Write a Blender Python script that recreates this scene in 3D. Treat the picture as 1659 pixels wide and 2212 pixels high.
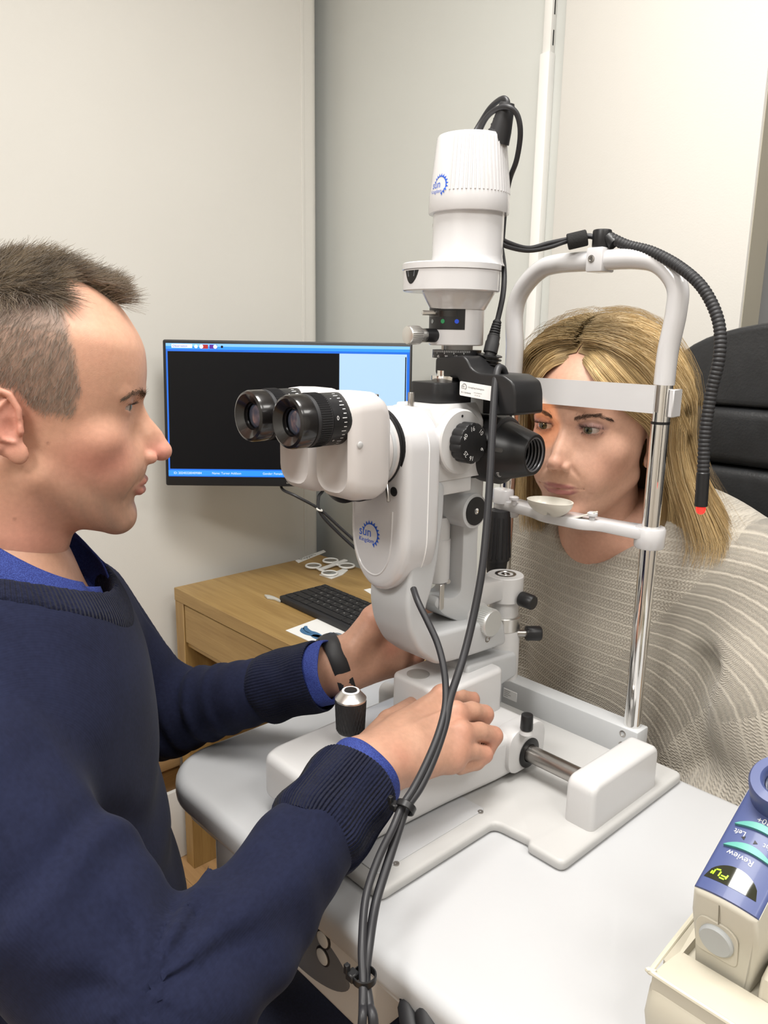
import bpy, bmesh, math, random
import numpy as np
from mathutils import Vector, Matrix

# ------------------------------------------------------------------ reset
for o in list(bpy.data.objects): bpy.data.objects.remove(o, do_unlink=True)
scene = bpy.context.scene
COL = scene.collection
random.seed(7); rng = np.random.default_rng(11)

# ------------------------------------------------------------------ camera (solved from the photograph's vanishing points)
FPX, PITCH, ROLL, YAW, CAM_H = 1700.0, 0.2249, -0.0157, 2.3886, 1.30
CX, CY = 829.5, 1106.0
def _axes():
    p, r, y = PITCH, ROLL, YAW
    fw = np.array([math.cos(y)*math.cos(p), math.sin(y)*math.cos(p), -math.sin(p)])
    rt = np.array([math.sin(y), -math.cos(y), 0.0]); dn = np.cross(fw, rt)
    c, s = math.cos(r), math.sin(r)
    return c*rt + s*dn, -s*rt + c*dn, fw
RT, DN, FW = _axes()
CAMP = np.array([0.0, 0.0, CAM_H])
cam_d = bpy.data.cameras.new('camera'); cam = bpy.data.objects.new('camera', cam_d); COL.objects.link(cam)
cam_d.sensor_fit = 'VERTICAL'; cam_d.sensor_height = 36.0; cam_d.lens = 36.0*FPX/2212.0
cam_d.clip_start = 0.02; cam_d.clip_end = 50
m = Matrix.Identity(4)
for i in range(3):
    m[i][0] = RT[i]; m[i][1] = -DN[i]; m[i][2] = -FW[i]; m[i][3] = CAMP[i]
cam.matrix_world = m
scene.camera = cam

# a pixel gives a direction; the distance comes from the plane it lies on
def ray(u, v): return RT*((u-CX)/FPX) + DN*((v-CY)/FPX) + FW
def OX(u, v, x): d = ray(u, v); return CAMP + d*((x-CAMP[0])/d[0])
def OY(u, v, y): d = ray(u, v); return CAMP + d*((y-CAMP[1])/d[1])
def OZ(u, v, z): d = ray(u, v); return CAMP + d*((z-CAMP[2])/d[2])
def OD(u, v, dep): return CAMP + ray(u, v)*dep

# ------------------------------------------------------------------ world, lights, exposure
w = bpy.data.worlds.new('world'); scene.world = w; w.use_nodes = True
w.node_tree.nodes['Background'].inputs[0].default_value = (0.9, 0.95, 1.0, 1)
w.node_tree.nodes['Background'].inputs[1].default_value = 0.12
vs = scene.view_settings
vs.view_transform = 'Standard'; vs.look = 'None'; vs.exposure = -0.48; vs.gamma = 1.0; vs.use_curve_mapping = False
# recessed ceiling panels of the consulting room: (x, y, size_x, size_y, watts)
PANELS = [(-0.42, 0.42, 0.60, 0.60, 36), (0.75, 0.25, 0.60, 0.60, 16), (-0.30, -0.95, 0.60, 0.60, 42), (0.75, 1.05, 0.5, 0.5, 12)]
CEIL = 2.45
for i, (x, y, sx, sy, p) in enumerate(PANELS):
    l = bpy.data.lights.new('ceiling_panel_light', 'AREA'); l.shape = 'RECTANGLE'; l.size = sx*0.94; l.size_y = sy*0.94
    l.energy = p; l.color = (1.0, 0.980, 0.945)
    o = bpy.data.objects.new('ceiling_panel_light', l); COL.objects.link(o); o.location = (x, y, CEIL-0.024)

# ------------------------------------------------------------------ materials
MATS = {}
def mat(name, col, rough=0.5, metal=0.0, coat=0.0, spec=0.5, noise=0.0, nscale=60, bump=0.0, bscale=300, emit=None, estr=0.0, trans=0.0, sss=0.0, aniso=0.0, attr=None, ior=1.45):
    if name in MATS: return MATS[name]
    M = bpy.data.materials.new(name); M.use_nodes = True; N = M.node_tree.nodes; L = M.node_tree.links
    b = N['Principled BSDF']
    b.inputs['Base Color'].default_value = (*col, 1); b.inputs['Roughness'].default_value = rough; b.inputs['Metallic'].default_value = metal
    b.inputs['Coat Weight'].default_value = coat; b.inputs['Coat Roughness'].default_value = 0.08; b.inputs['Specular IOR Level'].default_value = spec
    b.inputs['Transmission Weight'].default_value = trans; b.inputs['IOR'].default_value = ior
    if sss: b.inputs['Subsurface Weight'].default_value = sss; b.inputs['Subsurface Radius'].default_value = (0.008, 0.0035, 0.002); b.inputs['Subsurface Scale'].default_value = 1.0
    if aniso: b.inputs['Anisotropic'].default_value = aniso
    if emit: b.inputs['Emission Color'].default_value = (*emit, 1); b.inputs['Emission Strength'].default_value = estr
    tc = N.new('ShaderNodeTexCoord')
    src = None
    if attr:
        a = N.new('ShaderNodeAttribute'); a.attribute_name = attr; src = a.outputs['Color']
    if noise:
        n = N.new('ShaderNodeTexNoise'); n.inputs['Scale'].default_value = nscale; n.inputs['Detail'].default_value = 4
        L.new(tc.outputs['Object'], n.inputs['Vector'])
        mx = N.new('ShaderNodeMix'); mx.data_type = 'RGBA'; mx.blend_type = 'MULTIPLY'; mx.inputs[0].default_value = 1.0
        cr = N.new('ShaderNodeMapRange'); cr.inputs[1].default_value = 0.3; cr.inputs[2].default_value = 0.7; cr.inputs[3].default_value = 1-noise; cr.inputs[4].default_value = 1+noise*0.4
        L.new(n.outputs['Fac'], cr.inputs[0])
        if src: L.new(src, mx.inputs[6])
        else: mx.inputs[6].default_value = (*col, 1)
        L.new(cr.outputs[0], mx.inputs[7]); src = mx.outputs[2]
    if src: L.new(src, b.inputs['Base Color'])
    if bump:
        n2 = N.new('ShaderNodeTexNoise'); n2.inputs['Scale'].default_value = bscale; n2.inputs['Detail'].default_value = 3
        L.new(tc.outputs['Object'], n2.inputs['Vector'])
        bp = N.new('ShaderNodeBump'); bp.inputs['Strength'].default_value = bump; bp.inputs['Distance'].default_value = 0.001
        L.new(n2.outputs['Fac'], bp.inputs['Height']); L.new(bp.outputs[0], b.inputs['Normal'])
    MATS[name] = M; return M

def wood(name, c1, c2, axis='X', scale=1.0, rough=0.42):
    M = bpy.data.materials.new(name); M.use_nodes = True; N = M.node_tree.nodes; L = M.node_tree.links; b = N['Principled BSDF']
    tc = N.new('ShaderNodeTexCoord'); mp = N.new('ShaderNodeMapping'); s = [28*scale, 28*scale, 28*scale]; s['XYZ'.index(axis)] = 1.6*scale
    mp.inputs['Scale'].default_value = s; L.new(tc.outputs['Object'], mp.inputs[0])
    n = N.new('ShaderNodeTexNoise'); n.inputs['Scale'].default_value = 1.6; n.inputs['Detail'].default_value = 7; n.inputs['Roughness'].default_value = 0.62; n.inputs['Distortion'].default_value = 0.6
    L.new(mp.outputs[0], n.inputs['Vector'])
    n3 = N.new('ShaderNodeTexNoise'); n3.inputs['Scale'].default_value = 9; n3.inputs['Detail'].default_value = 3; L.new(mp.outputs[0], n3.inputs['Vector'])
    ad = N.new('ShaderNodeMath'); ad.operation = 'MULTIPLY_ADD'; ad.inputs[1].default_value = 0.35; L.new(n3.outputs['Fac'], ad.inputs[0]); L.new(n.outputs['Fac'], ad.inputs[2])
    cr = N.new('ShaderNodeValToRGB'); cr.color_ramp.elements[0].position = 0.42; cr.color_ramp.elements[1].position = 0.88
    cr.color_ramp.elements[0].color = (*c1, 1); cr.color_ramp.elements[1].color = (*c2, 1)
    L.new(ad.outputs[0], cr.inputs[0]); L.new(cr.outputs[0], b.inputs['Base Color']); b.inputs['Roughness'].default_value = rough
    bp = N.new('ShaderNodeBump'); bp.inputs['Strength'].default_value = 0.06; bp.inputs['Distance'].default_value = 0.001; L.new(n3.outputs['Fac'], bp.inputs['Height']); L.new(bp.outputs[0], b.inputs['Normal'])
    return M

WHITE = mat('white_enamel', (0.565, 0.56, 0.56), 0.34, coat=0.25, bump=0.05, bscale=900)
WHITE_GLOSS = mat('white_gloss_plastic', (0.575, 0.57, 0.58), 0.18, coat=0.5, bump=0.03, bscale=700)
BINO = mat('binocular_plastic', (0.575, 0.545, 0.535), 0.38, coat=0.1)
GREYWHITE = mat('grey_white_cast', (0.47, 0.48, 0.49), 0.42, bump=0.05, bscale=900)
PLATEW = mat('plate_plastic', (0.46, 0.455, 0.445), 0.45)
BLACK = mat('black_anodised', (0.012, 0.012, 0.013), 0.38, spec=0.45)
BLACKGLOSS = mat('black_gloss', (0.008, 0.007, 0.007), 0.24, coat=0.35)
RUBBER = mat('black_rubber', (0.018, 0.018, 0.02), 0.55)
CABLE = mat('cable_sheath', (0.022, 0.022, 0.025), 0.45)
CHROME = mat('chrome', (0.80, 0.79, 0.77), 0.08, metal=1.0)
STEEL = mat('brushed_steel', (0.42, 0.40, 0.38), 0.28, metal=1.0)
ALU = mat('satin_aluminium', (0.70, 0.69, 0.67), 0.33, metal=1.0)
DARKHOLE = mat('hole_shade', (0.006, 0.006, 0.006), 0.7)  # near-black colour standing in for the shade inside slots and openings
BLUEINK = mat('blue_ink', (0.02, 0.10, 0.55), 0.4)
BLACKINK = mat('black_ink', (0.015, 0.015, 0.018), 0.5)
WHITEINK = mat('white_ink', (0.75, 0.75, 0.75), 0.5)
GREYINK = mat('grey_ink', (0.25, 0.25, 0.25), 0.5)
GLASS = mat('lens_glass', (0.05, 0.06, 0.09), 0.03, coat=1.0, spec=0.8)
OAK = wood('oak_veneer', (0.255, 0.150, 0.048), (0.40, 0.262, 0.098), 'X')
OAKV = wood('oak_veneer_upright', (0.235, 0.135, 0.042), (0.37, 0.235, 0.085), 'Z')
FLOORW = wood('laminate_floor', (0.30, 0.165, 0.07), (0.44, 0.27, 0.125), 'X', 0.8, 0.35)
TABLEW = mat('table_laminate', (0.475, 0.48, 0.49), 0.36, coat=0.1, bump=0.03, bscale=1200)
WALLP = mat('wall_paint', (0.655, 0.64, 0.60), 0.75, bump=0.12, bscale=420, noise=0.015, nscale=5)
WALLG = mat('wall_paint_grey', (0.60, 0.61, 0.58), 0.7, bump=0.10, bscale=420, noise=0.02, nscale=4)
WALLC = mat('wall_paint_cream', (0.61, 0.592, 0.555), 0.75, bump=0.14, bscale=380)
CEILP = mat('ceiling_paint', (0.80, 0.80, 0.78), 0.8)
DARKWALL = mat('dark_grey_board', (0.13, 0.13, 0.13), 0.7)
BEIGE = mat('beige_shade', (0.40, 0.37, 0.30), 0.7)
TRIMW = mat('trim_white', (0.78, 0.77, 0.74), 0.45)

# ------------------------------------------------------------------ geometry helpers
def V(*a): return np.array(a, float)
def norm(a): a = np.asarray(a, float); return a/np.linalg.norm(a)
def frame(axis, hint=None):
    z = norm(axis); h = np.array(hint if hint is not None else ((0, 0, 1) if abs(z[2]) < 0.9 else (1, 0, 0)), float)
    x = norm(np.cross(h, z)); return x, np.cross(z, x), z
def smooth_path(pts, n=8):
    P = [np.asarray(p, float) for p in pts]
    if len(P) < 3: return P
    Q = [2*P[0]-P[1]] + P + [2*P[-1]-P[-2]]; out = []
    for i in range(1, len(Q)-2):
        for k in range(n):
            t = k/n; a, b, c, d = Q[i-1:i+3]
            out.append(0.5*((2*b) + (-a+c)*t + (2*a-5*b+4*c-d)*t*t + (-a+3*b-3*c+d)*t**3))
    out.append(P[-1]); return out
def arc2(cx, cy, r, a0, a1, n): return [(cx+r*math.cos(math.radians(a0+(a1-a0)*i/n)), cy+r*math.sin(math.radians(a0+(a1-a0)*i/n))) for i in range(n+1)]
def rrect(x0, y0, x1, y1, r, n=6):
    return arc2(x1-r, y1-r, r, 0, 90, n)+arc2(x0+r, y1-r, r, 90, 180, n)+arc2(x0+r, y0+r, r, 180, 270, n)+arc2(x1-r, y0+r, r, 270, 360, n)

class G:
    def __init__(s): s.v = []; s.f = []; s.mi = []
    def add(s, vs_, fs, k=0):
        b = len(s.v); s.v += [tuple(map(float, p)) for p in vs_]; s.f += [tuple(i+b for i in f) for f in fs]; s.mi += [k]*len(fs); return s
    def box(s, lo, hi, bev=0.0, seg=2, k=0, R=None, c=None):
        bm = bmesh.new(); bmesh.ops.create_cube(bm, size=1.0)
        lo = np.asarray(lo, float); hi = np.asarray(hi, float)
        for q in bm.verts: q.co = Vector((lo+hi)/2 + np.array(q.co)*(hi-lo))
        if bev > 0: bmesh.ops.bevel(bm, geom=bm.edges[:], offset=bev, segments=seg, profile=0.5, affect='EDGES')
        s._bm(bm, k, R, c); return s
    def _bm(s, bm, k=0, R=None, c=None):
        bm.verts.index_update(); vv = [np.array(q.co) for q in bm.verts]
        if R is not None: c = np.zeros(3) if c is None else np.asarray(c, float); vv = [c + R @ (p-c) for p in vv]
        s.add(vv, [[q.index for q in f.verts] for f in bm.faces], k); bm.free()
    def lathe(s, o, axis, prof, n=40, k=0, hint=None, caps=True, a0=0, a1=360):
        x, y, z = frame(axis, hint); o = np.asarray(o, float); full = abs(a1-a0-360) < 1e-6; m_ = n if full else n+1
        vv = []
        for (r, h) in prof:
            for i in range(m_):
                a = math.radians(a0+(a1-a0)*i/n); vv.append(o + z*h + (x*math.cos(a)+y*math.sin(a))*r)
        ff = []
        for j in range(len(prof)-1):
            for i in range(n):
                i2 = (i+1) % m_; ff.append((j*m_+i, j*m_+i2, (j+1)*m_+i2, (j+1)*m_+i))
        if caps and full:
            ff.append(tuple(reversed(range(m_)))); ff.append(tuple((len(prof)-1)*m_+i for i in range(m_)))
        s.add(vv, ff, k); return s
    def cyl(s, p0, p1, r, r1=None, n=32, bev=0.0, k=0):
        p0 = np.asarray(p0, float); p1 = np.asarray(p1, float); h = np.linalg.norm(p1-p0); r1 = r if r1 is None else r1
        pr = [(r, 0), (r1, h)] if bev <= 0 else [(r-bev, 0), (r-bev*0.3, bev*0.3), (r, bev), (r1, h-bev), (r1-bev*0.3, h-bev*0.3), (r1-bev, h)]
        return s.lathe(p0, p1-p0, pr, n, k)
    def tube(s, pts, r, n=10, k=0, smooth=8, rs=None):
        P = smooth_path(pts, smooth) if smooth else [np.asarray(p, float) for p in pts]
        R_ = np.full(len(P), r) if rs is None else np.interp(np.linspace(0, 1, len(P)), np.linspace(0, 1, len(rs)), rs)
        T = [norm(P[min(i+1, len(P)-1)]-P[max(i-1, 0)]) for i in range(len(P))]
        x, y, _ = frame(T[0]); vv = []
        for i, p in enumerate(P):
            x = norm(x - T[i]*np.dot(x, T[i])); y = np.cross(T[i], x)
            for q in range(n): a = 2*math.pi*q/n; vv.append(p+(x*math.cos(a)+y*math.sin(a))*R_[i])
        ff = [(i*n+q, i*n+(q+1) % n, (i+1)*n+(q+1) % n, (i+1)*n+q) for i in range(len(P)-1) for q in range(n)]
        ff += [tuple(reversed(range(n))), tuple((len(P)-1)*n+q for q in range(n))]
        s.add(vv, ff, k); return s
    def prism(s, poly, o, U, W_, D, depth, bev=0.0, seg=3, k=0, both=True):
        # polygon (u,v) in plane o + u*U + v*W_, extruded by depth along D
        bm = bmesh.new(); o, U, W_, D = [np.asarray(a, float) for a in (o, U, W_, D)]
        base = [bm.verts.new(Vector(o+U*a+W_*b)) for a, b in poly]; top = [bm.verts.new(Vector(o+U*a+W_*b+D*depth)) for a, b in poly]
        n = len(poly); fb = bm.faces.new(base[::-1]); ft = bm.faces.new(top)
        for i in range(n): bm.faces.new((base[i], base[(i+1) % n], top[(i+1) % n], top[i]))
        bmesh.ops.recalc_face_normals(bm, faces=bm.faces[:])
        if bev > 0:
            ed = [e for e in bm.edges if (ft in e.link_faces) or (both and fb in e.link_faces)]
            bmesh.ops.bevel(bm, geom=ed, offset=bev, segments=seg, profile=0.5, affect='EDGES', clamp_overlap=True)
        s._bm(bm, k); return s
    def sphere(s, c, r, n=20, m_=12, k=0, sc=(1, 1, 1), R=None):
        c = np.asarray(c, float); vv = []
        for j in range(m_+1):
            t = math.pi*j/m_
            for i in range(n):
                a = 2*math.pi*i/n; p = np.array([math.sin(t)*math.cos(a)*sc[0], math.sin(t)*math.sin(a)*sc[1], math.cos(t)*sc[2]])*r
                vv.append(c+(R@p if R is not None else p))
        s.add(vv, [(j*n+i, (j+1)*n+i, (j+1)*n+(i+1) % n, j*n+(i+1) % n) for j in range(m_) for i in range(n)], k); return s
    def torus(s, c, axis, R_, r, n=40, m_=10, k=0):
        x, y, z = frame(axis); c = np.asarray(c, float); vv = []
        for i in range(n):
            a = 2*math.pi*i/n; d = x*math.cos(a)+y*math.sin(a)
            for j in range(m_): b = 2*math.pi*j/m_; vv.append(c+d*(R_+r*math.cos(b))+z*r*math.sin(b))
        s.add(vv, [(i*m_+j, ((i+1) % n)*m_+j, ((i+1) % n)*m_+(j+1) % m_, i*m_+(j+1) % m_) for i in range(n) for j in range(m_)], k); return s
    def build(s, name, mats, parent=None, sharp=38, label=None):
        me = bpy.data.meshes.new(name); me.from_pydata(s.v, [], s.f)
        if not isinstance(mats, (list, tuple)): mats = [mats]
        for q in mats: me.materials.append(q)
        me.polygons.foreach_set('material_index', s.mi)
        bm = bmesh.new(); bm.from_mesh(me); bmesh.ops.recalc_face_normals(bm, faces=bm.faces[:]); bm.to_mesh(me); bm.free()
        me.polygons.foreach_set('use_smooth', [True]*len(me.polygons)); me.set_sharp_from_angle(angle=math.radians(sharp)); me.update()
        return link(name, me, parent, label)
def link(name, me, parent=None, label=None):
    o = bpy.data.objects.new(name, me); COL.objects.link(o)
    co = np.empty(len(me.vertices)*3); me.vertices.foreach_get('co', co); co = co.reshape(-1, 3)
    c = (co.max(0)+co.min(0))/2 if len(co) else np.zeros(3)
    me.vertices.foreach_set('co', (co-c).ravel()); me.update()
    if parent is not None:
        o.parent = parent; pw = WORLD[parent.name]; o.location = Vector(c - pw)
    else: o.location = Vector(c)
    WORLD[o.name] = c
    if label: o['label'] = label
    return o
WORLD = {}
def thing(name, label, cat, loc=(0, 0, 0), group=None):
    o = bpy.data.objects.new(name, None); COL.objects.link(o); o.location = loc; o.empty_display_size = 0.05
    o['label'] = label; o['category'] = cat
    if group: o['group'] = group
    WORLD[o.name] = np.asarray(loc, float); return o
def tag(o, label, cat, group=None):
    o['label'] = label; o['category'] = cat
    if group: o['group'] = group
    return o
def struct(o): o['kind'] = 'structure'; return o

def text2d(s, size=1.0, extr=0.0, space=1.0, align='LEFT'):
    cu = bpy.data.curves.new('lettering', 'FONT'); cu.body = s; cu.size = size; cu.space_character = space; cu.align_x = align; cu.resolution_u = 3
    ob = bpy.data.objects.new('lettering_tmp', cu); COL.objects.link(ob)
    dg = bpy.context.evaluated_depsgraph_get(); dg.update(); me = ob.evaluated_get(dg).to_mesh()
    vv = [np.array(q.co) for q in me.vertices]; ff = [tuple(p.vertices) for p in me.polygons]
    ob.evaluated_get(dg).to_mesh_clear(); bpy.data.objects.remove(ob, do_unlink=True); bpy.data.curves.remove(cu)
    return vv, ff
def lettering(g, s, fn, size, k=0, off=(0, 0), rot=0.0, align='LEFT', space=1.0):
    vv, ff = text2d(s, size, space=space, align=align); c, sn = math.cos(rot), math.sin(rot)
    g.add([fn(off[0]+c*p[0]-sn*p[1], off[1]+sn*p[0]+c*p[1]) for p in vv], ff, k)
def planar(o, U, W_): o, U, W_ = np.asarray(o, float), norm(U), norm(W_); return lambda a, b: o+U*a+W_*b
def sun_logo(g, fn, S, k=0, word2='Kingdom'):
    # open ring of triangular rays over two words; S = overall width
    cx, cy, r = 0.60*S, 0.50*S, 0.36*S
    a0, a1, n = 168, -75, 48; inn, out = [], []
    for i in range(n+1):
        t = i/n; a = math.radians(a0+(a1-a0)*t); th = 0.018*S+0.055*S*math.sin(math.pi*min(1, max(0, t*1.15-0.1)))
        inn.append((cx+(r-th*0.4)*math.cos(a), cy+(r-th*0.4)*math.sin(a))); out.append((cx+(r+th*0.35)*math.cos(a), cy+(r+th*0.35)*math.sin(a)))
    vv = [fn(*p) for p in inn+out]; g.add(vv, [(i, i+1, n+2+i, n+1+i) for i in range(n)], k)
    for i in range(13):
        t = (i+0.5)/13; a = math.radians(a0+(a1-a0)*t); d = math.radians(8.2)
        q = [(cx+(r+0.01*S)*math.cos(a+d), cy+(r+0.01*S)*math.sin(a+d)), (cx+(r+0.13*S)*math.cos(a-0.03), cy+(r+0.13*S)*math.sin(a-0.03)), (cx+(r+0.01*S)*math.cos(a-d), cy+(r+0.01*S)*math.sin(a-d))]
        g.add([fn(*p) for p in q], [(0, 1, 2)], k)
    lettering(g, 'sun', fn, 0.46*S, k, (0.0, 0.40*S))
    lettering(g, word2, fn, 0.215*S, k, (0.0, 0.185*S))

# ================================================================== THE ROOM
XL, YB, XR, YF = -1.63, 1.345, 1.7, -1.7
YP = 1.315
px0, px1 = OY(1217, 100, YP)[0], OY(1625, 450, YP)[0]
fl = struct(G().box((-2.0, YF-0.1, -0.05), (XR+0.1, YB+0.6, -0.004)).build('floor', mat('floor_screed', (0.10, 0.07, 0.05), 0.9)))
PW = 0.192; yy = YF
row = 0
while yy < YB+0.45:
    x = -2.0 - (row % 3)*0.42
    while x < XR:
        x0, x1 = max(x, -2.0), min(x+1.28, XR)
        if x1-x0 > 0.03: G().box((x0+0.0004, yy+0.0004, -0.006), (x1-0.0004, yy+PW-0.0004, 0.0), 0.0006, 1).build('floor_plank', FLOORW, fl)
        x += 1.28
    yy += PW; row += 1
struct(G().box((-2.0, YF-0.1, CEIL), (XR+0.1, YB+0.6, CEIL+0.05)).build('ceiling', CEILP))
# left wall: a partition ending in a rounded free edge
poly = [(XL-0.1, YF), (XL, YF)] + [(XL, 1.258)] + arc2(XL-0.022, 1.268, 0.022, 0, 90, 8) + [(XL-0.1, 1.29)]
struct(G().prism(poly, (0, 0, 0), (1, 0, 0), (0, 1, 0), (0, 0, 1), CEIL).build('wall_left', WALLP))
struct(G().box((XL-0.001, 1.236, 0.0), (XL+0.0022, 1.2445, CEIL), 0.0008, 1).build('trim_1', WALLP))
struct(G().box((-2.1, YB, 0), (px0+0.05, YB+0.1, CEIL)).build('wall_back', WALLG))
struct(G().box((-2.1, 1.29, 0), (-1.95, YB, CEIL)).build('wall_alcove', WALLG))
# proud cream panel at the right and the dark board beyond it
struct(G().box((px0, YP, 0), (px1, YP+0.07, CEIL), 0.003, 2).build('wall_panel', WALLC))
struct(G().box((px1-0.004, YP+0.006, 0), (px1+0.0012, YP+0.07, CEIL)).build('panel_side_shade', BEIGE))  # skin on the panel's side face, its shade put into a darker beige
struct(G().box((px1-0.3, YP+0.07, 0), (XR+0.1, YP+0.17, CEIL)).build('wall_right', DARKWALL))
struct(G().box((XR, YF, 0), (XR+0.1, YP+0.07, CEIL)).build('wall_side', WALLP))
struct(G().box((-2.0, YF-0.1, 0), (XR+0.1, YF, CEIL)).build('wall_front', WALLP))
# surface conduit with a telescoping upper length
cxm = OY(1178, 330, YB)[0]
g = G(); zc = OY(1190, 118, YB)[2]
cw = 0.0115
struct(G().box((cxm-cw, YB-0.020, 0.0), (cxm+cw, YB, zc), 0.003, 2).build('trim_3', TRIMW))
g = G().box((cxm-cw*0.8, YB-0.016, zc-0.001), (cxm+cw*0.8, YB, CEIL), 0.002, 2, 0)
for k in range(7): z = zc+0.012+k*0.052; g.box((cxm+cw*0.8-0.0006, YB-0.0095, z), (cxm+cw*0.8+0.0004, YB-0.0065, z+0.026), 0, 1, 1)
struct(g.build('trim_4', [TRIMW, DARKHOLE]))
struct(G().box((px0-0.0045, YB-0.02, OY(1210, 210, YB)[2]), (px0-0.0005, YB+0.001, CEIL)).build('slit_shade', DARKHOLE))  # dark strip painted in for the shaded slit beside the panel
# skirting, and the timber rail over it left of the desk
struct(G().box((XL, YF, 0), (XL+0.022, 1.25, 0.19), 0.003, 2).build('baseboard_left', TRIMW))
struct(G().box((XL, YF, 0.19), (XL+0.012, 0.838, 0.252)).build('trim_6', wood('dark_timber', (0.10, 0.05, 0.015), (0.17, 0.09, 0.03), 'Y')))
struct(G().box((XL, YF, 0.252), (XL+0.018, 0.838, 0.283), 0.002, 2).build('trim_7', wood('light_timber', (0.30, 0.18, 0.08), (0.44, 0.29, 0.14), 'Y')))
DIFF = mat('panel_diffuser', (0.9, 0.9, 0.88), 0.5, emit=(1.0, 0.955, 0.885), estr=2.6)
LPOS = ['straight above the slit lamp', 'behind the camera, nearest the patient side', 'at the entrance end of the room', 'over the right hand corner']
for i, (x, y, sx, sy, p) in enumerate(PANELS):
    t = thing('ceiling_light', 'square recessed ceiling light panel '+LPOS[i], 'ceiling light', (x, y, CEIL), 'ceiling light panels')
    g = G()
    for a, b in ((-1, 0), (1, 0), (0, -1), (0, 1)):
        c = (x+a*sx/2, y+b*sy/2); hx, hy = (0.012, sy/2+0.012) if a else (sx/2-0.012, 0.012)
        g.box((c[0]-hx, c[1]-hy, CEIL-0.014), (c[0]+hx, c[1]+hy, CEIL), 0.002, 1)
    g.build('panel_frame', TRIMW, t)
    G().box((x-sx/2+0.012, y-sy/2+0.012, CEIL-0.007), (x+sx/2-0.012, y+sy/2-0.012, CEIL-0.001)).build('diffuser', DIFF, t)

# ================================================================== INSTRUMENT TABLE
TZ = 0.80
tb = thing('instrument_table', 'white laminate instrument table with rounded corners and a grey push button panel', 'table', (-0.28, 0.6, 0))
TX0, TX1, TY0, TY1 = -0.795, 0.22, 0.378, 0.822
G().prism(rrect(TX0, TY0, TX1, TY1, 0.07, 10), (0, 0, TZ-0.036), (1, 0, 0), (0, 1, 0), (0, 0, 1), 0.036, 0.0125, 5).build('table_top', TABLEW, tb)
g = G().box((-0.748, 0.394, 0.742), (0.14, 0.79, TZ-0.036), 0.008, 2)
g.box((-0.672, 0.446, 0.69), (0.06, 0.77, 0.745), 0.008, 2)
g.build('under_frame', GREYWHITE, tb)
# control panel box hanging under the front edge
pan = G().prism(rrect(-0.680, 0.686, -0.4205, 0.7615, 0.010, 4), (0, 0.389, 0), (1, 0, 0), (0, 0, 1), (0, 1, 0), 0.055, 0.005, 3).build('control_panel', WHITE, tb)
GREYP = mat('panel_grey', (0.115, 0.125, 0.145), 0.45)
ov = [( -0.532+0.082*math.cos(a), 0.7265+0.0320*math.copysign(abs(math.sin(a))**1.15, math.sin(a))) for a in [2*math.pi*i/48 for i in range(48)]]
G().prism(ov, (0, 0.3885, 0), (1, 0, 0), (0, 0, 1), (0, 1, 0), 0.004, 0.0006, 2).build('button_field', GREYP, pan)
for (u, v) in ((698, 2029), (697, 2066)):
    c = OY(u, v, 0.388)
    G().lathe(c+V(0, 0.001, 0), (0, -1, 0), [(0.0098, 0), (0.0098, 0.0012), (0.0082, 0.0016), (0.0082, 0.0004)], 28).build('button_ring', BLACK, pan)
    G().lathe(c+V(0, 0.001, 0), (0, -1, 0), [(0.008, 0), (0.008, 0.002), (0.006, 0.0028), (0.0005, 0.003)], 28).build('push_button', mat('button_clear', (0.55, 0.57, 0.58), 0.2, coat=0.4), pan)
# lifting column and foot
G().box((-0.30, 0.50, 0.05), (-0.12, 0.62, 0.70), 0.02, 3).build('lifting_column', WHITE, tb)
G().box((-0.55, 0.36, 0.0), (-0.05, 0.80, 0.05), 0.018, 3).build('foot', GREYWHITE, tb)

# plug and lead hanging under the near edge
t = thing('power_lead', 'black power lead with plug dangling under the white table edge', 'power lead', tuple(OD(885, 2180, 0.63)))
g = G().tube([OD(862, 2085, 0.70), OD(868, 2110, 0.66), OD(875, 2150, 0.64), OD(882, 2185, 0.635)], 0.0052, 10); g.build('lead', CABLE, t)
g = G(); a, b = OD(878, 2160, 0.637), OD(893, 2235, 0.62); d = norm(b-a)
g.lathe(a, d, [(0.006, 0), (0.0085, 0.004), (0.0095, 0.02), (0.0115, 0.03), (0.0115, 0.05), (0.010, 0.054)], 12)
g.lathe(a+V(0.018, 0.004, 0.006), d, [(0.006, 0), (0.0105, 0.004), (0.0115, 0.03), (0.0085, 0.036)], 10); g.build('plug', RUBBER, t)

# ================================================================== HEAD REST WITH BASE PLATE (bolted together; the lamp slides on its rail)
HX = -0.5245                       # symmetry plane
hr = thing('head_rest', 'white and chrome patient head rest standing on a pale base plate', 'head rest', (HX, 0.70, TZ))
def mir(x): return 2*HX-x
xa, xb = -0.357, -0.443
poly = [(xb, 0.418), (xb, 0.578), (-0.402, 0.582), (-0.398, 0.574), (xa, 0.574), (xa, 0.812), (mir(xa), 0.812), (mir(xa), 0.574), (mir(-0.398), 0.574), (mir(-0.402), 0.582), (mir(xb), 0.578), (mir(xb), 0.418)]
def rounded(poly, r, n=4):
    out = []; N_ = len(poly)
    for i in range(N_):
        p, a, b = np.array(poly[i]), np.array(poly[i-1]), np.array(poly[(i+1) % N_]); da, db = a-p, b-p; la, lb = np.linalg.norm(da), np.linalg.norm(db)
        rr = min(r, la*0.45, lb*0.45); p0, p2 = p+da/la*rr, p+db/lb*rr
        for k in range(n+1): t = k/n; out.append(tuple((1-t)**2*p0+2*t*(1-t)*p+t*t*p2))
    return out
bp_ = G().prism(rounded(poly, 0.009), (0, 0, TZ), (1, 0, 0), (0, 1, 0), (0, 0, 1), 0.012, 0.004, 3).build('base_plate', PLATEW, hr)
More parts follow.
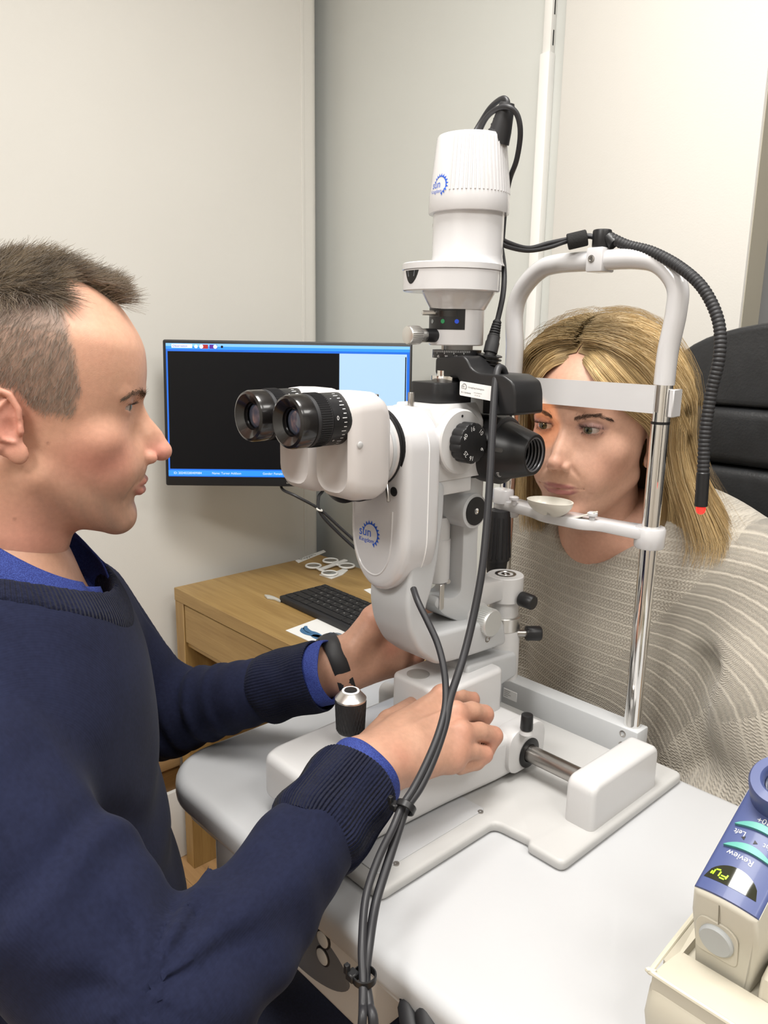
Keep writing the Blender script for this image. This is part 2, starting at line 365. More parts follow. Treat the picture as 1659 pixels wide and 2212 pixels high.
tp = G().prism(rounded([(-0.462, 0.432), (-0.462, 0.585), (mir(-0.462), 0.585), (mir(-0.462), 0.432)], 0.004), (0, 0, TZ+0.0118), (1, 0, 0), (0, 1, 0), (0, 0, 1), 0.0012, 0.0004, 1).build('slide_sheet', TABLEW, bp_)
for (u, v) in ((1038, 1753), (856, 1865)): c = OZ(u, v, TZ+0.013); G().lathe(c-V(0, 0, .001), (0, 0, 1), [(0.0030, 0), (0.0030, 0.0014), (0.0012, 0.0014), (0.001, 0.0006)], 14).build('screw', STEEL, bp_)
for sgn in (1, -1):
    f = (lambda x: x) if sgn == 1 else mir
    x0, x1 = sorted((f(-0.3645), f(-0.3985)))
    bl = G().prism(rrect(0.634, TZ+0.011-0.01, 0.764, TZ+0.0625, 0.012, 5), (x0, 0, 0), (0, 1, 0), (0, 0, 1), (1, 0, 0), x1-x0, 0.006, 4)
    ob = bl.build('rail_block', WHITE, hr)
    xi = f(-0.3988)
    if sgn == -1: G().prism(rrect(0.645, TZ+0.020, 0.752, TZ+0.052, 0.008, 4), (xi, 0, 0), (0, 1, 0), (0, 0, 1), (1, 0, 0), 0.0006, 0).build('block_recess_shade', DARKHOLE, ob)  # flat patch on the block face; the shade of the recess is only colour
G().cyl((f(-0.395), 0.676, TZ+0.038), (-0.395, 0.676, TZ+0.038), 0.0098, n=28).build('rail_rod', STEEL, hr)
# cross bar carrying the posts
PY, PXR, PXL = 0.8075, -0.4225, 2*HX+0.4225
bar = G().box((mir(-0.4075), 0.794, TZ+0.010), (-0.4075, 0.8195, TZ+0.047), 0.002, 2).build('cross_bar', GREYWHITE, hr)
for (u, v) in ((1345, 1585), (1343, 1609)):
    c = OY(u, v, 0.794); G().lathe(c+V(0, 0.001, 0), (0, -1, 0), [(0.0042, 0), (0.0042, 0.0013), (0.0026, 0.0016), (0.0022, 0.0008)], 16).build('bolt', STEEL, bar)
# rating sticker on the bar (its square code is left blank)
c = OY(1088, 1500, 0.7938)
st = G().box((c[0]-0.0005, 0.7932, TZ+0.021), (c[0]+0.022, 0.7942, TZ+0.034), 0.0002, 1).build('rating_sticker', mat('sticker_white', (0.72, 0.72, 0.72), 0.5), bar)
g = G()
for k, L_ in enumerate((0.010, 0.008, 0.011, 0.006)): g.box((c[0]+0.0015, 0.7930, TZ+0.0315-k*0.0026), (c[0]+0.0015+L_, 0.7933, TZ+0.0322-k*0.0026))
g.build('sticker_print', GREYINK, st)
G().box((c[0]-0.0095, 0.7905, TZ+0.0115), (c[0]-0.003, 0.796, TZ+0.047), 0.0008, 1).build('sticker_side_lug', GREYWHITE, bar)
G().lathe(V(c[0]-0.0062, 0.7906, TZ+0.018), (0, -1, 0), [(0.003, 0), (0.003, 0.0006), (0.0015, 0.0006)], 12).build('bolt', STEEL, bar)
for x in (PXR, PXL):
    po = G().cyl((x, PY, TZ+0.046), (x, PY, 1.256), 0.0098, n=32).build('post', CHROME, hr)
    g = G()
    for z in (1.2065,): g.lathe((x, PY, z), (0, 0, 1), [(0.0101, 0), (0.0101, 0.003)], 28)
    g.build('height_mark', BLACK, po)
# white bow over the top
ZT = 1.381; pts = []
def bowpt(u, v): p = OY(u, v, PY); return p
bow = [V(PXR, PY, 1.249), V(PXR+0.001, PY, 1.285), V(PXR+0.006, PY, 1.325), V(PXR+0.004, PY, 1.352), V(PXR-0.016, PY, 1.374), V(PXR-0.045, PY, ZT+0.0005), V(HX, PY, ZT+0.001),
       V(PXL+0.055, PY, ZT), V(PXL+0.030, PY, 1.374), V(PXL+0.006, PY, 1.352), V(PXL-0.003, PY, 1.325), V(PXL, PY, 1.285), V(PXL, PY, 1.249)]
G().tube(bow, 0.0112, 20, smooth=10).build('bow', WHITE_GLOSS, hr)
# forehead band: shallow curve in front of the posts
n = 24; vv = []; ff = []
zb0 = 1.219
for i in range(n+1):
    t = i/n; x = PXL+0.004+(PXR-PXL-0.004)*t; yb = PY-0.013+0.002*(1-(2*t-1)**2)
    for (dy, dz) in ((0, 0.0), (0, 0.030), (0.0035, 0.030), (0.0035, 0.0)): vv.append((x, yb-0.006+dy, zb0+dz))
for i in range(n):
    for q in range(4): ff.append((i*4+q, i*4+(q+1) % 4, (i+1)*4+(q+1) % 4, (i+1)*4+q))
ff += [(3, 2, 1, 0), (n*4, n*4+1, n*4+2, n*4+3)]
fb = G().add(vv, ff).build('forehead_band', WHITE_GLOSS, hr)
G().box((PXR-0.004, PY-0.018, zb0), (PXR+0.0125, PY+0.0125, zb0+0.006)); 
G().box((PXR+0.0100, PY-0.006, zb0-0.004), (PXR+0.0155, PY+0.013, zb0+0.026), 0.001, 1).build('band_clip', WHITE_GLOSS, fb)
# chin rest carrier
CZ = 1.088
car = [(-0.408, PY+0.013), (-0.408, PY-0.010), (-0.418, PY-0.0165), (-0.455, PY-0.018), (-0.478, PY-0.018), (-0.495, PY-0.030), (-0.55, PY-0.032), (-0.572, PY-0.022), (-0.600, PY-0.018), (-0.632, PY-0.0165), (-0.642, PY-0.008), (-0.642, PY+0.012), (-0.632, PY+0.016), (-0.590, PY+0.010), (-0.555, PY+0.004), (-0.495, PY+0.004), (-0.455, PY+0.008), (-0.420, PY+0.016)]
cr_ = G().prism(rounded(car, 0.008), (0, 0, CZ-0.011), (1, 0, 0), (0, 1, 0), (0, 0, 1), 0.013, 0.003, 2).build('chin_carrier', WHITE_GLOSS, hr)
for x in (PXR, PXL): G().lathe((x, PY, CZ-0.021), (0, 0, 1), [(0.0155, 0), (0.017, 0.002), (0.017, 0.022), (0.0155, 0.024)], 32).build('carrier_boss', WHITE_GLOSS, cr_)
# moulded chin cup: an oval dish, open on top, with a paper tongue to the pin
cc_ = OY(1187, 1098, PY-0.030); vv = []; ff = []; NA, NT = 40, 10; RC = (0.0300, 0.0225, 0.0215)
for lay_ in (1.0, 0.93):
    for j in range(NT+1):
        t = math.radians(6+80*j/NT)
        for i in range(NA): a = 2*math.pi*i/NA; vv.append((cc_[0]+RC[0]*lay_*math.sin(t)*math.cos(a), PY-0.030+RC[1]*lay_*math.sin(t)*math.sin(a), cc_[2]+0.011-RC[2]*lay_*math.cos(t)*(0.85+0.15*math.cos(2*a))))
for L2 in range(2):
    o_ = L2*(NT+1)*NA
    for j in range(NT):
        for i in range(NA): ff.append((o_+j*NA+i, o_+j*NA+(i+1) % NA, o_+(j+1)*NA+(i+1) % NA, o_+(j+1)*NA+i))
    ff.append(tuple(o_+i for i in range(NA)))
for i in range(NA): ff.append((NT*NA+i, NT*NA+(i+1) % NA, (2*NT+1)*NA+(i+1) % NA, (2*NT+1)*NA+i))
cup = G().add(vv, ff).build('chin_cup', mat('chin_plastic', (0.66, 0.635, 0.57), 0.35, coat=0.2), hr)
ts, te = OY(1232, 1124, PY-0.024), OY(1288, 1108, PY-0.018); d = norm(te-ts)
G().prism([(0, -0.006), (np.linalg.norm(te-ts), -0.004), (np.linalg.norm(te-ts), 0.004), (0, 0.006)], ts, d, V(0, 1, 0), np.cross(d, V(0, 1, 0)), 0.002, 0.0005, 1).build('cup_tongue', mat('chin_plastic', (0, 0, 0)), cup)
for (u, v) in ((1286, 1110), (1146, 1070)):
    c = OZ(u, v, CZ+0.008); G().lathe(V(c[0], PY-0.018, CZ), (0, 0, 1), [(0.0035, 0), (0.0035, 0.006), (0.0062, 0.007), (0.0062, 0.010), (0.004, 0.0115)], 18).build('paper_pin', WHITE_GLOSS, cr_)
# chin height grip under the far side, ribbed black cone
c0 = V(PXL+0.004, PY-0.020, CZ-0.010)
prof = [(0.0135, 0), (0.0145, -0.006), (0.0165, -0.060), (0.0165, -0.066), (0.0140, -0.069), (0.0125, -0.084), (0.011, -0.086)]
gr = G().lathe(c0, (0, 0, 1), prof, 40).build('height_grip', RUBBER, hr)
g = G()
for k in range(14):
    a = 2*math.pi*k/14; d = V(math.cos(a), math.sin(a), 0); g.tube([c0+d*0.0142+V(0, 0, -0.008), c0+d*0.0168+V(0, 0, -0.062)], 0.0014, 6, smooth=0)
g.build('grip_rib', RUBBER, gr)
G().lathe(c0+V(-0.004, 0.012, 0.008), (0, 0, 1), [(0.0135, 0), (0.0135, 0.016), (0.012, 0.018)], 28).build('carrier_collar', WHITE_GLOSS, cr_)
# fixation lamp on a gooseneck clamped to the bow
cc = OY(1297, 560, PY); cx_ = cc[0]
cl = G().box((cx_-0.0105, PY-0.0135, ZT-0.012), (cx_+0.0105, PY+0.0135, ZT+0.0145), 0.002, 2).build('clamp', WHITE_GLOSS, hr)
G().lathe((cx_-0.003, PY-0.0133, ZT+0.002), (0, -1, 0), [(0.0042, 0), (0.0042, 0.001), (0.0024, 0.0014), (0.002, 0.0006)], 16).build('clamp_screw', STEEL, cl)
fix = G().cyl((cx_, PY, ZT+0.0145), (cx_, PY, ZT+0.034), 0.0105, n=32, bev=0.002).build('fixation_lamp_mount', BLACK, hr)
goose = [V(cx_+0.010, PY, ZT+0.025), OY(1355, 530, PY), OY(1410, 545, PY-0.006), OY(1470, 578, PY-0.014), OY(1520, 625, PY-0.02), OY(1552, 695, PY-0.025), OY(1554, 770, PY-0.03), OY(1536, 850, PY-0.033), OY(1523, 940, PY-0.036), OY(1519, 1020, PY-0.037)]
P = smooth_path(goose, 30); L_ = np.cumsum([0]+[np.linalg.norm(P[i+1]-P[i]) for i in range(len(P)-1)])
g = G(); ns = 620; pts = [np.array([np.interp(L_[-1]*i/ns, L_, [p[k] for p in P]) for k in range(3)]) for i in range(ns+1)]
rs = [0.0053+0.0008*(abs(math.sin(math.pi*L_[-1]*i/ns/0.0042))) for i in range(ns+1)]
g.tube(pts, 0.0055, 12, smooth=0, rs=rs); g.build('gooseneck', RUBBER, fix)
G().cyl(V(cx_+0.008, PY, ZT+0.025), OY(1328, 527, PY), 0.0072, n=20).build('gooseneck_ferrule', BLACK, fix)
e0, e1 = P[-1], OY(1514, 1095, PY-0.038); d = norm(e1-e0)
G().lathe(e0, d, [(0.0056, 0), (0.0064, 0.001), (0.0064, np.linalg.norm(e1-e0)-0.001), (0.005, np.linalg.norm(e1-e0))], 20).build('fixation_tip', BLACK, fix)
G().lathe(e1, d, [(0.0048, 0), (0.0048, 0.003), (0.0042, 0.0055), (0.0025, 0.0072), (0.0005, 0.0078)], 18).build('red_lamp', mat('red_led', (0.9, 0.04, 0.03), 0.3, emit=(1.0, 0.03, 0.02), estr=1.6), fix, label='glowing red fixation lamp bulb')

# ================================================================== SLIT LAMP (carriage, microscope, lamp tower)
sl = thing('slit_lamp', 'white slit lamp biomicroscope with black eyepieces and tall lamp housing', 'slit lamp', (-0.56, 0.56, TZ+0.012))
# --- carriage
ZB = TZ+0.0165
KX = -0.5595
poly = [(KX+0.081, 0.700), (KX-0.081, 0.700), (KX-0.081, 0.56), (KX-0.078, 0.44), (KX-0.070, 0.422), (KX+0.052, 0.420), (KX+0.066, 0.44), (KX+0.072, 0.56), (KX+0.079, 0.63)]
cg = G().prism(rounded(poly, 0.016, 5), (0, 0, ZB), (1, 0, 0), (0, 1, 0), (0, 0, 1), 0.051, 0.009, 4).build('carriage', WHITE, sl)
G().prism(rrect(0.640, ZB+0.003, 0.7065, ZB+0.055, 0.018, 6), (KX+0.060, 0, 0), (0, 1, 0), (0, 0, 1), (1, 0, 0), 0.024, 0.002, 2).build('axle_wing', WHITE, cg)
G().lathe((KX+0.0845, 0.676, TZ+0.038), (1, 0, 0), [(0.0175, 0), (0.0175, 0.001), (0.0155, 0.0016), (0.0105, 0.0016), (0.0105, 0)], 32).build('axle_bush', BLACK, cg)
c = OZ(1137, 1577, ZB+0.056)
G().lathe(c-V(0, 0, 0.004), (0, 0, 1), [(0.0075, 0), (0.0068, 0.004), (0.0045, 0.005)], 24).build('lock_boss', WHITE, cg)
G().cyl(c+V(0, 0, 0.001), c+V(0, 0, 0.019), 0.0072, 0.0066, 28, 0.0012).build('lock_knob', BLACK, cg)
# --- joystick
JX, JY = OZ(757, 1585, 0.880)[:2]
js = G().lathe((JX, JY, 0.862), (0, 0, 1), [(0.0125, 0), (0.0085, 0.008), (0.0085, 0.012), (0.0140, 0.022)], 32).build('joystick', WHITE, sl)
G().lathe((JX, JY, 0.8835), (0, 0, 1), [(0.0138, 0), (0.0150, 0.003), (0.0166, 0.0345), (0.0166, 0.0365)], 40).build('joystick_grip', RUBBER, js)
g = G()
for k in range(26):
    for sg in (1, -1):
        pts = []
        for q in range(5): a = 2*math.pi*k/26+sg*q*0.14; r_ = 0.0151+0.0015*q/4; pts.append(V(JX+r_*math.cos(a), JY+r_*math.sin(a), 0.886+0.0325*q/4))
        g.tube(pts, 0.0005, 4, smooth=0)
g.build('grip_knurling', RUBBER, js)
G().lathe((JX, JY, 0.920), (0, 0, 1), [(0.0166, 0), (0.0168, 0.002), (0.0105, 0.0092), (0.009, 0.0098)], 40).build('joystick_cap', ALU, js)
G().torus((JX, JY, 0.9300), (0, 0, 1), 0.0083, 0.0011, 40, 8).build('ring', mat('ring_white', (0.85, 0.85, 0.85), 0.3, emit=(1, 1, 1), estr=0.5), js)
G().cyl((JX, JY, 0.928), (JX, JY, 0.9315), 0.0068, n=28, bev=0.0008).build('trigger_button', BLACK, js)
# --- pedestal with the support arm to the pivot
PVX, PVY = -0.572, 0.742
G().prism(rrect(-0.607, 0.583, -0.528, 0.694, 0.010, 5), (0, 0, ZB+0.045), (1, 0, 0), (0, 1, 0), (0, 0, 1), 0.0575, 0.0055, 4).build('pedestal', WHITE, sl)
c = OZ(903, 1456, ZB+0.1028)
G().lathe(c-V(0, 0, 0.001), (0, 0, 1), [(0.0130, 0), (0.0130, 0.0016), (0.012, 0.0020), (0.0005, 0.0019)], 36).build('pedestal_cap', mat('pale_satin_metal', (0.40, 0.39, 0.375), 0.45, metal=0.35), sl)
pol = [OX(u, v, -0.545)[1:] for u, v in ((1010, 1440), (1118, 1408), (1118, 1460), (1052, 1500), (1010, 1500))]
sp = G().prism(rounded([tuple(p) for p in pol], 0.008), (-0.605, 0, 0), (0, 1, 0), (0, 0, 1), (1, 0, 0), 0.06, 0.004, 3).build('support_arm', GREYWHITE, sl)
# --- pivot stack
zt = OY(1092, 1240, PVY)[2]; PVX = OY(1092, 1240, PVY)[0]
zA = OY(1088, 1440, PVY)[2]
pv = G().lathe((PVX, PVY, zA-0.012), (0, 0, 1), [(0.0215, 0), (0.0215, 0.062), (0.0205, 0.0635)], 40).build('pivot', WHITE, sl)
z1 = zA-0.012+0.0635
G().lathe((PVX, PVY, z1), (0, 0, 1), [(0.0215, 0), (0.0215, 0.0165), (0.0205, 0.0175)], 40).build('angle_ring', ALU, pv)
G().lathe((PVX, PVY, z1+0.0175), (0, 0, 1), [(0.018, 0), (0.018, zt-0.032-z1-0.0175), (0.0225, zt-0.0315-z1-0.0175), (0.0225, zt-0.001-z1-0.0175), (0.0215, zt-z1-0.0175)], 40).build('pivot_head', WHITE, pv)
G().lathe((PVX, PVY, zt-0.0005), (0, 0, 1), [(0.0130, 0), (0.0130, 0.0012), (0.010, 0.0012), (0.009, 0.0002), (0.006, 0.0002), (0.005, 0.0012), (0.002, 0.0012), (0.0015, 0.0003)], 36).build('pivot_bolt', STEEL, pv)
for (u, v) in ((1110, 1300), (1124, 1374)):
    c = OX(u, v, PVX+0.026); a = V(PVX+0.014, PVY, c[2]+0.001); d = norm(V(1.0, 0.05, -0.06) if v < 1350 else V(0.62, 0.78, -0.03)); L_ = 0.0295 if v < 1350 else 0.037
    q = a+d*L_
    kn = G().lathe(a+d*(L_-0.019), d, [(0.0085, 0), (0.0092, 0.001), (0.0092, 0.017), (0.0080, 0.019)], 26).build('clamp_knob', BLACK, pv)
    G().cyl(a, a+d*(L_-0.018), 0.0045, n=14).build('knob_shaft', STEEL, kn)
# --- J shaped microscope arm
nf = -0.543
Jp = [(884, 1270), (880, 1320), (888, 1372), (908, 1413), (945, 1438), (1000, 1424), (1096, 1392), (1090, 1338), (1010, 1352), (945, 1370), (922, 1352), (921, 1318), (938, 1264), (948, 1209), (960, 1119), (964, 1040), (905, 1040)]
pol = [tuple(OX(u, v, nf)[1:]) for u, v in Jp]
G().prism(rounded(pol, 0.010, 5), (nf-0.060, 0, 0), (0, 1, 0), (0, 0, 1), (1, 0, 0), 0.060, 0.006, 4).build('microscope_arm', GREYWHITE, sl)
c = OX(1053, 1380, nf); G().lathe(c-V(0.0005, 0, 0), (1, 0, 0), [(0.0042, 0), (0.0042, 0.001), (0.0026, 0.001), (0.002, 0.0002)], 16).build('arm_screw', STEEL, sl)
# --- body casing: stadium in the XZ plane
BX, BY0, BY1, BHW, BZT, BZB = -0.5785, 0.530, 0.585, 0.0425, 1.2275, 1.036
stad = arc2(BX, BZT-BHW, BHW, 0, 180, 20)+[(BX+BHW*math.cos(a), BZB+0.062+0.062*math.sin(a)) for a in [math.radians(180+180*i/22) for i in range(23)]]
bd = G().prism(stad, (0, BY0, 0), (1, 0, 0), (0, 0, 1), (0, 1, 0), BY1-BY0, 0.011, 5).build('body_casing', WHITE_GLOSS, sl)
# seam and the raised contour of the front panel
sm = [V(BX+(x-BX)*1.003, BY0+0.033, BZB+(z-BZB)*1.0) for x, z in stad]; g = G(); g.tube(sm+[sm[0]], 0.00055, 5, smooth=0); g.build('casing_seam', mat('seam_light', (0.9, 0.9, 0.9), 0.3), bd)
con = [(BX-0.0335, 1.135), (BX-0.0335, 1.10), (BX-0.030, 1.078), (BX-0.020, 1.060), (BX-0.004, 1.053), (BX+0.010, 1.058), (BX+0.021, 1.075), (BX+0.0245, 1.10), (BX+0.0255, 1.125)]
G().tube([V(x, BY0+0.0002, z) for x, z in con], 0.0011, 8).build('panel_ridge', WHITE_GLOSS, bd)
g = G(); sun_logo(g, planar(OY(776, 1172, BY0)-V(0, 0.0004, 0.002), (1, 0, 0), (0, 0, 1)), 0.0300); g.build('logo', BLUEINK, bd, sharp=180, label='blue sun emblem over the words sun Kingdom')
c = OY(851, 1062, BY0)
G().lathe(c+V(0, .001, 0), (0, -1, 0), [(0.0048, 0), (0.0048, 0.0015), (0.0005, 0.0016)], 20).build('port_plug', BLACK, bd)
# --- binocular head: rotating ring, arc scale, dark slot, head with two tubes
MX, MZ = BX-0.002, 1.187
G().lathe((MX, BY0+0.004, MZ), (0, -1, 0), [(0.041, 0), (0.041, 0.003), (0.0395, 0.0035), (0.0395, 0.006)], 56).build('dark_ring', BLACK, sl)
rg = G().lathe((MX, BY0-0.001, MZ), (0, -1, 0), [(0.0385, 0), (0.0385, 0.017), (0.036, 0.0195), (0.033, 0.0195)], 56).build('head_ring', BINO, sl)
G().lathe((MX, BY0-0.006, MZ), (0, -1, 0), [(0.0388, 0), (0.0388, 0.005)], 30, caps=False, hint=(0, 0, 1), a0=-55, a1=48).build('ring_slot', GREYWHITE, rg)
a_ = OY(829, 1035, BY0-0.006); b_ = OY(842, 1056, BY0-0.014)
G().cyl(V(MX+0.026, BY0-0.008, MZ-0.030), V(MX+0.034, BY0-0.012, MZ-0.049), 0.0020, n=12, bev=0.0005).build('lever', STEEL, rg)
u_ = G().lathe((MX+0.004, BY0-0.0185, MZ-0.0135), (0, -1, 0), [(0.036, 0), (0.0375, 0.001), (0.0375, 0.012), (0.0365, 0.013), (0.0365, 0.030), (0.030, 0.034)], 56).build('head_hinge', BLACK, sl)
EX0, EX1, EZ, EYF = -0.5545, -0.6155, 1.2225, 0.4025      # eyepiece axes and rim position
hy0, hy1 = 0.453, 0.5125
def section(y, cx, cz, hw, hh, r, n=5):
    return [V(cx+a, y, cz+b) for a, b in rrect(-hw, -hh, hw, hh, r, n)]
def loft(g, secs, k=0):
    n = len(secs[0]); vv = [p for s in secs for p in s]; ff = [(j*n+i, j*n+(i+1) % n, (j+1)*n+(i+1) % n, (j+1)*n+i) for j in range(len(secs)-1) for i in range(n)]
    ff += [tuple(reversed(range(n))), tuple((len(secs)-1)*n+i for i in range(n))]; g.add(vv, ff, k)
for x, sgn in ((EX0, 1), (EX1, -1)):
    g = G(); xi = x-0.0015*sgn
    loft(g, [section(hy0+0.004, xi, 1.1975, 0.018, 0.040, 0.014), section(hy0+0.001, xi, 1.1985, 0.0225, 0.044, 0.017), section(hy0+0.006, xi, 1.198, 0.027, 0.0485, 0.019), section(hy0+0.016, xi-0.001*sgn, 1.1965, 0.0288, 0.0505, 0.018),
             section(0.49, xi-0.001*sgn, 1.1955, 0.0292, 0.0505, 0.016), section(0.501, xi-0.0025*sgn, 1.194, 0.0285, 0.046, 0.016), section(0.5065, xi-0.004*sgn, 1.193, 0.026, 0.040, 0.016), section(0.5085, xi-0.005*sgn, 1.192, 0.020, 0.033, 0.014)])
    hd = g.build('tube_housing', BINO, sl, sharp=50)
    G().lathe((x, hy0+0.008, EZ), (0, -1, 0), [(0.0232, 0), (0.0238, 0.001), (0.0238, 0.0245), (0.0225, 0.0250)], 48).build('dioptre_scale', BLACK, hd)
    if sgn == 1: G().sphere((x+0.0268, hy0+0.011, EZ-0.022), 0.0033, 14, 8, sc=(0.3, 1, 1)).build('head_plug', mat('plug_grey', (0.45, 0.45, 0.45), 0.4), hd)
    # scale marks wrapped round the dioptre ring
    g = G()
    yS = hy0+0.008-0.0140
    for k in range(-9, 8):
        a = math.radians(8+k*9.5); L_ = 0.0032 if k % 3 else 0.005; d = V(math.cos(a), 0, math.sin(a)); tq = V(-math.sin(a), 0, math.cos(a)); o = V(x, yS+0.004, EZ)+d*0.02395
        g.add([o+tq*0.00035, o-tq*0.00035, o-tq*0.00035-V(0, L_, 0), o+tq*0.00035-V(0, L_, 0)], [(0, 1, 2, 3)])
    for s_, a in (('0', 4), ('+', -50), ('-', 52)):
        aa = math.radians(a); fn = (lambda p, q, aa=aa: V(x+0.02398*math.cos(aa+q/0.024), yS-0.0036-0.0+p-0.004, EZ+0.02398*math.sin(aa+q/0.024)))
        lettering(g, s_, fn, 0.0055, 0, (0, 0))
    g.build('scale_marks', WHITEINK, hd, sharp=180)
    ep = G().lathe((x, EYF, EZ), (0, 1, 0), [(0.0130, 0.011), (0.0130, 0.005), (0.0185, 0.0012), (0.0205, 0), (0.0228, 0.0012), (0.0238, 0.004), (0.0238, 0.016), (0.0225, 0.0175)], 56, caps=False).build('eyecup', BLACKGLOSS, sl)
    pr = [(0.0222, 0.0170)]
    kn = G().lathe((x, EYF, EZ), (0, 1, 0), [(0.0222, 0.0165), (0.0236, 0.0175), (0.0238, 0.0185), (0.0238, 0.0335), (0.0225, 0.0345)], 56).build('focus_ring', RUBBER, ep)
    g = G()
    for k in range(72): a = 2*math.pi*k/72; d = V(math.cos(a), 0, math.sin(a)); g.box(V(x, EYF+0.0205, EZ)+d*0.0235-V(0.0004, 0, 0.0004), V(x, EYF+0.0325, EZ)+d*0.0243+V(0.0004, 0, 0.0004))
    g.build('ring_ribs', RUBBER, ep)
    G().lathe((x, EYF+0.0105, EZ), (0, -1, 0), [(0.0130, -0.001), (0.0118, 0.0005), (0.0095, 0.0018), (0.006, 0.0028), (0.0005, 0.0033)], 40).build('eyepiece_lens', GLASS, ep)
    G().lathe((x, EYF+0.010, EZ), (0, -1, 0), [(0.0131, -0.003), (0.0131, 0.003), (0.0118, 0.0035), (0.0115, 0.002)], 40, caps=False).build('lens_ring', BLACKGLOSS, ep)
# --- magnification drum behind the casing
g = G().prism([(BX-0.034, 1.150), (BX+0.034, 1.150), (BX+0.038, 1.175), (BX+0.036, 1.210), (BX+0.026, 1.228), (BX-0.026, 1.228), (BX-0.036, 1.210), (BX-0.038, 1.175)], (0, BY1-0.004, 0), (1, 0, 0), (0, 0, 1), (0, 1, 0), 0.073, 0.004, 3)
md = g.build('magnification_body', WHITE, sl)
G().box((BX-0.033, BY1-0.004, 1.134), (BX+0.033, 0.640, 1.1515), 0.002, 2).build('body_foot', WHITE, md)
KY, KZ = 0.6115, 1.1905; kx = BX+0.0335
G().lathe((kx, KY, KZ), (1, 0, 0), [(0.034, 0), (0.0335, 0.008), (0.032, 0.0095), (0.021, 0.0098)], 56).build('knob_flange', WHITE, md)
G().lathe(V(kx+0.0096, KY-0.002, KZ+0.0268), (1, 0, 0), [(0.0014, 0), (0.0014, 0.0004), (0.0005, 0.0004)], 12).build('index_dot', BLACK, md)
pf = []
for i in range(96):
    a = 2*math.pi*i/96; r_ = 0.0212-0.0011*max(0, math.cos(14*a))**1.5; pf.append((KY+r_*math.cos(a), KZ+r_*math.sin(a)))
kb = G().prism(pf, (kx+0.0098, 0, 0), (0, 1, 0), (0, 0, 1), (1, 0, 0), 0.015, 0.0016, 2).build('magnification_knob', BLACK, md)
g = G()
for s_, a in (('16', 100), ('10', 45), ('6', -28), ('16', -100), ('25', -140), ('40', 150)):
    aa = math.radians(a); c = V(kx+0.02485, KY+0.0152*math.cos(aa), KZ+0.0152*math.sin(aa)); rd = V(0, math.cos(aa), math.sin(aa)); tg = V(0, math.sin(aa), -math.cos(aa))
    lettering(g, s_, planar(c, tg, rd), 0.0068, 0, (0, -0.0022), align='CENTER')
g.build('knob_numerals', WHITEINK, kb, sharp=180)
# steel pegs on top of the head and body
for (u, v) in ((811, 862), (888, 858)):
    c = OY(u, v, 0.548 if u < 850 else 0.572); G().cyl(V(c[0], c[1], 1.2215), V(c[0], c[1], c[2]+0.005), 0.0034, n=18, bev=0.0006).build('peg', STEEL, md)
# black bracket between body and tower
g = G().prism(rounded([(-0.603, 0.598), (-0.562, 0.598), (-0.556, 0.62), (-0.556, 0.668), (-0.580, 0.676), (-0.603, 0.660)], 0.008), (0, 0, 1.2265), (1, 0, 0), (0, 1, 0), (0, 0, 1), 0.023, 0.0015, 2)
bk = g.build('top_bracket', BLACK, sl)
# --- illumination arm: joint, upright, link to the pivot, slit knob
IX, IY = -0.583, 0.662
jc = OX(1027, 1104, -0.551)
jt = G().lathe(V(-0.612, jc[1], jc[2]), (1, 0, 0), [(0.0185, 0), (0.0205, 0.002), (0.0205, 0.055), (0.0195, 0.060), (0.0165, 0.061)], 44).build('tilt_joint', GREYWHITE, sl)
G().lathe(V(-0.5512, jc[1], jc[2]), (1, 0, 0), [(0.0160, 0), (0.0160, 0.0014), (0.0005, 0.0015)], 40).build('joint_disc', BLACK, jt)
G().lathe(V(-0.5500, jc[1], jc[2]), (1, 0, 0), [(0.0034, 0), (0.0034, 0.0009), (0.0018, 0.0010), (0.0012, 0.0003)], 16).build('joint_bolt', CHROME, jt)
pol = [tuple(OX(u, v, -0.562)[1:]) for u, v in ((1003, 1110), (1036, 1110), (1033, 1180), (1031, 1290), (1040, 1330), (1032, 1355), (1010, 1352), (960, 1330), (938, 1308), (945, 1290), (980, 1292), (996, 1280), (1000, 1200))]
G().prism(rounded(pol, 0.006, 4), (-0.602, 0, 0), (0, 1, 0), (0, 0, 1), (1, 0, 0), 0.040, 0.003, 2).build('illumination_arm', GREYWHITE, sl)
c = OX(955, 1285, -0.561); G().box(c-V(0.001, 0.004, 0.017), c+V(0.0008, 0.003, 0.012), 0.0005, 1).build('arm_latch', ALU, sl)
c0, c1 = OX(968, 1128, -0.574), OX(966, 1260, -0.574)
G().lathe(V(-0.590, c0[1], c1[2]), (0, 0, 1), [(0.014, 0), (0.0155, 0.001), (0.0155, c0[2]-c1[2]-0.022), (0.0145, c0[2]-c1[2]-0.021), (0.0145, c0[2]-c1[2]-0.006), (0.013, c0[2]-c1[2]+0.004)], 32).build('spring_sleeve', WHITE, sl)
c = OX(968, 1256, -0.576); G().lathe(V(-0.5765, c[1], c[2]), norm((0.9, -0.4, 0)), [(0.0028, 0), (0.0028, 0.0016), (0.0014, 0.0016)], 14).build('sleeve_screw', STEEL, sl)
ck = OX(1045, 1340, -0.552)
kn = G().lathe(ck-V(0.022, 0, 0), (1, 0, 0), [(0.0185, 0), (0.0195, 0.001), (0.0195, 0.014), (0.0165, 0.0145)], 40).build('slit_knob', WHITE, sl)
g = G().lathe(ck-V(0.008, 0, 0), (1, 0, 0), [(0.0155, 0), (0.0160, 0.001), (0.0160, 0.021), (0.0150, 0.0225), (0.0005, 0.0226)], 44)
for k in range(40): a = 2*math.pi*k/40; d = V(0, math.cos(a), math.sin(a)); g.tube([ck+d*0.0160-V(0.006, 0, 0), ck+d*0.0160+V(0.012, 0, 0)], 0.0007, 5, smooth=0)
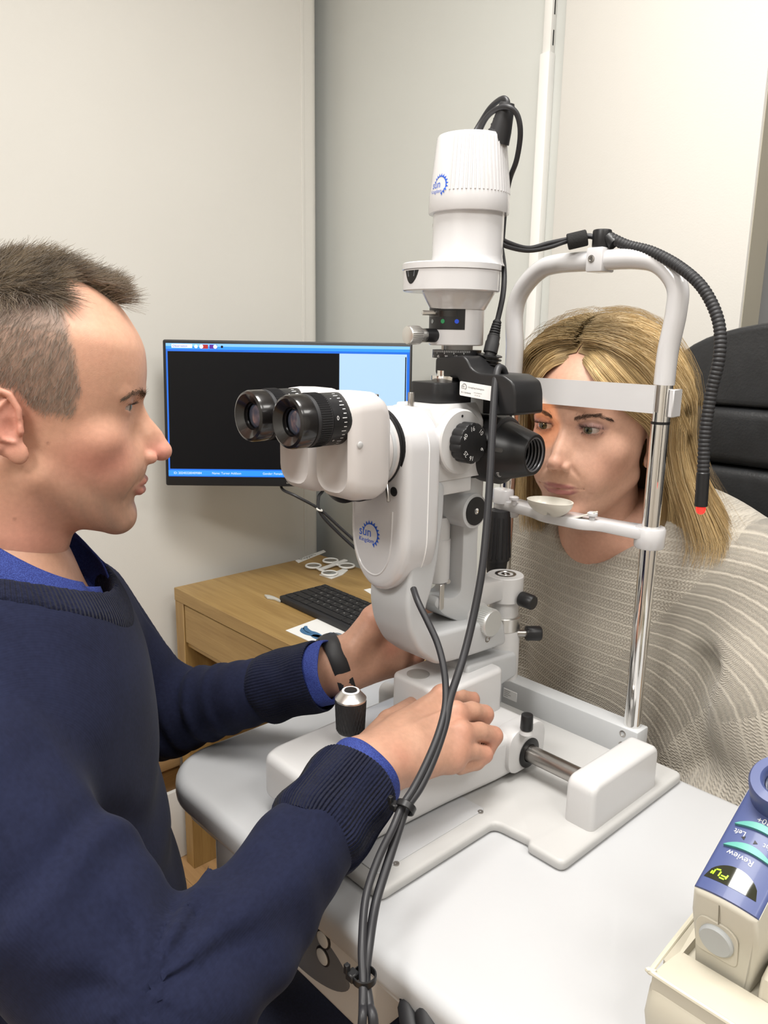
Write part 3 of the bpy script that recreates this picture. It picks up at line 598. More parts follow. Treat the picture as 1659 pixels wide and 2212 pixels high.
g.build('knurled_grip', mat('knob_pale_metal', (0.62, 0.63, 0.62), 0.4, metal=0.6), kn)
lk = [tuple(OX(u, v, PVX+0.010)[1:]) for u, v in ((1030, 1262), (1095, 1250), (1095, 1292), (1040, 1312), (1024, 1300))]
G().prism(rounded(lk, 0.005), (PVX-0.022, 0, 0), (0, 1, 0), (0, 0, 1), (1, 0, 0), 0.034, 0.003, 2).build('pivot_link', WHITE, sl)
jz0 = OY(1010, 1072, IY)[2]; jz1 = OY(1016, 1026, IY)[2]
IX = OY(1013, 1000, IY)[0]
G().lathe((IX, IY, jc[2]+0.012), (0, 0, 1), [(0.0168, 0), (0.0168, jz1-jc[2]-0.013), (0.0155, jz1-jc[2]-0.012)], 36).build('column_socket', GREYWHITE, sl)
G().cyl((IX, IY, jz1-0.002), (IX, IY, 1.262), 0.0086, n=28).build('black_column', BLACKGLOSS, sl)
c = OY(1003, 868, IY); G().cyl((IX-0.001, IY, c[2]-0.010), (IX-0.001, IY, c[2]+0.012), 0.0215, n=36, bev=0.001).build('prism_collar', GREYWHITE, sl)
G().box((IX+0.018, IY-0.004, c[2]-0.010), (IX+0.034, IY+0.012, c[2]+0.010), 0.001, 1).build('prism_stop', BLACK, sl)
zc_ = OY(965, 838, 0.632)
G().lathe(V(zc_[0], 0.632, 1.2490), (0, 0, 1), [(0.0165, 0), (0.0168, 0.001), (0.0168, 0.0065), (0.0115, 0.007), (0.0115, 0.012), (0.0005, 0.0125)], 40).build('chrome_collar', CHROME, sl)
# --- lamp tower
LX, LY = OY(985, 735, 0.652)[0], 0.652
z0, z1_ = OY(985, 746, LY)[2], OY(985, 668, LY)[2]
tw = G().lathe((LX, LY, z0), (0, 0, 1), [(0.0285, 0), (0.0295, 0.001), (0.0295, z1_-z0)], 48).build('filter_column', WHITE_GLOSS, sl)
FZ0, FZ1 = OY(975, 632, 0.648)[2], OY(975, 572, 0.648)[2]
fc = OY(975, 600, 0.645)
G().lathe((LX+0.001, LY, z1_-0.0005), (0, 0, 1), [(0.0295, 0), (0.0300, 0.001), (0.0385, FZ0-z1_-0.001), (0.0385, FZ0-z1_+0.002)], 48).build('tower_cone', WHITE_GLOSS, tw)
fx, fy = fc[0], 0.645
fw_ = G().lathe((fx, fy, FZ0), (0, 0, 1), [(0.050, 0), (0.0515, 0.0012), (0.0515, FZ1-FZ0-0.0075)], 64).build('aperture_wheel_housing', WHITE_GLOSS, sl)
G().lathe((fx, fy, FZ1-0.0072), (0, 0, 1), [(0.0515, 0), (0.0525, 0.0006), (0.0525, 0.0062), (0.0515, 0.0072), (0.036, 0.0075)], 64).build('housing_lid', WHITE_GLOSS, fw_)
# finger window: its dark inside painted as a patch on the wheel housing
a0 = math.atan2(-0.9, -0.40)
def wrap(cx, cy, r, a_c, zc): return lambda p, q: V(cx+r*math.cos(a_c+p/r), cy+r*math.sin(a_c+p/r), zc+q)
ac = math.radians(-101)
fn = wrap(fx, fy, 0.05165, ac, FZ1-0.0085)
N_ = 14; arcp = [( -0.0120+0.024*i/N_, -0.0135*math.sin(math.pi*i/N_)**0.75) for i in range(N_+1)]
g = G(); vv = [fn(p, 0) for p, q in arcp]+[fn(p, q) for p, q in arcp]; g.add(vv, [(i, i+1, N_+2+i, N_+1+i) for i in range(N_)]); g.build('finger_window', DARKHOLE, fw_, sharp=180)
fn2 = wrap(fx, fy, 0.0518, ac, FZ1-0.0085); g = G(); g.add([fn2(-0.007, 0), fn2(0.0065, 0), fn2(0.0055, -0.006), fn2(-0.0055, -0.006)], [(0, 1, 2, 3)]); g.build('aperture_dial', GREYP, fw_, sharp=180)
hx, hy = OY(1011, 500, 0.664)[0], 0.664
hz0, hz1 = FZ1-0.001, OY(1011, 462, hy)[2]
hs = G().lathe((hx, hy, hz0), (0, 0, 1), [(0.0405, 0), (0.0385, 0.004), (0.0375, 0.010), (0.0375, hz1-hz0+0.004)], 64).build('lamp_housing', WHITE_GLOSS, sl)
c = V(*OY(952, 483, hy-0.03)); aa = math.radians(-142); d = V(math.cos(aa), math.sin(aa), 0)
G().lathe(V(hx, hy, hz1-0.012)+d*0.0368, d, [(0.0024, 0), (0.0024, 0.001), (0.0012, 0.001)], 16).build('housing_screw', STEEL, hs)
tz1 = OY(1022, 300, hy)[2]
cz = hz1-0.001; H_ = tz1-cz+0.002
prof = [(0.0395, 0), (0.0420, 0.0), (0.0425, 0.001), (0.0422, 0.017), (0.0415, 0.021), (0.0358, H_-0.003), (0.0345, H_-0.0005), (0.0310, H_), (0.005, H_-0.0005)]
lc = G().lathe((hx, hy, cz), (0, 0, 1), prof, 72).build('lamp_cap', WHITE_GLOSS, sl)
# cooling ribs of the cap (each a rounded upright bead)
for k in range(24):
    a = math.radians(-77+k*6.0); r0, r1 = 0.0416, 0.0359; d = V(math.cos(a), math.sin(a), 0)
    G().tube([V(hx, hy, cz+0.0195)+d*(r0-0.0002), V(hx, hy, cz+0.024)+d*(r0-0.0004), V(hx, hy, tz1-0.003)+d*(r1-0.0001)], 0.00115, 6, smooth=3).build('cap_rib', WHITE_GLOSS, lc)
g = G(); z_l = OY(945, 410, hy-0.03)[2]
rr_ = lambda q: 0.0424-0.00075-(max(0, (z_l+q)-(cz+0.021)))*0.098
fnl = lambda p, q: V(hx+rr_(q)*math.cos(math.radians(-115)+p/0.0418), hy+rr_(q)*math.sin(math.radians(-115)+p/0.0418), z_l+q-0.010)
rr_ = lambda q: (0.0424 if (z_l+q-0.010) < cz+0.021 else 0.0415-((z_l+q-0.010)-(cz+0.021))*(0.0415-0.0358)/(H_-0.024))+0.0002
sun_logo(g, fnl, 0.0235); g.build('logo', BLUEINK, lc, sharp=180)
# lamp lead: strain relief and looped cable on top
s0, s1 = OY(1075, 300, hy+0.008), OY(1092, 232, hy+0.008)
sr = G().lathe(s0-V(0, 0, 0.004), s1-s0, [(0.0120, 0), (0.0112, 0.012), (0.0080, 0.035), (0.0070, 0.0375)], 20).build('strain_relief', RUBBER, lc)
for k in range(4): q = s0+(s1-s0)*(0.22+0.18*k); G().torus(q, s1-s0, 0.0105-0.0011*k, 0.0012, 24, 6).build('relief_ridge', RUBBER, sr)
G().tube([s1-V(0, 0, .002), OY(1096, 220, hy+0.008), OY(1085, 213, hy+0.01), OY(1060, 232, hy+0.02), OY(1038, 265, hy+0.02), OY(1020, 296, hy+0.012)], 0.0028, 10).build('lamp_lead', CABLE, lc)
G().tube([OY(1030, 296, hy+0.01), OY(1050, 255, hy+0.005), OY(1075, 235, hy), OY(1100, 232, hy), OY(1118, 250, hy+0.006), OY(1124, 290, hy+0.012), OY(1116, 345, hy+0.022), OY(1101, 388, hy+0.036), OY(1092, 440, hy+0.045), OY(1085, 520, hy+0.044)], 0.0028, 10).build('lamp_lead', CABLE, lc)
# filter selector window with coloured dots and pin
g = G(); rw = 0.0297
a_a, a_b = math.radians(-136), math.radians(-31); zz0, zz1 = OY(960, 712, 0.625)[2], OY(960, 664, 0.625)[2]
vv = [V(LX+rw*math.cos(a_a+(a_b-a_a)*i/20), LY+rw*math.sin(a_a+(a_b-a_a)*i/20), z) for i in range(21) for z in (zz0, zz1)]
fwn = g.add(vv, [(2*i, 2*i+2, 2*i+3, 2*i+1) for i in range(20)]).build('filter_window', BLACK, tw, sharp=180)
g = G(); vv = [V(LX+(rw+.0001)*math.cos(a_a+(a_b-a_a)*(0.1+0.72*i/20)), LY+(rw+.0001)*math.sin(a_a+(a_b-a_a)*(0.1+0.72*i/20)), z) for i in range(21) for z in (zz1-0.0095, zz1-0.0035)]
g.add(vv, [(2*i, 2*i+2, 2*i+3, 2*i+1) for i in range(20)]).build('filter_slot', BLACKGLOSS, fwn, sharp=180)
for col, f_, nm in (((0.25, 0.27, 0.28), 0.27, 'clear_dot'), ((0.02, 0.22, 0.08), 0.56, 'green_dot'), ((0.02, 0.07, 0.55), 0.84, 'blue_dot')):
    a = a_a+(a_b-a_a)*f_; d = V(math.cos(a), math.sin(a), 0); G().lathe(V(LX, LY, zz0+0.0085)+d*(rw-0.0001), d, [(0.0023, 0), (0.0023, 0.0004), (0.0003, 0.0004)], 16).build(nm, mat(nm, col, 0.4), fwn)
c = OY(928, 676, 0.620); G().cyl(V(c[0]+0.006, 0.627, c[2]), V(c[0]-0.002, 0.611, c[2]), 0.0026, n=14, bev=0.0005).build('filter_pin', ALU, tw)
c = OY(900, 724, 0.607)
d = norm((-0.12, -1, 0)); kp = V(LX-0.004, LY-0.024, c[2])
G().cyl(kp, kp+d*0.021, 0.0072, n=24).build('selector_shaft', BLACK, tw)
g = G().cyl(kp+d*0.019, kp+d*0.027, 0.0072, n=24); g.cyl(kp+d*0.026, kp+d*0.042, 0.0092, n=28, bev=0.001)
for k in range(28): a = 2*math.pi*k/28; x_, y_, z_ = frame(d); o = (x_*math.cos(a)+y_*math.sin(a))*0.0092; g.tube([kp+d*0.0275+o, kp+d*0.0405+o], 0.0006, 5, smooth=0)
g.build('selector_knob', ALU, tw)
# neck, rod and angle scale under the column
nz = OY(990, 772, LY)[2]
G().cyl((LX+0.004, LY, nz), (LX+0.004, LY, z0+0.002), 0.0155, n=32).build('neck', WHITE, tw)
c = OY(957, 752, LY-0.018); G().cyl((c[0], LY-0.018, nz), (c[0], LY-0.018, z0+0.002), 0.0018, n=12).build('stop_rod', STEEL, tw)
rz = OY(990, 757, LY-0.02)[2]
an = G().lathe((LX+0.002, LY, rz-0.0085), (0, 0, 1), [(0.0265, 0), (0.0265, 0.0085), (0.0150, 0.0086)], 56).build('angle_scale', BLACK, tw)
g = G()
for k in range(34):
    a = math.radians(-170+k*4.6); d = V(math.cos(a), math.sin(a), 0); tq = V(-math.sin(a), math.cos(a), 0); o = V(LX+0.002, LY, rz-0.0005)+d*0.02662; L_ = 0.0035 if k % 5 == 0 else 0.002
    g.add([o+tq*0.0002, o-tq*0.0002, o-tq*0.0002-V(0, 0, L_), o+tq*0.0002-V(0, 0, L_)], [(0, 1, 2, 3)])
for s_, k in (('0', 30), ('15', 26), ('30', 21), ('45', 16), ('30', 11), ('15', 6)):
    a = math.radians(-170+k*4.6); lettering(g, s_, wrap(LX+0.002, LY, 0.02665, a, rz-0.0079), 0.0036, 0, align='CENTER')
g.build('scale_marks', WHITEINK, an, sharp=180)
# --- background illuminator: bracket, connector, drum with threaded cone
bp2 = 0.6215
pp = [(940, 772), (1000, 768), (1010, 778), (1018, 796), (1034, 806), (1086, 810), (1108, 826), (1113, 850), (1113, 898), (1066, 898), (1064, 858), (1000, 848), (992, 838), (990, 816), (946, 814), (939, 806)]
pol = [(p[0], p[2]) for p in (OY(u, v, bp2) for u, v in pp)]
bi = G().prism(rounded(pol, 0.004, 4), (0, bp2, 0), (1, 0, 0), (0, 0, 1), (0, 1, 0), 0.046, 0.0022, 3).build('illuminator_bracket', BLACK, sl)
q0, q1, q2 = OY(994, 823, bp2-0.0003), OY(1065, 835, bp2-0.0003), OY(994, 848, bp2-0.0003)
lu = norm(q1-q0); ld = V(0, 0, -1); lw, lh = np.linalg.norm(q1-q0)*0.985, 0.0145
lp = G().prism(rrect(0, -lh, lw, 0, 0.0015, 3), q0+V(0, -0.0003, 0), lu, V(0, 0, 1), V(0, 1, 0), 0.0006, 0).build('maker_label', mat('label_white', (0.80, 0.80, 0.80), 0.35), bi)
g = G(); fo = lambda a, b: q0+V(0, -0.00045, 0)+lu*a+V(0, 0, 1)*b
sun_logo(g, lambda a, b: fo(a+0.0022, b-0.0085), 0.0072)
lettering(g, 'ChongQing Sunkingdom', fo, 0.0022, 0, (0.0115, -0.0055)); lettering(g, 'SN 11364400438', fo, 0.0019, 0, (0.0022, -0.0115)); lettering(g, 'www.sunkingdom.cn', fo, 0.0013, 0, (0.0195, -0.0096)); lettering(g, '12V  3W  LED', fo, 0.0013, 0, (0.0205, -0.0122))
g.build('label_print', BLACKINK, lp, sharp=180)
c0 = OY(1052, 806, 0.662); c1 = OY(1058, 768, 0.662); dd = norm(c1-c0); hh = np.linalg.norm(c1-c0)
cn = G().lathe(c0-dd*0.004, dd, [(0.0165, 0), (0.0150, 0.006), (0.0110, 0.012), (0.0100, 0.013), (0.0100, hh+0.004), (0.007, hh+0.005)], 32).build('connector_body', BLACK, bi)
for k in range(3): G().lathe(c0+dd*(0.0105+0.0038*k), dd, [(0.0100, 0), (0.0132, 0.0002), (0.0132, 0.0013), (0.0100, 0.0015)], 32).build('heat_fin', BLACK, cn)
p0 = c1+dd*0.003; p1 = OY(1073, 700, 0.672); d = norm(p1-p0)
G().lathe(p0-d*0.004, d, [(0.0055, 0), (0.0055, 0.003), (0.0075, 0.004), (0.0075, 0.015), (0.0068, 0.017), (0.0068, 0.022), (0.005, 0.0225)], 22).build('lead_plug', RUBBER, cn)
g = G()
for k in range(6): g.lathe(p0+d*(0.0185+0.0028*k), d, [(0.0062-0.0003*k, 0), (0.0062-0.0003*k, 0.0015), (0.0040, 0.0016), (0.0038, 0.0028)], 18)
g.build('plug_relief', RUBBER, cn)
G().tube([p0+d*0.030, OY(1086, 640, 0.680), OY(1089, 590, 0.69), OY(1084, 545, 0.71), OY(1076, 505, 0.712)], 0.0030, 10).build('lead', CABLE, cn)
ax = norm((1.0, 0.10, -0.02)); dc = OY(1052, 967, 0.676)
dr = G().lathe(dc-ax*0.014, ax, [(0.026, -0.006), (0.034, -0.003), (0.0375, 0.004), (0.0375, 0.036), (0.0365, 0.0385), (0.0340, 0.0395)], 64).build('illuminator_drum', BLACK, bi)
cone0 = dc+ax*0.0250
G().lathe(cone0, ax, [(0.0325, 0), (0.0320, 0.002), (0.0225, 0.0345), (0.0215, 0.0360), (0.0190, 0.0362), (0.0190, 0.004), (0.006, 0.0038)], 64, caps=False).build('light_cone', BLACK, dr)
for k in range(6): G().torus(cone0+ax*(0.0345-0.0042*k), ax, 0.0182, 0.0011, 44, 8).build('thread_ring', mat('thread_grey', (0.16, 0.16, 0.17), 0.35, metal=0.4), dr)
x_, y_, z_ = frame(ax, (0, 0, 1))
def conept(p, q, a_c): r_ = 0.0320-(0.0095)*(q-0.002)/0.0325+0.0003; a = a_c+p/r_; return cone0+ax*q+(x_*math.cos(a)+y_*math.sin(a))*r_
# x_ is across, y_ is up: find the angle facing the camera
camdir = CAMP-cone0; ang = math.atan2(np.dot(camdir, y_), np.dot(camdir, x_))
slot = [(a, b) for a, b in rrect(-0.0022, 0.004, 0.0022, 0.014, 0.0021, 4)]
sg_ = -1 if np.dot(x_*math.cos(ang-0.3)+y_*math.sin(ang-0.3), V(0, 0, 1)) > np.dot(x_*math.cos(ang)+y_*math.sin(ang), V(0, 0, 1)) else 1
g = G(); g.add([conept(p, q, ang-sg_*0.02) for p, q in slot], [tuple(range(len(slot)))]); g.build('cone_slot', BLACKGLOSS, dr, sharp=180)
g = G(); vv, ff = text2d('6un9', 0.0085)
g.add([conept(sg_*(p[0]-0.004)*0.55-0.002*sg_, 0.003+p[1]*0.55+0.001, ang-sg_*1.05) for p in vv], ff); g.build('cone_marking', WHITEINK, dr, sharp=180)

# the lamp's narrow warm beam on the patient's right eye
sp_ = bpy.data.lights.new('slit_beam', 'SPOT'); sp_.energy = 0.55; sp_.color = (1.0, 0.50, 0.20); sp_.spot_size = math.radians(34); sp_.spot_blend = 0.35; sp_.shadow_soft_size = 0.004
so_ = bpy.data.objects.new('slit_beam', sp_); COL.objects.link(so_); so_.location = (-0.592, 0.690, 1.222); so_.rotation_euler = (Vector((-0.580, 0.80, 1.198))-so_.location).to_track_quat('-Z', 'Y').to_euler()

# ================================================================== CABLES OF THE LAMP
ca = thing('illuminator_cable', 'thick black cable looping from the illuminator down past the wrist', 'cable', tuple(OD(1060, 900, 0.78)))
cA = [(1092, 812, 0.80), (1086, 797, 0.795), (1076, 797, 0.79), (1070, 830, 0.785), (1064, 920, 0.78), (1058, 1040, 0.775), (1050, 1150, 0.77), (1040, 1240, 0.765), (1023, 1330, 0.76), (1005, 1405, 0.752), (988, 1460, 0.742), (972, 1510, 0.733), (960, 1570, 0.722), (936, 1640, 0.705), (908, 1700, 0.69), (878, 1745, 0.678), (862, 1790, 0.668), (836, 1870, 0.65), (812, 1950, 0.63), (797, 2040, 0.60), (790, 2110, 0.585), (797, 2170, 0.57), (806, 2240, 0.56)]
fall = lambda p, sx: [p+V(0.0, -0.01, -0.12), V(p[0]+sx, p[1]-0.02, 0.30), V(p[0]+sx, p[1]-0.01, 0.03), V(p[0]+sx+0.05, p[1]+0.03, 0.006), V(p[0]+sx+0.20, p[1]+0.06, 0.006)]
G().tube([OD(*p) for p in cA]+fall(OD(*cA[-1]), 0.01), 0.0038, 12).build('sheath', CABLE, ca)
cb = thing('microscope_cable', 'black cable hanging from the bottom of the microscope casing', 'cable', tuple(OD(900, 1280, 0.76)))
cB = [(893, 1272, 0.79), (903, 1300, 0.775), (925, 1345, 0.765), (945, 1390, 0.757), (958, 1440, 0.747), (963, 1490, 0.738), (960, 1535, 0.728), (945, 1590, 0.713), (920, 1650, 0.698), (893, 1703, 0.685), (868, 1743, 0.674), (848, 1790, 0.66), (815, 1860, 0.645), (790, 1940, 0.625), (782, 2040, 0.595), (784, 2110, 0.58), (784, 2170, 0.567), (780, 2240, 0.557)]
G().tube([OD(*p) for p in cB]+fall(OD(*cB[-1]), -0.01), 0.0033, 12).build('sheath', CABLE, cb)
for (u, v, dep, lab) in ((876, 1744, 0.6745, 'black cable tie round the two cables beside the blue cuff'), (787, 2110, 0.5815, 'black cable tie round the two cables in front of the control panel')):
    c = OD(u, v, dep); ax_ = norm(OD(u-22, v+45, dep-0.012)-c) if v < 1900 else V(0, 0, -1.0)
    t = thing('cable_tie', lab, 'cable tie', tuple(c), 'cable ties')
    G().lathe(c-ax_*0.003, ax_, [(0.0088, 0), (0.0092, 0.0005), (0.0092, 0.0055), (0.0088, 0.006), (0.0080, 0.006), (0.0080, 0), (0.0088, 0)], 24, caps=False).build('strap', BLACK, t)
    h = c-RT*0.0088-DN*0.001; G().box(h-V(.004, .004, .0035), h+V(.004, .004, .0035), 0.001, 1).build('tie_head', BLACK, t)
    G().box(h-RT*0.004-DN*0.005-V(.002, .002, .004), h-RT*0.004-DN*0.005+V(.002, .002, .004), 0.0005, 1).build('tie_tail', BLACK, t)
# leads from the tower to the head rest, gathered in a hook and loop wrap
ld_ = thing('fixation_lead', 'pair of thin black leads running from lamp tower to head rest', 'cable', tuple(OY(1160, 535, 0.74)))
e_ = OY(1262, 517, PY-0.005)
for dz, r_ in ((0.0, 0.0027), (0.0045, 0.0024)):
    G().tube([OY(1078, 520, 0.712)+V(0, 0, dz), OY(1095, 532, 0.72)+V(0, 0, dz), OY(1140, 541-dz*400, 0.745)+V(0, 0, dz*0.4), OY(1185, 534, 0.77)+V(0, 0, dz), OY(1225, 521, 0.79)+V(0, 0, dz*0.5), OY(1270, 511, PY-0.002)+V(0, 0, dz*0.3), OY(1290, 516, PY)+V(0, 0, 0)], r_, 10).build('lead', CABLE, ld_)
wa, wb = OY(1226, 523, 0.790), OY(1268, 513, 0.803)
G().lathe(wa, wb-wa, [(0.0082, 0), (0.0090, 0.001), (0.0090, np.linalg.norm(wb-wa)-0.001), (0.0082, np.linalg.norm(wb-wa))], 20).build('hook_and_loop_wrap', mat('velcro', (0.015, 0.015, 0.015), 0.95, bump=0.8, bscale=900), ld_)

# ================================================================== DESK AND WHAT LIES ON IT
DZ, DX0, DX1, DY0, DY1 = 0.72, -1.586, -0.80, 0.828, 1.255
dk = thing('desk', 'oak veneer desk with one drawer pushed into the corner', 'desk', (-1.19, 1.04, 0))
G().box((DX0, DY0, DZ-0.030), (DX1, DY1, DZ), 0.0012, 1).build('desk_top', OAK, dk)
for x0, x1 in ((DX0+0.001, DX0+0.037), (DX1-0.037, DX1-0.001)): G().box((x0, DY0+0.001, 0.0), (x1, DY1, DZ-0.030), 0.001, 1).build('side_panel', OAKV, dk)
G().box((DX0+0.037, DY1-0.02, 0.30), (DX1-0.037, DY1-0.004, DZ-0.030)).build('back_panel', OAK, dk)
G().box((DX0+0.037, DY0+0.01, 0.585), (DX1-0.037, DY1-0.02, 0.595)).build('drawer_base', OAK, dk)
G().box((DX0+0.0405, DY0+0.003, 0.598), (DX1-0.0405, DY0+0.021, DZ-0.0335), 0.001, 1).build('drawer', OAK, dk)

# --- monitor on a wall arm
mo = thing('monitor', 'black framed computer monitor showing a dark viewing window with blue borders', 'monitor', (-1.38, 1.0, 0.98))
TLm, TRm = OD(351, 733, 1.645), OD(891, 747, 1.665)
Um = norm(TRm-TLm); Um = norm(V(Um[0], Um[1], 0)); Nm = norm(V(Um[1], -Um[0], 0)); Nm = Nm if np.dot(Nm, CAMP-TLm) > 0 else -Nm
tl = math.radians(5.5); Wm = V(0, 0, math.cos(tl))-Nm*math.sin(tl); Nf = norm(np.cross(Um, Wm)); Nf = Nf if np.dot(Nf, CAMP-TLm) > 0 else -Nf
MWd = np.linalg.norm(TRm-TLm); MHt = 0.3065
mp_ = lambda a, b, d=0.0: TLm+Um*a-Wm*b+Nf*d
def mrect(g, a0, b0, a1, b1, d, k=0): g.add([mp_(a0, b0, d), mp_(a1, b0, d), mp_(a1, b1, d), mp_(a0, b1, d)], [(0, 1, 2, 3)], k)
g = G().prism(rrect(0, -MHt, MWd, 0, 0.004, 3), TLm-Nf*0.022, Um, Wm, Nf, 0.022, 0.002, 2); g.build('bezel', BLACK, mo)
G().prism(rrect(MWd*0.2, -MHt*0.85, MWd*0.8, -MHt*0.2, 0.03, 4), TLm-Nf*0.05, Um, Wm, Nf, 0.03, 0.008, 2).build('back_cover', BLACK, mo)
def emi(n, c, s): return mat(n, (c[0]*0.3, c[1]*0.3, c[2]*0.3), 0.25, emit=c, estr=s)
def screen_grad():
    M = bpy.data.materials.new('screen_pale'); M.use_nodes = True; N = M.node_tree.nodes; L = M.node_tree.links; b = N['Principled BSDF']
    b.inputs['Roughness'].default_value = 0.3; b.inputs['Base Color'].default_value = (0.1, 0.12, 0.14, 1); b.inputs['Emission Color'].default_value = (0.44, 0.68, 0.96, 1); b.inputs['Emission Strength'].default_value = 1.3
    return M
mats = [mat('screen_black', (0.005, 0.005, 0.006), 0.35, spec=0.15), emi('screen_blue', (0.012, 0.13, 0.62), 1.5), emi('screen_lightblue', (0.20, 0.48, 0.95), 1.5), screen_grad(), emi('screen_white', (0.75, 0.85, 1.0), 1.3), emi('screen_red', (0.45, 0.02, 0.02), 1.2), emi('screen_purple', (0.10, 0.02, 0.30), 1.2), emi('screen_bluebar', (0.03, 0.26, 0.90), 1.5)]
sx0, sx1, sy0, sy1 = 0.0065, MWd-0.0055, 0.0075, MHt-0.0195
g = G(); mrect(g, sx0, sy0, sx1, sy1, 0.0006, 1)
mrect(g, sx0, sy0, sx1, sy0+0.006, 0.0009, 2); mrect(g, sx0, sy0+0.006, sx1, sy0+0.012, 0.00088, 7); mrect(g, sx0, sy1-0.0135, sx1, sy1-0.002, 0.0009, 7)
mrect(g, sx0+0.0035, sy0+0.0165, sx0+0.363, sy1-0.0165, 0.001, 0); mrect(g, sx0+0.363, sy0+0.0165, sx1-0.006, sy1-0.0165, 0.001, 3); mrect(g, sx1-0.0095, sy0+0.022, sx1-0.0070, sy1-0.05, 0.0012, 0)
mrect(g, sx0+0.012, sy0+0.0015, sx0+0.055, sy0+0.0095, 0.0012, 4)
for a, b, k in ((0.071, 0.088, 5), (0.091, 0.107, 6)): mrect(g, sx0+a, sy0+0.002, sx0+b, sy0+0.0105, 0.0012, k)
for a, r_, k in ((0.074, 0.0042, 4), (0.103, 0.0042, 4), (0.063, 0.0038, 4), (0.0635, 0.0026, 2), (0.117, 0.0026, 0)):
    c = (sx0+a, sy0+0.0062); d = 0.0014+0.0001*k; g.add([mp_(c[0]+r_*math.cos(t), c[1]+r_*math.sin(t), d) for t in [2*math.pi*i/16 for i in range(16)]], [tuple(range(16))], k)
fnm = lambda a, b: mp_(a, -b, 0.0016)
lettering(g, 'Observation', fnm, 0.0062, 6, (sx0+0.014, -(sy0+0.0075)))
for s_, a in (('ID: 202403200409084', 0.011), ('Name: Turner Addison', 0.092), ('Gender: Female    Age: 58', 0.2), ('Date: 2024', 0.268)): lettering(g, s_, fnm, 0.0066, 4, (sx0+a, -(sy1-0.0055)))
scr = g.build('screen', mats, mo, sharp=180)
g = G(); lettering(g, 'acer', lambda a, b: mp_(a, -b, 0.0009), 0.0145, 0, (MWd*0.49, -(MHt-0.006)), space=1.0); g.build('maker_badge', mat('badge_grey', (0.22, 0.20, 0.17), 0.5), mo, sharp=180)
mc = mp_(MWd*0.52, MHt*0.5, -0.05)
g = G().cyl(mc, mc-Nf*0.03, 0.03, n=24); g.tube([mc-Nf*0.02, mc-Nf*0.05+V(-0.03, 0.02, 0), V(XL+0.03, mc[1]+0.05, mc[2])], 0.016, 12); g.build('wall_arm', BLACK, mo)
G().box((XL, mc[1]-0.01, mc[2]-0.07), (XL+0.025, mc[1]+0.11, mc[2]+0.07), 0.004, 1).build('wall_plate', BLACK, mo)
mcb = thing('monitor_cable', 'pair of black cables drooping from the monitor towards the desk', 'cable', tuple(OD(690, 1090, 1.7)))
G().tube([mp_(0.25, MHt-0.02, -0.03), mp_(0.245, MHt+0.006, -0.02), OD(640, 1072, 1.70), OD(690, 1100, 1.72), OD(735, 1140, 1.74), OD(790, 1190, 1.76)], 0.0032, 8).build('lead', CABLE, mcb)
G().tube([mp_(0.335, MHt-0.02, -0.03), mp_(0.334, MHt+0.01, -0.03), OD(688, 1075, 1.72), OD(692, 1108, 1.72), OD(730, 1150, 1.74), OD(780, 1196, 1.76)], 0.0036, 8).build('lead', CABLE, mcb)
G().torus(OD(690, 1101, 1.715), (0.3, 0.3, 1), 0.006, 0.002, 16, 6).build('cable_clip', TRIMW, mcb)

# --- keyboard
kbt = thing('keyboard', 'black computer keyboard lying on the oak desk', 'keyboard', (-1.19, 1.01, DZ))
ka = OZ(603, 1287, DZ+0.014); kr = math.radians(-2.0); KU = V(math.cos(kr), math.sin(kr), 0); KV_ = V(-math.sin(kr)-0.03, math.cos(kr), 0)
KW, KD = 0.352, 0.128
g = G().prism(rounded([(0, 0), (KW, 0), (KW, KD), (0, KD)], 0.004), V(ka[0], ka[1], DZ+0.001), KU, KV_, V(0, 0, 1), 0.013, 0.002, 2)
kbb = g.build('keyboard_body', RUBBER, kbt)
KEYM = mat('key_black', (0.016, 0.016, 0.018), 0.42)
kmesh = {}
rows = [[1]*15, [1]*13+[2], [1.5]+[1]*12+[1.5], [1.8]+[1]*11+[2.2], [2.3]+[1]*10+[2.7], [1.2, 1.2, 1.2, 5.2, 1.2, 1, 1, 1.2, 1.8]]
gl = G(); legends = ['`1234567890-=', ' QWERTYUIOP[]', ' ASDFGHJKL;', ' ZXCVBNM,.']
for r_, row_ in enumerate(rows):
    tot = sum(row_); x = 0.006; un = (KW-0.012)/tot; y1 = KD-0.006-r_*0.0200+(0.006 if r_ else 0.006); kh = 0.0125 if r_ == 0 else 0.0172; y1 = KD-0.005-(0 if r_ == 0 else 0.0148+(r_-1)*0.0200)
    for q, wd in enumerate(row_):
        key = (round(wd, 2), r_ == 0, round(un, 4))
        c = V(ka[0], ka[1], DZ+0.0135)+KU*(x+un*wd/2)+KV_*(y1-kh/2)
        if key not in kmesh:
            o = G().prism(rounded([(-un*wd/2+0.0012, -kh/2), (un*wd/2-0.0012, -kh/2), (un*wd/2-0.0012, kh/2), (-un*wd/2+0.0012, kh/2)], 0.002, 2), c, KU, KV_, V(0, 0, 1), 0.0035, 0.0008, 1).build('key', KEYM, kbb); kmesh[key] = o.data
        else:
            o = bpy.data.objects.new('key', kmesh[key]); COL.objects.link(o); o.parent = kbb; o.location = Vector(c+V(0, 0, 0.00175)-WORLD[kbb.name])
        if 1 <= r_ <= 4 and q < len(legends[r_-1]) and legends[r_-1][q] != ' ': lettering(gl, legends[r_-1][q], planar(c+V(0, 0, 0.0037), KU, KV_), 0.006, 0, (-0.004, -0.002))
        x += un*wd
o = gl.build('key_legends', mat('legend_grey', (0.42, 0.42, 0.42), 0.5), kbb, sharp=180); o['kind'] = 'stuff'

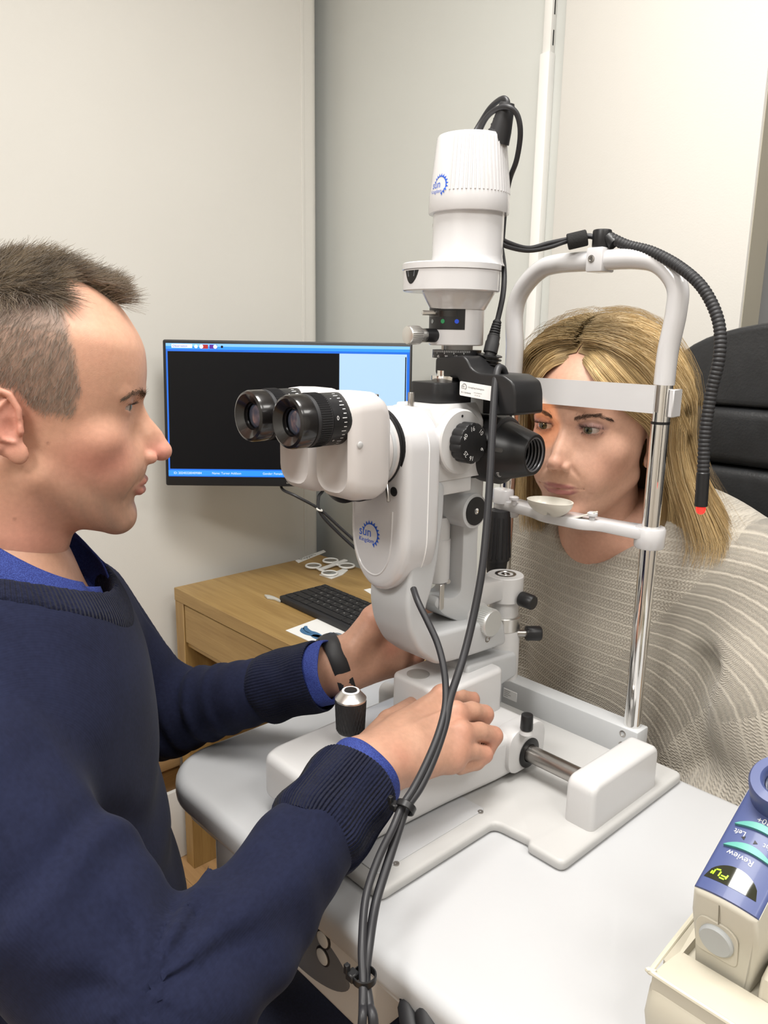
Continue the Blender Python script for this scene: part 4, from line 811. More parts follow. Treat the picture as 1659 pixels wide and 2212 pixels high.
# --- small things on the desk
PAPER = mat('paper', (0.82, 0.82, 0.80), 0.7)
WPL = mat('white_plastic', (0.80, 0.80, 0.78), 0.4)
fp = thing('lens_flipper', 'white plastic lens flipper with four round lenses on desk', 'lens flipper', tuple(OZ(712, 1222, DZ)))
ring = [OZ(u, v, DZ+0.006) for u, v in ((677, 1222), (714, 1211), (712, 1238), (749, 1222))]
for c in ring:
    rr = G().torus(c, (0, 0, 1), 0.0185, 0.0026, 36, 8).build('lens_rim', WPL, fp)
    G().cyl(c-V(0, 0, 0.001), c+V(0, 0, 0.001), 0.0172, n=28).build('lens', mat('flipper_lens', (0.9, 0.93, 0.93), 0.05, trans=0.9), rr)
mid = sum(ring)/4; hd_ = norm(ring[3]+ring[1]-ring[0]-ring[2])
g = G(); a, b = (ring[0]+ring[2])/2-hd_*0.006, (ring[1]+ring[3])/2+hd_*0.03; sd = V(-hd_[1], hd_[0], 0)
g.prism([(0, -0.006), (np.linalg.norm(b-a), -0.006), (np.linalg.norm(b-a), 0.006), (0, 0.006)], a-V(0, 0, 0.002), hd_, sd, V(0, 0, 1), 0.005, 0.001, 1)
for c, e in ((ring[0], a), (ring[2], a), (ring[1], (a+b)/2+hd_*0.006), (ring[3], (a+b)/2+hd_*0.006)): d = norm(e-c); g.tube([c+d*0.019, e], 0.0028, 6, smooth=0)
g.build('handle', WPL, fp)
def flat(name, px, z, m_, label, cat, th=0.0012, parent=None):
    pts = [OZ(u, v, z+th) for u, v in px]; g = G().prism([(p[0], p[1]) for p in pts], (0, 0, z+0.0004), (1, 0, 0), (0, 1, 0), (0, 0, 1), th)
    o = g.build(name, m_, parent)
    if label: tag(o, label, cat)
    return o
t_ = flat('label_strip', [(638, 1211), (645, 1216), (704, 1192), (699, 1188)], DZ, PAPER, 'narrow white handwritten label strip near the wall', 'label', 0.001)
g = G(); b0, b1 = OZ(648, 1211, DZ+0.0016), OZ(694, 1193, DZ+0.0016); lettering(g, 'Flippers', planar(b0, b1-b0, V(-(b1-b0)[1], (b1-b0)[0], 0)), 0.020, 0, (0.006, -0.002)); g.build('handwriting', BLACKINK, t_, sharp=180)
flat('plastic_tag', [(690, 1241), (716, 1250), (740, 1241), (752, 1231), (742, 1228), (712, 1240)], DZ, WPL, 'white plastic tag half under the lens flipper', 'tag', 0.002)
pt = thing('plastic_ampoule', 'small clear plastic ampoule lying left of the keyboard', 'ampoule', tuple(OZ(590, 1293, DZ)))
CLR = mat('milky_plastic', (0.75, 0.75, 0.70), 0.3, trans=0.4)
pp = [OZ(u, v, DZ+0.004) for u, v in ((571, 1285), (577, 1291), (592, 1293), (606, 1299), (607, 1296), (592, 1289), (582, 1286))]
G().prism([(p[0], p[1]) for p in pp], (0, 0, DZ+0.0005), (1, 0, 0), (0, 1, 0), (0, 0, 1), 0.005, 0.001, 2).build('ampoule_body', CLR, pt)
lf = flat('leaflet', [(617, 1362), (685, 1337), (760, 1366), (745, 1420), (700, 1400)], DZ, PAPER, 'white leaflet printed with blue tweezers on the desk edge', 'leaflet', 0.0008)
g = G(); z_ = DZ+0.0016
def inkline(pts, wd, k=0):
    P = smooth_path([OZ(u, v, z_) for u, v in pts], 6); vv = []
    for i, p in enumerate(P): t = norm(P[min(i+1, len(P)-1)]-P[max(i-1, 0)]); s_ = V(-t[1], t[0], 0); ww = wd*(0.35+0.65*math.sin(math.pi*min(1, (i+1)/len(P)*0.9))); vv += [p+s_*ww, p-s_*ww]
    g.add(vv, [(2*i, 2*i+2, 2*i+3, 2*i+1) for i in range(len(P)-1)], k)
inkline([(654, 1356), (653, 1362), (660, 1367), (672, 1371), (690, 1376)], 0.006); inkline([(661, 1352), (660, 1357), (668, 1364), (682, 1368), (697, 1376)], 0.006); inkline([(712, 1366), (720, 1368), (732, 1369), (745, 1376)], 0.004, 1)
inkline([(674, 1372), (684, 1375), (700, 1384)], 0.009)
g.build('printed_tweezers', [mat('tweezer_blue', (0.06, 0.16, 0.30), 0.5), mat('tweezer_grey', (0.2, 0.24, 0.28), 0.5)], lf, sharp=180)
flat('card', [(786, 1274), (800, 1271), (830, 1282), (812, 1290)], DZ, PAPER, 'small white printed card behind the microscope casing', 'card', 0.001)
flat('notepaper', [(850, 1300), (930, 1290), (1010, 1330), (960, 1365), (900, 1345)], DZ, PAPER, 'loose white sheet on the desk behind the microscope arm', 'paper', 0.001)
ph = flat('phone', [(960, 1352), (1010, 1346), (1022, 1364), (968, 1385)], DZ, BLACKGLOSS, 'black phone lying on the desk behind the slit lamp arm', 'phone', 0.008)
np_ = thing('number_pad', 'black number pad near the desk front under the left wrist', 'keypad', tuple(OZ(870, 1425, DZ)))
c = OZ(868, 1424, DZ+0.012); G().box((c[0]-0.05, DY0+0.006, DZ+0.0004), (c[0]+0.05, DY0+0.115, DZ+0.010), 0.003, 2).build('pad_body', RUBBER, np_)
for i in range(5):
    for j in range(5): x, y = c[0]-0.041+0.0205*i, DY0+0.016+0.0205*j; G().box((x-0.0085, y-0.0085, DZ+0.0095), (x+0.0085, y+0.0085, DZ+0.0135), 0.001, 1).build('key', KEYM, np_)

# ================================================================== PATIENT CHAIR
LEATHER = mat('black_leather', (0.022, 0.023, 0.025), 0.42, bump=0.35, bscale=260, noise=0.25, nscale=30)
ch = thing('patient_chair', 'black leather examination chair with a channelled backrest behind the woman', 'chair', (-0.34, 1.05, 0))
CHX, CHW, CY0, CY1 = -0.335, 0.275, 1.155, 1.25
def cz(v): return OY(1600, v, CY0)[2]
ztop = OY(1640, 688, CY0+0.03)[2]; seams = [cz(880), cz(1010), cz(1130), cz(1255), 0.86, 0.74, 0.62]
topz = [(CHX-CHW, seams[0]+0.001), (CHX+CHW, seams[0]+0.001)]+[(CHX+CHW*math.copysign(abs(math.cos(a))**0.75, math.cos(a)), seams[0]+0.01+(ztop-seams[0]-0.01)*math.sin(a)**0.8) for a in [math.pi*i/24 for i in range(25)]]
G().prism(topz, (0, CY0, 0), (1, 0, 0), (0, 0, 1), (0, 1, 0), CY1-CY0, 0.022, 5).build('head_cushion', LEATHER, ch)
for a, b in zip(seams[:-1], seams[1:]): G().box((CHX-CHW-0.004, CY0-0.004, b+0.001), (CHX+CHW+0.004, CY1, a-0.001), 0.017, 4).build('back_channel', LEATHER, ch)
G().box((CHX-0.25, 0.86, 0.42), (CHX+0.25, 1.20, 0.53), 0.03, 4).build('seat', LEATHER, ch)
G().box((CHX-0.23, 1.24, 0.40), (CHX+0.23, 1.275, 1.15), 0.01, 2).build('back_shell', BLACK, ch)
G().cyl((CHX, 1.03, 0.03), (CHX, 1.03, 0.43), 0.06, n=28).build('pedestal', STEEL, ch)
G().cyl((CHX, 1.03, 0.0), (CHX, 1.03, 0.035), 0.24, n=40, bev=0.01).build('chair_foot', BLACK, ch)

# ================================================================== HAND HELD METER IN ITS DOCK
DOCKM = mat('dock_cream', (0.50, 0.465, 0.38), 0.42)
METERM = mat('meter_cream', (0.53, 0.505, 0.43), 0.42)
BLUEP = mat('meter_blue', (0.066, 0.088, 0.22), 0.42, coat=0.1)
TEAL = mat('teal_button', (0.10, 0.36, 0.31), 0.4)
dkk = thing('charging_dock', 'cream plastic charging dock at the right end of the table', 'dock', (-0.13, 0.50, TZ))
x0, x1, y0, y1, zr = -0.2105, -0.085, 0.4585, 0.63, 0.864
# base tub bulging below the rim
def tub(ins, z): return [V(a, b, z) for a, b in rounded([(x0+ins, y0+ins), (x1-ins, y0+ins), (x1-ins, y1-ins), (x0+ins-0.013, y1-ins)], 0.008, 4)]
g = G(); loft(g, [tub(0.006, TZ), tub(0.0005, TZ+0.012), tub(-0.0015, TZ+0.030), tub(0.0, zr-0.012), tub(0.002, zr-0.010)]); db_ = g.build('dock_body', DOCKM, dkk, sharp=50)
# nose in front of the slot, left cheek, right shoulder and back wall round the slot
g = G().prism([(y0+0.001, zr-0.014), (y0+0.0012, zr-0.002), (y0+0.004, zr), (0.4985, zr-0.003), (0.4985, zr-0.014)], (x0+0.002, 0, 0), (0, 1, 0), (0, 0, 1), (1, 0, 0), x1-x0-0.004, 0.0012, 2); g.build('dock_nose', DOCKM, dkk)
g = G(); g.add([V(x0+0.001, y0+0.02, zr-0.014), V(-0.204, y0+0.02, zr-0.014), V(-0.204, y0+0.02, zr-0.004), V(x0+0.001, y0+0.02, zr), V(x0-0.011, y1-0.01, zr-0.014), V(-0.205, y1-0.01, zr-0.014), V(-0.2055, y1-0.01, zr+0.006), V(x0-0.011, y1-0.01, zr+0.004)], [(0, 1, 2, 3), (4, 7, 6, 5), (0, 4, 5, 1), (1, 5, 6, 2), (2, 6, 7, 3), (3, 7, 4, 0)]); g.build('dock_cheek', DOCKM, dkk)
g = G().prism([(0.497, zr-0.014), (0.502, zr+0.010), (0.515, zr+0.016), (y1-0.01, zr+0.016), (y1-0.002, zr-0.014)], (-0.1525, 0, 0), (0, 1, 0), (0, 0, 1), (1, 0, 0), x1+0.1525-0.002, 0.004, 3); g.build('dock_shoulder', DOCKM, dkk)
g = G(); P = [V(x0-0.0085, y1-0.02, zr+0.003), V(x0-0.0005, y0+0.014, zr+0.0002), V(x0+0.002, y0+0.005, zr), V(x0+0.008, y0+0.002, zr), V(x1-0.004, y0+0.002, zr)]
g.tube(P, 0.0019, 8).build('dock_rim', mat('dock_rim_cream', (0.58, 0.545, 0.44), 0.4), dkk)
me_ = thing('handheld_meter', 'cream and blue handheld meter with teal keys resting in the dock', 'meter', (-0.178, 0.54, TZ+0.05))
S0 = V(-0.201, 0.493, 0.920); DU = V(1, 0.0, 0); sl_ang = math.radians(31); DW = norm(V(0.012, math.cos(sl_ang), math.sin(sl_ang))); DN_ = norm(np.cross(DU, DW))
mw, ml = 0.0452, 0.118
f3 = lambda a, b, c: S0+DU*a+DW*b+DN_*c
def arch(a): return 0.0040*(1-((a-mw/2)/(mw/2))**2)-0.0005
secs = []
for b, ins, dy in ((-0.0015, 0.0035, 0.0), (0.0, 0.0012, 0.0), (0.003, 0.0, 0.0), (ml*0.5, 0.0, 0.0), (ml, 0.0, 0.0)):
    top = [f3(a, b, arch(a)-ins) for a in np.linspace(ins, mw-ins, 13)]; yb = top[0][1]+0.008*(1 if b < 0.01 else 0); bl_, br_ = top[0], top[-1]
    fl = lambda p, z, e: V(p[0]+e, p[1]+(0.010 if b < 0.01 else 0)*(1 if z < 0.88 else 0.4), z)
    secs.append(top+[fl(br_, 0.900, 0.0012), fl(br_, 0.872, -0.001), fl(br_, 0.8525, -0.003), fl(bl_, 0.8525, 0.003), fl(bl_, 0.872, 0.001), fl(bl_, 0.900, -0.0012)])
g = G(); loft(g, secs); body = g.build('meter_body', METERM, me_, sharp=50)
# blue keypad skin following the arch
g = G(); nb = 8
vv = [f3(a, b, arch(a)-0.0004) for b in np.linspace(0.0022, ml-0.003, nb) for a in np.linspace(0.0002, mw-0.0002, 17)]; vv2 = [f3(a, b, arch(a)+0.0012) for b in np.linspace(0.0027, ml-0.003, nb) for a in np.linspace(0.0007, mw-0.0007, 17)]; n0 = len(vv2)
g.add(vv+vv2, [(n0+j*17+i, n0+j*17+i+1, n0+(j+1)*17+i+1, n0+(j+1)*17+i) for j in range(nb-1) for i in range(16)]+[(i, i+1, n0+i+1, n0+i) for i in range(16)]+[(j*17, (j+1)*17, n0+(j+1)*17, n0+j*17) for j in range(nb-1)]+[(j*17+16, (j+1)*17+16, n0+(j+1)*17+16, n0+j*17+16) for j in range(nb-1)])
sk = g.build('keypad_skin', BLUEP, body, sharp=60)
fa = lambda a, b, h: f3(a, b, arch(a)+0.0012+h)
# display: D shaped dark window with lit digits
def filled(g, P, h, k=0):
    # fan over a strip so that the patch follows the arch
    lo = [p for p in P if p[1] <= P[0][1]+1e-6]; N2 = 16; a0_, a1_ = min(p[0] for p in P), max(p[0] for p in P)
    topf = lambda a: max(0.0, 1-((a-(a0_+a1_)/2)/((a1_-a0_)/2))**2)**0.5; b0_ = P[0][1]; hb = max(p[1] for p in P)-b0_
    aa_ = np.linspace(a0_, a1_, N2+1); vv = [fa(a, b0_, h) for a in aa_]+[fa(a, b0_+hb*topf(a)*0.5, h) for a in aa_]+[fa(a, b0_+hb*topf(a), h) for a in aa_]
    g.add(vv, [(r_*(N2+1)+i, r_*(N2+1)+i+1, (r_+1)*(N2+1)+i+1, (r_+1)*(N2+1)+i) for r_ in (0, 1) for i in range(N2)], k)
g = G(); filled(g, [(0.0030, 0.0115), (0.0395, 0.0115), (0.02, 0.0265)], 0.0003); ds = g.build('display', mat('display_glass', (0.02, 0.022, 0.012), 0.08, coat=0.8), sk, sharp=180)
g = G()
def segbar(a0, b0, a1, b1, wd=0.00055):
    d = np.array([a1-a0, b1-b0]); d = d/np.linalg.norm(d); s_ = np.array([-d[1], d[0]])*wd
    g.add([fa(a0+s_[0], b0+s_[1], 0.0006), fa(a1+s_[0], b1+s_[1], 0.0006), fa(a1-s_[0], b1-s_[1], 0.0006), fa(a0-s_[0], b0-s_[1], 0.0006)], [(0, 1, 2, 3)])
segbar(0.0065, 0.0150, 0.0070, 0.0175); segbar(0.0080, 0.0150, 0.0085, 0.0190); segbar(0.0088, 0.0195, 0.0120, 0.0200); segbar(0.0120, 0.0150, 0.0125, 0.0190); segbar(0.0135, 0.0165, 0.0170, 0.0165); segbar(0.0172, 0.0150, 0.0178, 0.0185); segbar(0.0130, 0.0145, 0.0165, 0.0145)
g.build('lit_digits', mat('digit_green', (0.3, 0.6, 0.02), 0.4, emit=(0.45, 0.8, 0.03), estr=0.7), ds, sharp=180)
def crescent(b0):
    P = [(0.0048+0.0345*t, b0+0.0068*math.sin(math.pi*t)**0.8+0.0003) for t in np.linspace(0, 1, 14)]+[(0.0048+0.0345*t, b0+0.0018*math.sin(math.pi*t)) for t in np.linspace(1, 0, 14)][1:-1]
    n = len(P); lo = [fa(a, b, 0) for a, b in P]; hi = [fa(a, b, 0.0026) for a, b in P]; m2_ = [(i, n-i) for i in range(1, 13)]
    ftop = [(n+0, n+1, n+n-1)]+[(n+i, n+i+1, n+n-i-1, n+n-i) for i in range(1, 12)]+[(n+12, n+13, n+14)]
    G().add(lo+hi, ftop+[(i, (i+1) % n, n+(i+1) % n, n+i) for i in range(n)]).build('key_button', TEAL, sk, sharp=50)
crescent(0.0385); crescent(0.0572)
g = G(); ft_ = lambda a, b: fa(a, b, 0.0003)
def uptext(s_, a, b, size, rot=0.0): lettering(g, s_, lambda p, q: ft_(a-p*math.cos(rot)+q*math.sin(rot), b-q*math.cos(rot)-p*math.sin(rot)), size, 0)
uptext('Review', 0.0285, 0.0362, 0.0066, -0.06); uptext('Left', 0.0150, 0.0545, 0.0056, -0.04); uptext('Right', 0.0395, 0.0530, 0.0056, 0.05); uptext('30+', 0.0265, 0.0700, 0.0062)
g.build('keypad_lettering', WHITEINK, sk, sharp=180)
g = G(); g.add([ft_(0.0128, 0.0498), ft_(0.0156, 0.0482), ft_(0.0156, 0.0516)], [(0, 1, 2)]); g.add([ft_(0.0248, 0.0498), ft_(0.0220, 0.0482), ft_(0.0220, 0.0516)], [(0, 1, 2)]); g.build('keypad_arrows', BLACKINK, sk, sharp=180)
# raised eyepiece barrel at the upper end
bc = f3(mw/2+0.002, 0.0945, 0.0)
br = G().lathe(bc-DN_*0.006, DN_, [(0.0232, 0), (0.0228, 0.016), (0.0222, 0.027), (0.0206, 0.0295), (0.0140, 0.0300), (0.0120, 0.0275), (0.0115, 0.022)], 48, caps=False).build('barrel', BLUEP, body)
G().lathe(bc+DN_*0.015, DN_, [(0.0118, 0), (0.0110, 0.002), (0.003, 0.0036), (0.0005, 0.0037)], 32).build('barrel_lens', GLASS, br)
# lower end: seam, recess and grey round cap
ec = OY(1548, 2030, 0.4985)+V(0, 0, 0.001); yw = ec[1]-0.0008; tl_ = norm(V(0, -1, -0.17)); up_ = norm(V(0, -0.17, 1))
G().prism(rounded([(-0.0150, -0.0165), (0.0150, -0.0165), (0.0150, 0.009), (0.008, 0.0150), (-0.011, 0.0150), (-0.0150, 0.008)], 0.005), ec-tl_*0.0006, DU, up_, tl_, 0.0016, 0.0003, 1).build('cap_recess', mat('recess_cream', (0.55, 0.52, 0.44), 0.45), body)
G().lathe(ec+tl_*0.0006+DU*0.0005, tl_, [(0.0122, 0), (0.0122, 0.0022), (0.0108, 0.0036), (0.0005, 0.0039)], 40).build('battery_cap', mat('cap_grey', (0.42, 0.44, 0.45), 0.45), body)
g = G(); q = f3(mw*0.44, -0.0016, arch(mw*0.44)-0.004); g.add([q-V(0.0004, 0.0002, 0), q+V(0.0004, -0.0002, 0), q+V(0.0004, 0.0028, -0.017), q+V(-0.0004, 0.0028, -0.017)], [(0, 1, 2, 3)]); g.build('body_seam', mat('seam_dark', (0.2, 0.18, 0.14), 0.7), body, sharp=180)

# ================================================================== PEOPLE: signed distance modelling, meshed with surface nets
F32 = np.float32
def smin(a, b, k): h = np.clip(0.5+0.5*(b-a)/k, 0, 1); return b+(a-b)*h-k*h*(1-h)
def smax(a, b, k): return -smin(-a, -b, k)
class Sd:
    # primitives evaluated on point arrays P (N,3)
    @staticmethod
    def cap(P, a, b, ra, rb=None):
        a = np.asarray(a, F32); b = np.asarray(b, F32); rb = ra if rb is None else rb; ab = b-a
        t = np.clip(((P-a)@ab)/max(float(ab@ab), 1e-9), 0, 1); d = P-a-t[:, None]*ab
        return np.sqrt((d*d).sum(1))-(ra+(rb-ra)*t)
    @staticmethod
    def ell(P, c, r, R=None):
        q = P-np.asarray(c, F32)
        if R is not None: q = q@np.asarray(R, F32)
        r = np.asarray(r, F32); k0 = np.sqrt(((q/r)**2).sum(1)); k1 = np.sqrt(((q/(r*r))**2).sum(1))+1e-9
        return np.where(k0 < 1e-4, -r.min(), k0*(k0-1)/k1)
    @staticmethod
    def chain(P, pts, rs, k):
        d = None
        for i in range(len(pts)-1):
            c = Sd.cap(P, pts[i], pts[i+1], rs[i], rs[i+1]); d = c if d is None else (np.minimum(d, c) if k == 0 else smin(d, c, k))
        return d
def surfnet(fn, lo, hi, h, factor=4):
    lo = np.asarray(lo, float); hi = np.asarray(hi, float)
    nc = np.ceil((hi-lo)/(h*factor)).astype(int)+1; n = (nc-1)*factor+1
    H = h*factor
    gc = np.stack(np.meshgrid(*[lo[i]+H*np.arange(nc[i]) for i in range(3)], indexing='ij'), -1).reshape(-1, 3).astype(F32)
    vc = fn(gc).reshape(nc)
    near = np.abs(vc) < H*2.1
    # upsample
    up = lambda A: np.repeat(np.repeat(np.repeat(A, factor, 0), factor, 1), factor, 2)
    off = factor//2
    def fit_(A, fill):
        U_ = up(A)[off:, off:, off:]; out = np.full(n, fill, U_.dtype); s = [min(U_.shape[i], n[i]) for i in range(3)]; out[:s[0], :s[1], :s[2]] = U_[:s[0], :s[1], :s[2]]; return out
    mask = fit_(near, False); val = fit_(vc.astype(F32), F32(1.0))
    ii = np.argwhere(mask); pts = (lo+ii*h).astype(F32)
    vals = np.empty(len(pts), F32)
    for s in range(0, len(pts), 400000): vals[s:s+400000] = fn(pts[s:s+400000])
    val[mask] = vals
    S = val < 0
    cs = S[:-1, :-1, :-1]; act = np.zeros_like(cs)
    corners = [(i, j, k) for i in (0, 1) for j in (0, 1) for k in (0, 1)]
    sl_ = lambda o: S[o[0]:S.shape[0]-1+o[0], o[1]:S.shape[1]-1+o[1], o[2]:S.shape[2]-1+o[2]]
    for o in corners[1:]: act |= (sl_(o) != cs)
    cells = np.argwhere(act); idx = np.full(act.shape, -1, np.int64); idx[act] = np.arange(len(cells))
    acc = np.zeros((len(cells), 3)); cnt = np.zeros(len(cells))
    for a in corners:
        for ax_ in range(3):
            if a[ax_]: continue
            b = list(a); b[ax_] = 1
            v0 = val[cells[:, 0]+a[0], cells[:, 1]+a[1], cells[:, 2]+a[2]]; v1 = val[cells[:, 0]+b[0], cells[:, 1]+b[1], cells[:, 2]+b[2]]
            m_ = (v0 < 0) != (v1 < 0); t = np.where(m_, v0/np.where(m_, v0-v1, 1), 0); t = np.clip(t, 0, 1)
            p = np.tile(np.array(a, float), (len(cells), 1)); p[:, ax_] += t
            acc += p*m_[:, None]; cnt += m_
    vv = lo+(cells+acc/np.maximum(cnt, 1)[:, None])*h
    ff = []
    for ax_ in range(3):
        o1, o2 = (ax_+1) % 3, (ax_+2) % 3
        A = [slice(None)]*3; B = [slice(None)]*3; A[ax_] = slice(0, -1); B[ax_] = slice(1, None)
        s0, s1 = S[tuple(A)], S[tuple(B)]; e = np.argwhere(s0 != s1)
        e = e[(e[:, o1] > 0) & (e[:, o2] > 0) & (e[:, o1] < S.shape[o1]-1) & (e[:, o2] < S.shape[o2]-1)]
        def cell(d1, d2): q = e.copy(); q[:, o1] -= d1; q[:, o2] -= d2; return idx[q[:, 0], q[:, 1], q[:, 2]]
        q = np.stack([cell(1, 1), cell(0, 1), cell(0, 0), cell(1, 0)], 1); fl_ = s0[e[:, 0], e[:, 1], e[:, 2]]
        q[~fl_] = q[~fl_][:, ::-1]; ff.append(q)
    ff = np.concatenate(ff); ff = ff[(ff >= 0).all(1)]
    return vv, ff
def relax(vv, ff, it=1, lam=0.5):
    for _ in range(it):
        s = np.zeros_like(vv); c = np.zeros(len(vv))
        for a, b in ((0, 1), (1, 2), (2, 3), (3, 0)):
            np.add.at(s, ff[:, a], vv[ff[:, b]]); np.add.at(s, ff[:, b], vv[ff[:, a]]); np.add.at(c, ff[:, a], 1); np.add.at(c, ff[:, b], 1)
        vv = vv+lam*(s/np.maximum(c, 1)[:, None]-vv)
    return vv
def np_mesh(name, vv, ff, m_, parent, cols=None, attrs=None, smooth=True, label=None):
    me = bpy.data.meshes.new(name); vv = np.asarray(vv, F32); ff = np.asarray(ff, np.int32); k = ff.shape[1]
    me.vertices.add(len(vv)); me.vertices.foreach_set('co', vv.ravel()); me.loops.add(ff.size); me.loops.foreach_set('vertex_index', ff.ravel())
    me.polygons.add(len(ff)); me.polygons.foreach_set('loop_start', np.arange(0, ff.size, k, dtype=np.int32)); me.polygons.foreach_set('use_smooth', np.full(len(ff), smooth))
    me.update(calc_edges=True); me.materials.append(m_)
    if cols is not None:
        a = me.color_attributes.new('Col', 'FLOAT_COLOR', 'POINT'); a.data.foreach_set('color', np.concatenate([np.clip(cols, 0, 4), np.ones((len(vv), 1))], 1).astype(F32).ravel())
    for nm, arr in (attrs or {}).items():
        a = me.attributes.new(nm, 'FLOAT', 'POINT'); a.data.foreach_set('value', np.asarray(arr, F32))
    me.validate()
    return link(name, me, parent, label)
def strands(name, paths, rad, cols, m_, parent, taper=0.35, label=None, kind=True):
    # paths (N,K,3): three sided tapering tubes joined into one mesh
    paths = np.asarray(paths, float); N_, K_, _ = paths.shape; rad = np.broadcast_to(np.asarray(rad, float), (N_,))
    T = np.gradient(paths, axis=1); T /= np.linalg.norm(T, axis=2, keepdims=True)+1e-9
    ref = np.where(np.abs(T[..., 2:3]) < 0.9, np.array([0, 0, 1.0]), np.array([1.0, 0, 0])); X = np.cross(ref, T); X /= np.linalg.norm(X, axis=2, keepdims=True)+1e-9; Y = np.cross(T, X)
    tp = (1-(1-taper)*np.linspace(0, 1, K_)**1.5)[None, :, None]*rad[:, None, None]
    rings = [paths+(X*math.cos(a)+Y*math.sin(a))*tp for a in (0.5, 0.5+2.0944, 0.5+4.1888)]
    vv = np.stack(rings, 2).reshape(-1, 3)
    base = (np.arange(N_)[:, None]*K_+np.arange(K_-1)[None, :]).reshape(-1)*3
    ff = np.concatenate([np.stack([base+a, base+b, base+3+b, base+3+a], 1) for a, b in ((0, 1), (1, 2), (2, 0))])
    cols = np.asarray(cols, float); cc = np.repeat(cols, K_*3, axis=0) if cols.ndim == 2 else np.repeat(cols.reshape(-1, 3), 3, axis=0)
    o = np_mesh(name, vv, ff, m_, parent, cc, label=label)
    if kind: o['kind'] = 'stuff'
    return o
def fbm(P, s, seed=0):
    # cheap smooth pseudo noise from sines
    r = np.random.default_rng(seed); out = 0
    for i in range(5):
        k = r.normal(size=3); k *= s*(1.0+0.7*i)/np.linalg.norm(k); out = out+np.sin(P@k.astype(F32)+r.uniform(0, 6.28))/(1+0.6*i)
    return out/2.6

def skin_mat(name, rough=0.48, bscale=900, bump=0.16):
    M = mat(name, (0.5, 0.3, 0.2), rough, spec=0.4, attr='Col', noise=0.07, nscale=220, bump=bump, bscale=bscale, sss=0.12)
    return M
HAIRM = mat('hair_fibre', (0.2, 0.15, 0.1), 0.42, spec=0.45, attr='Col')

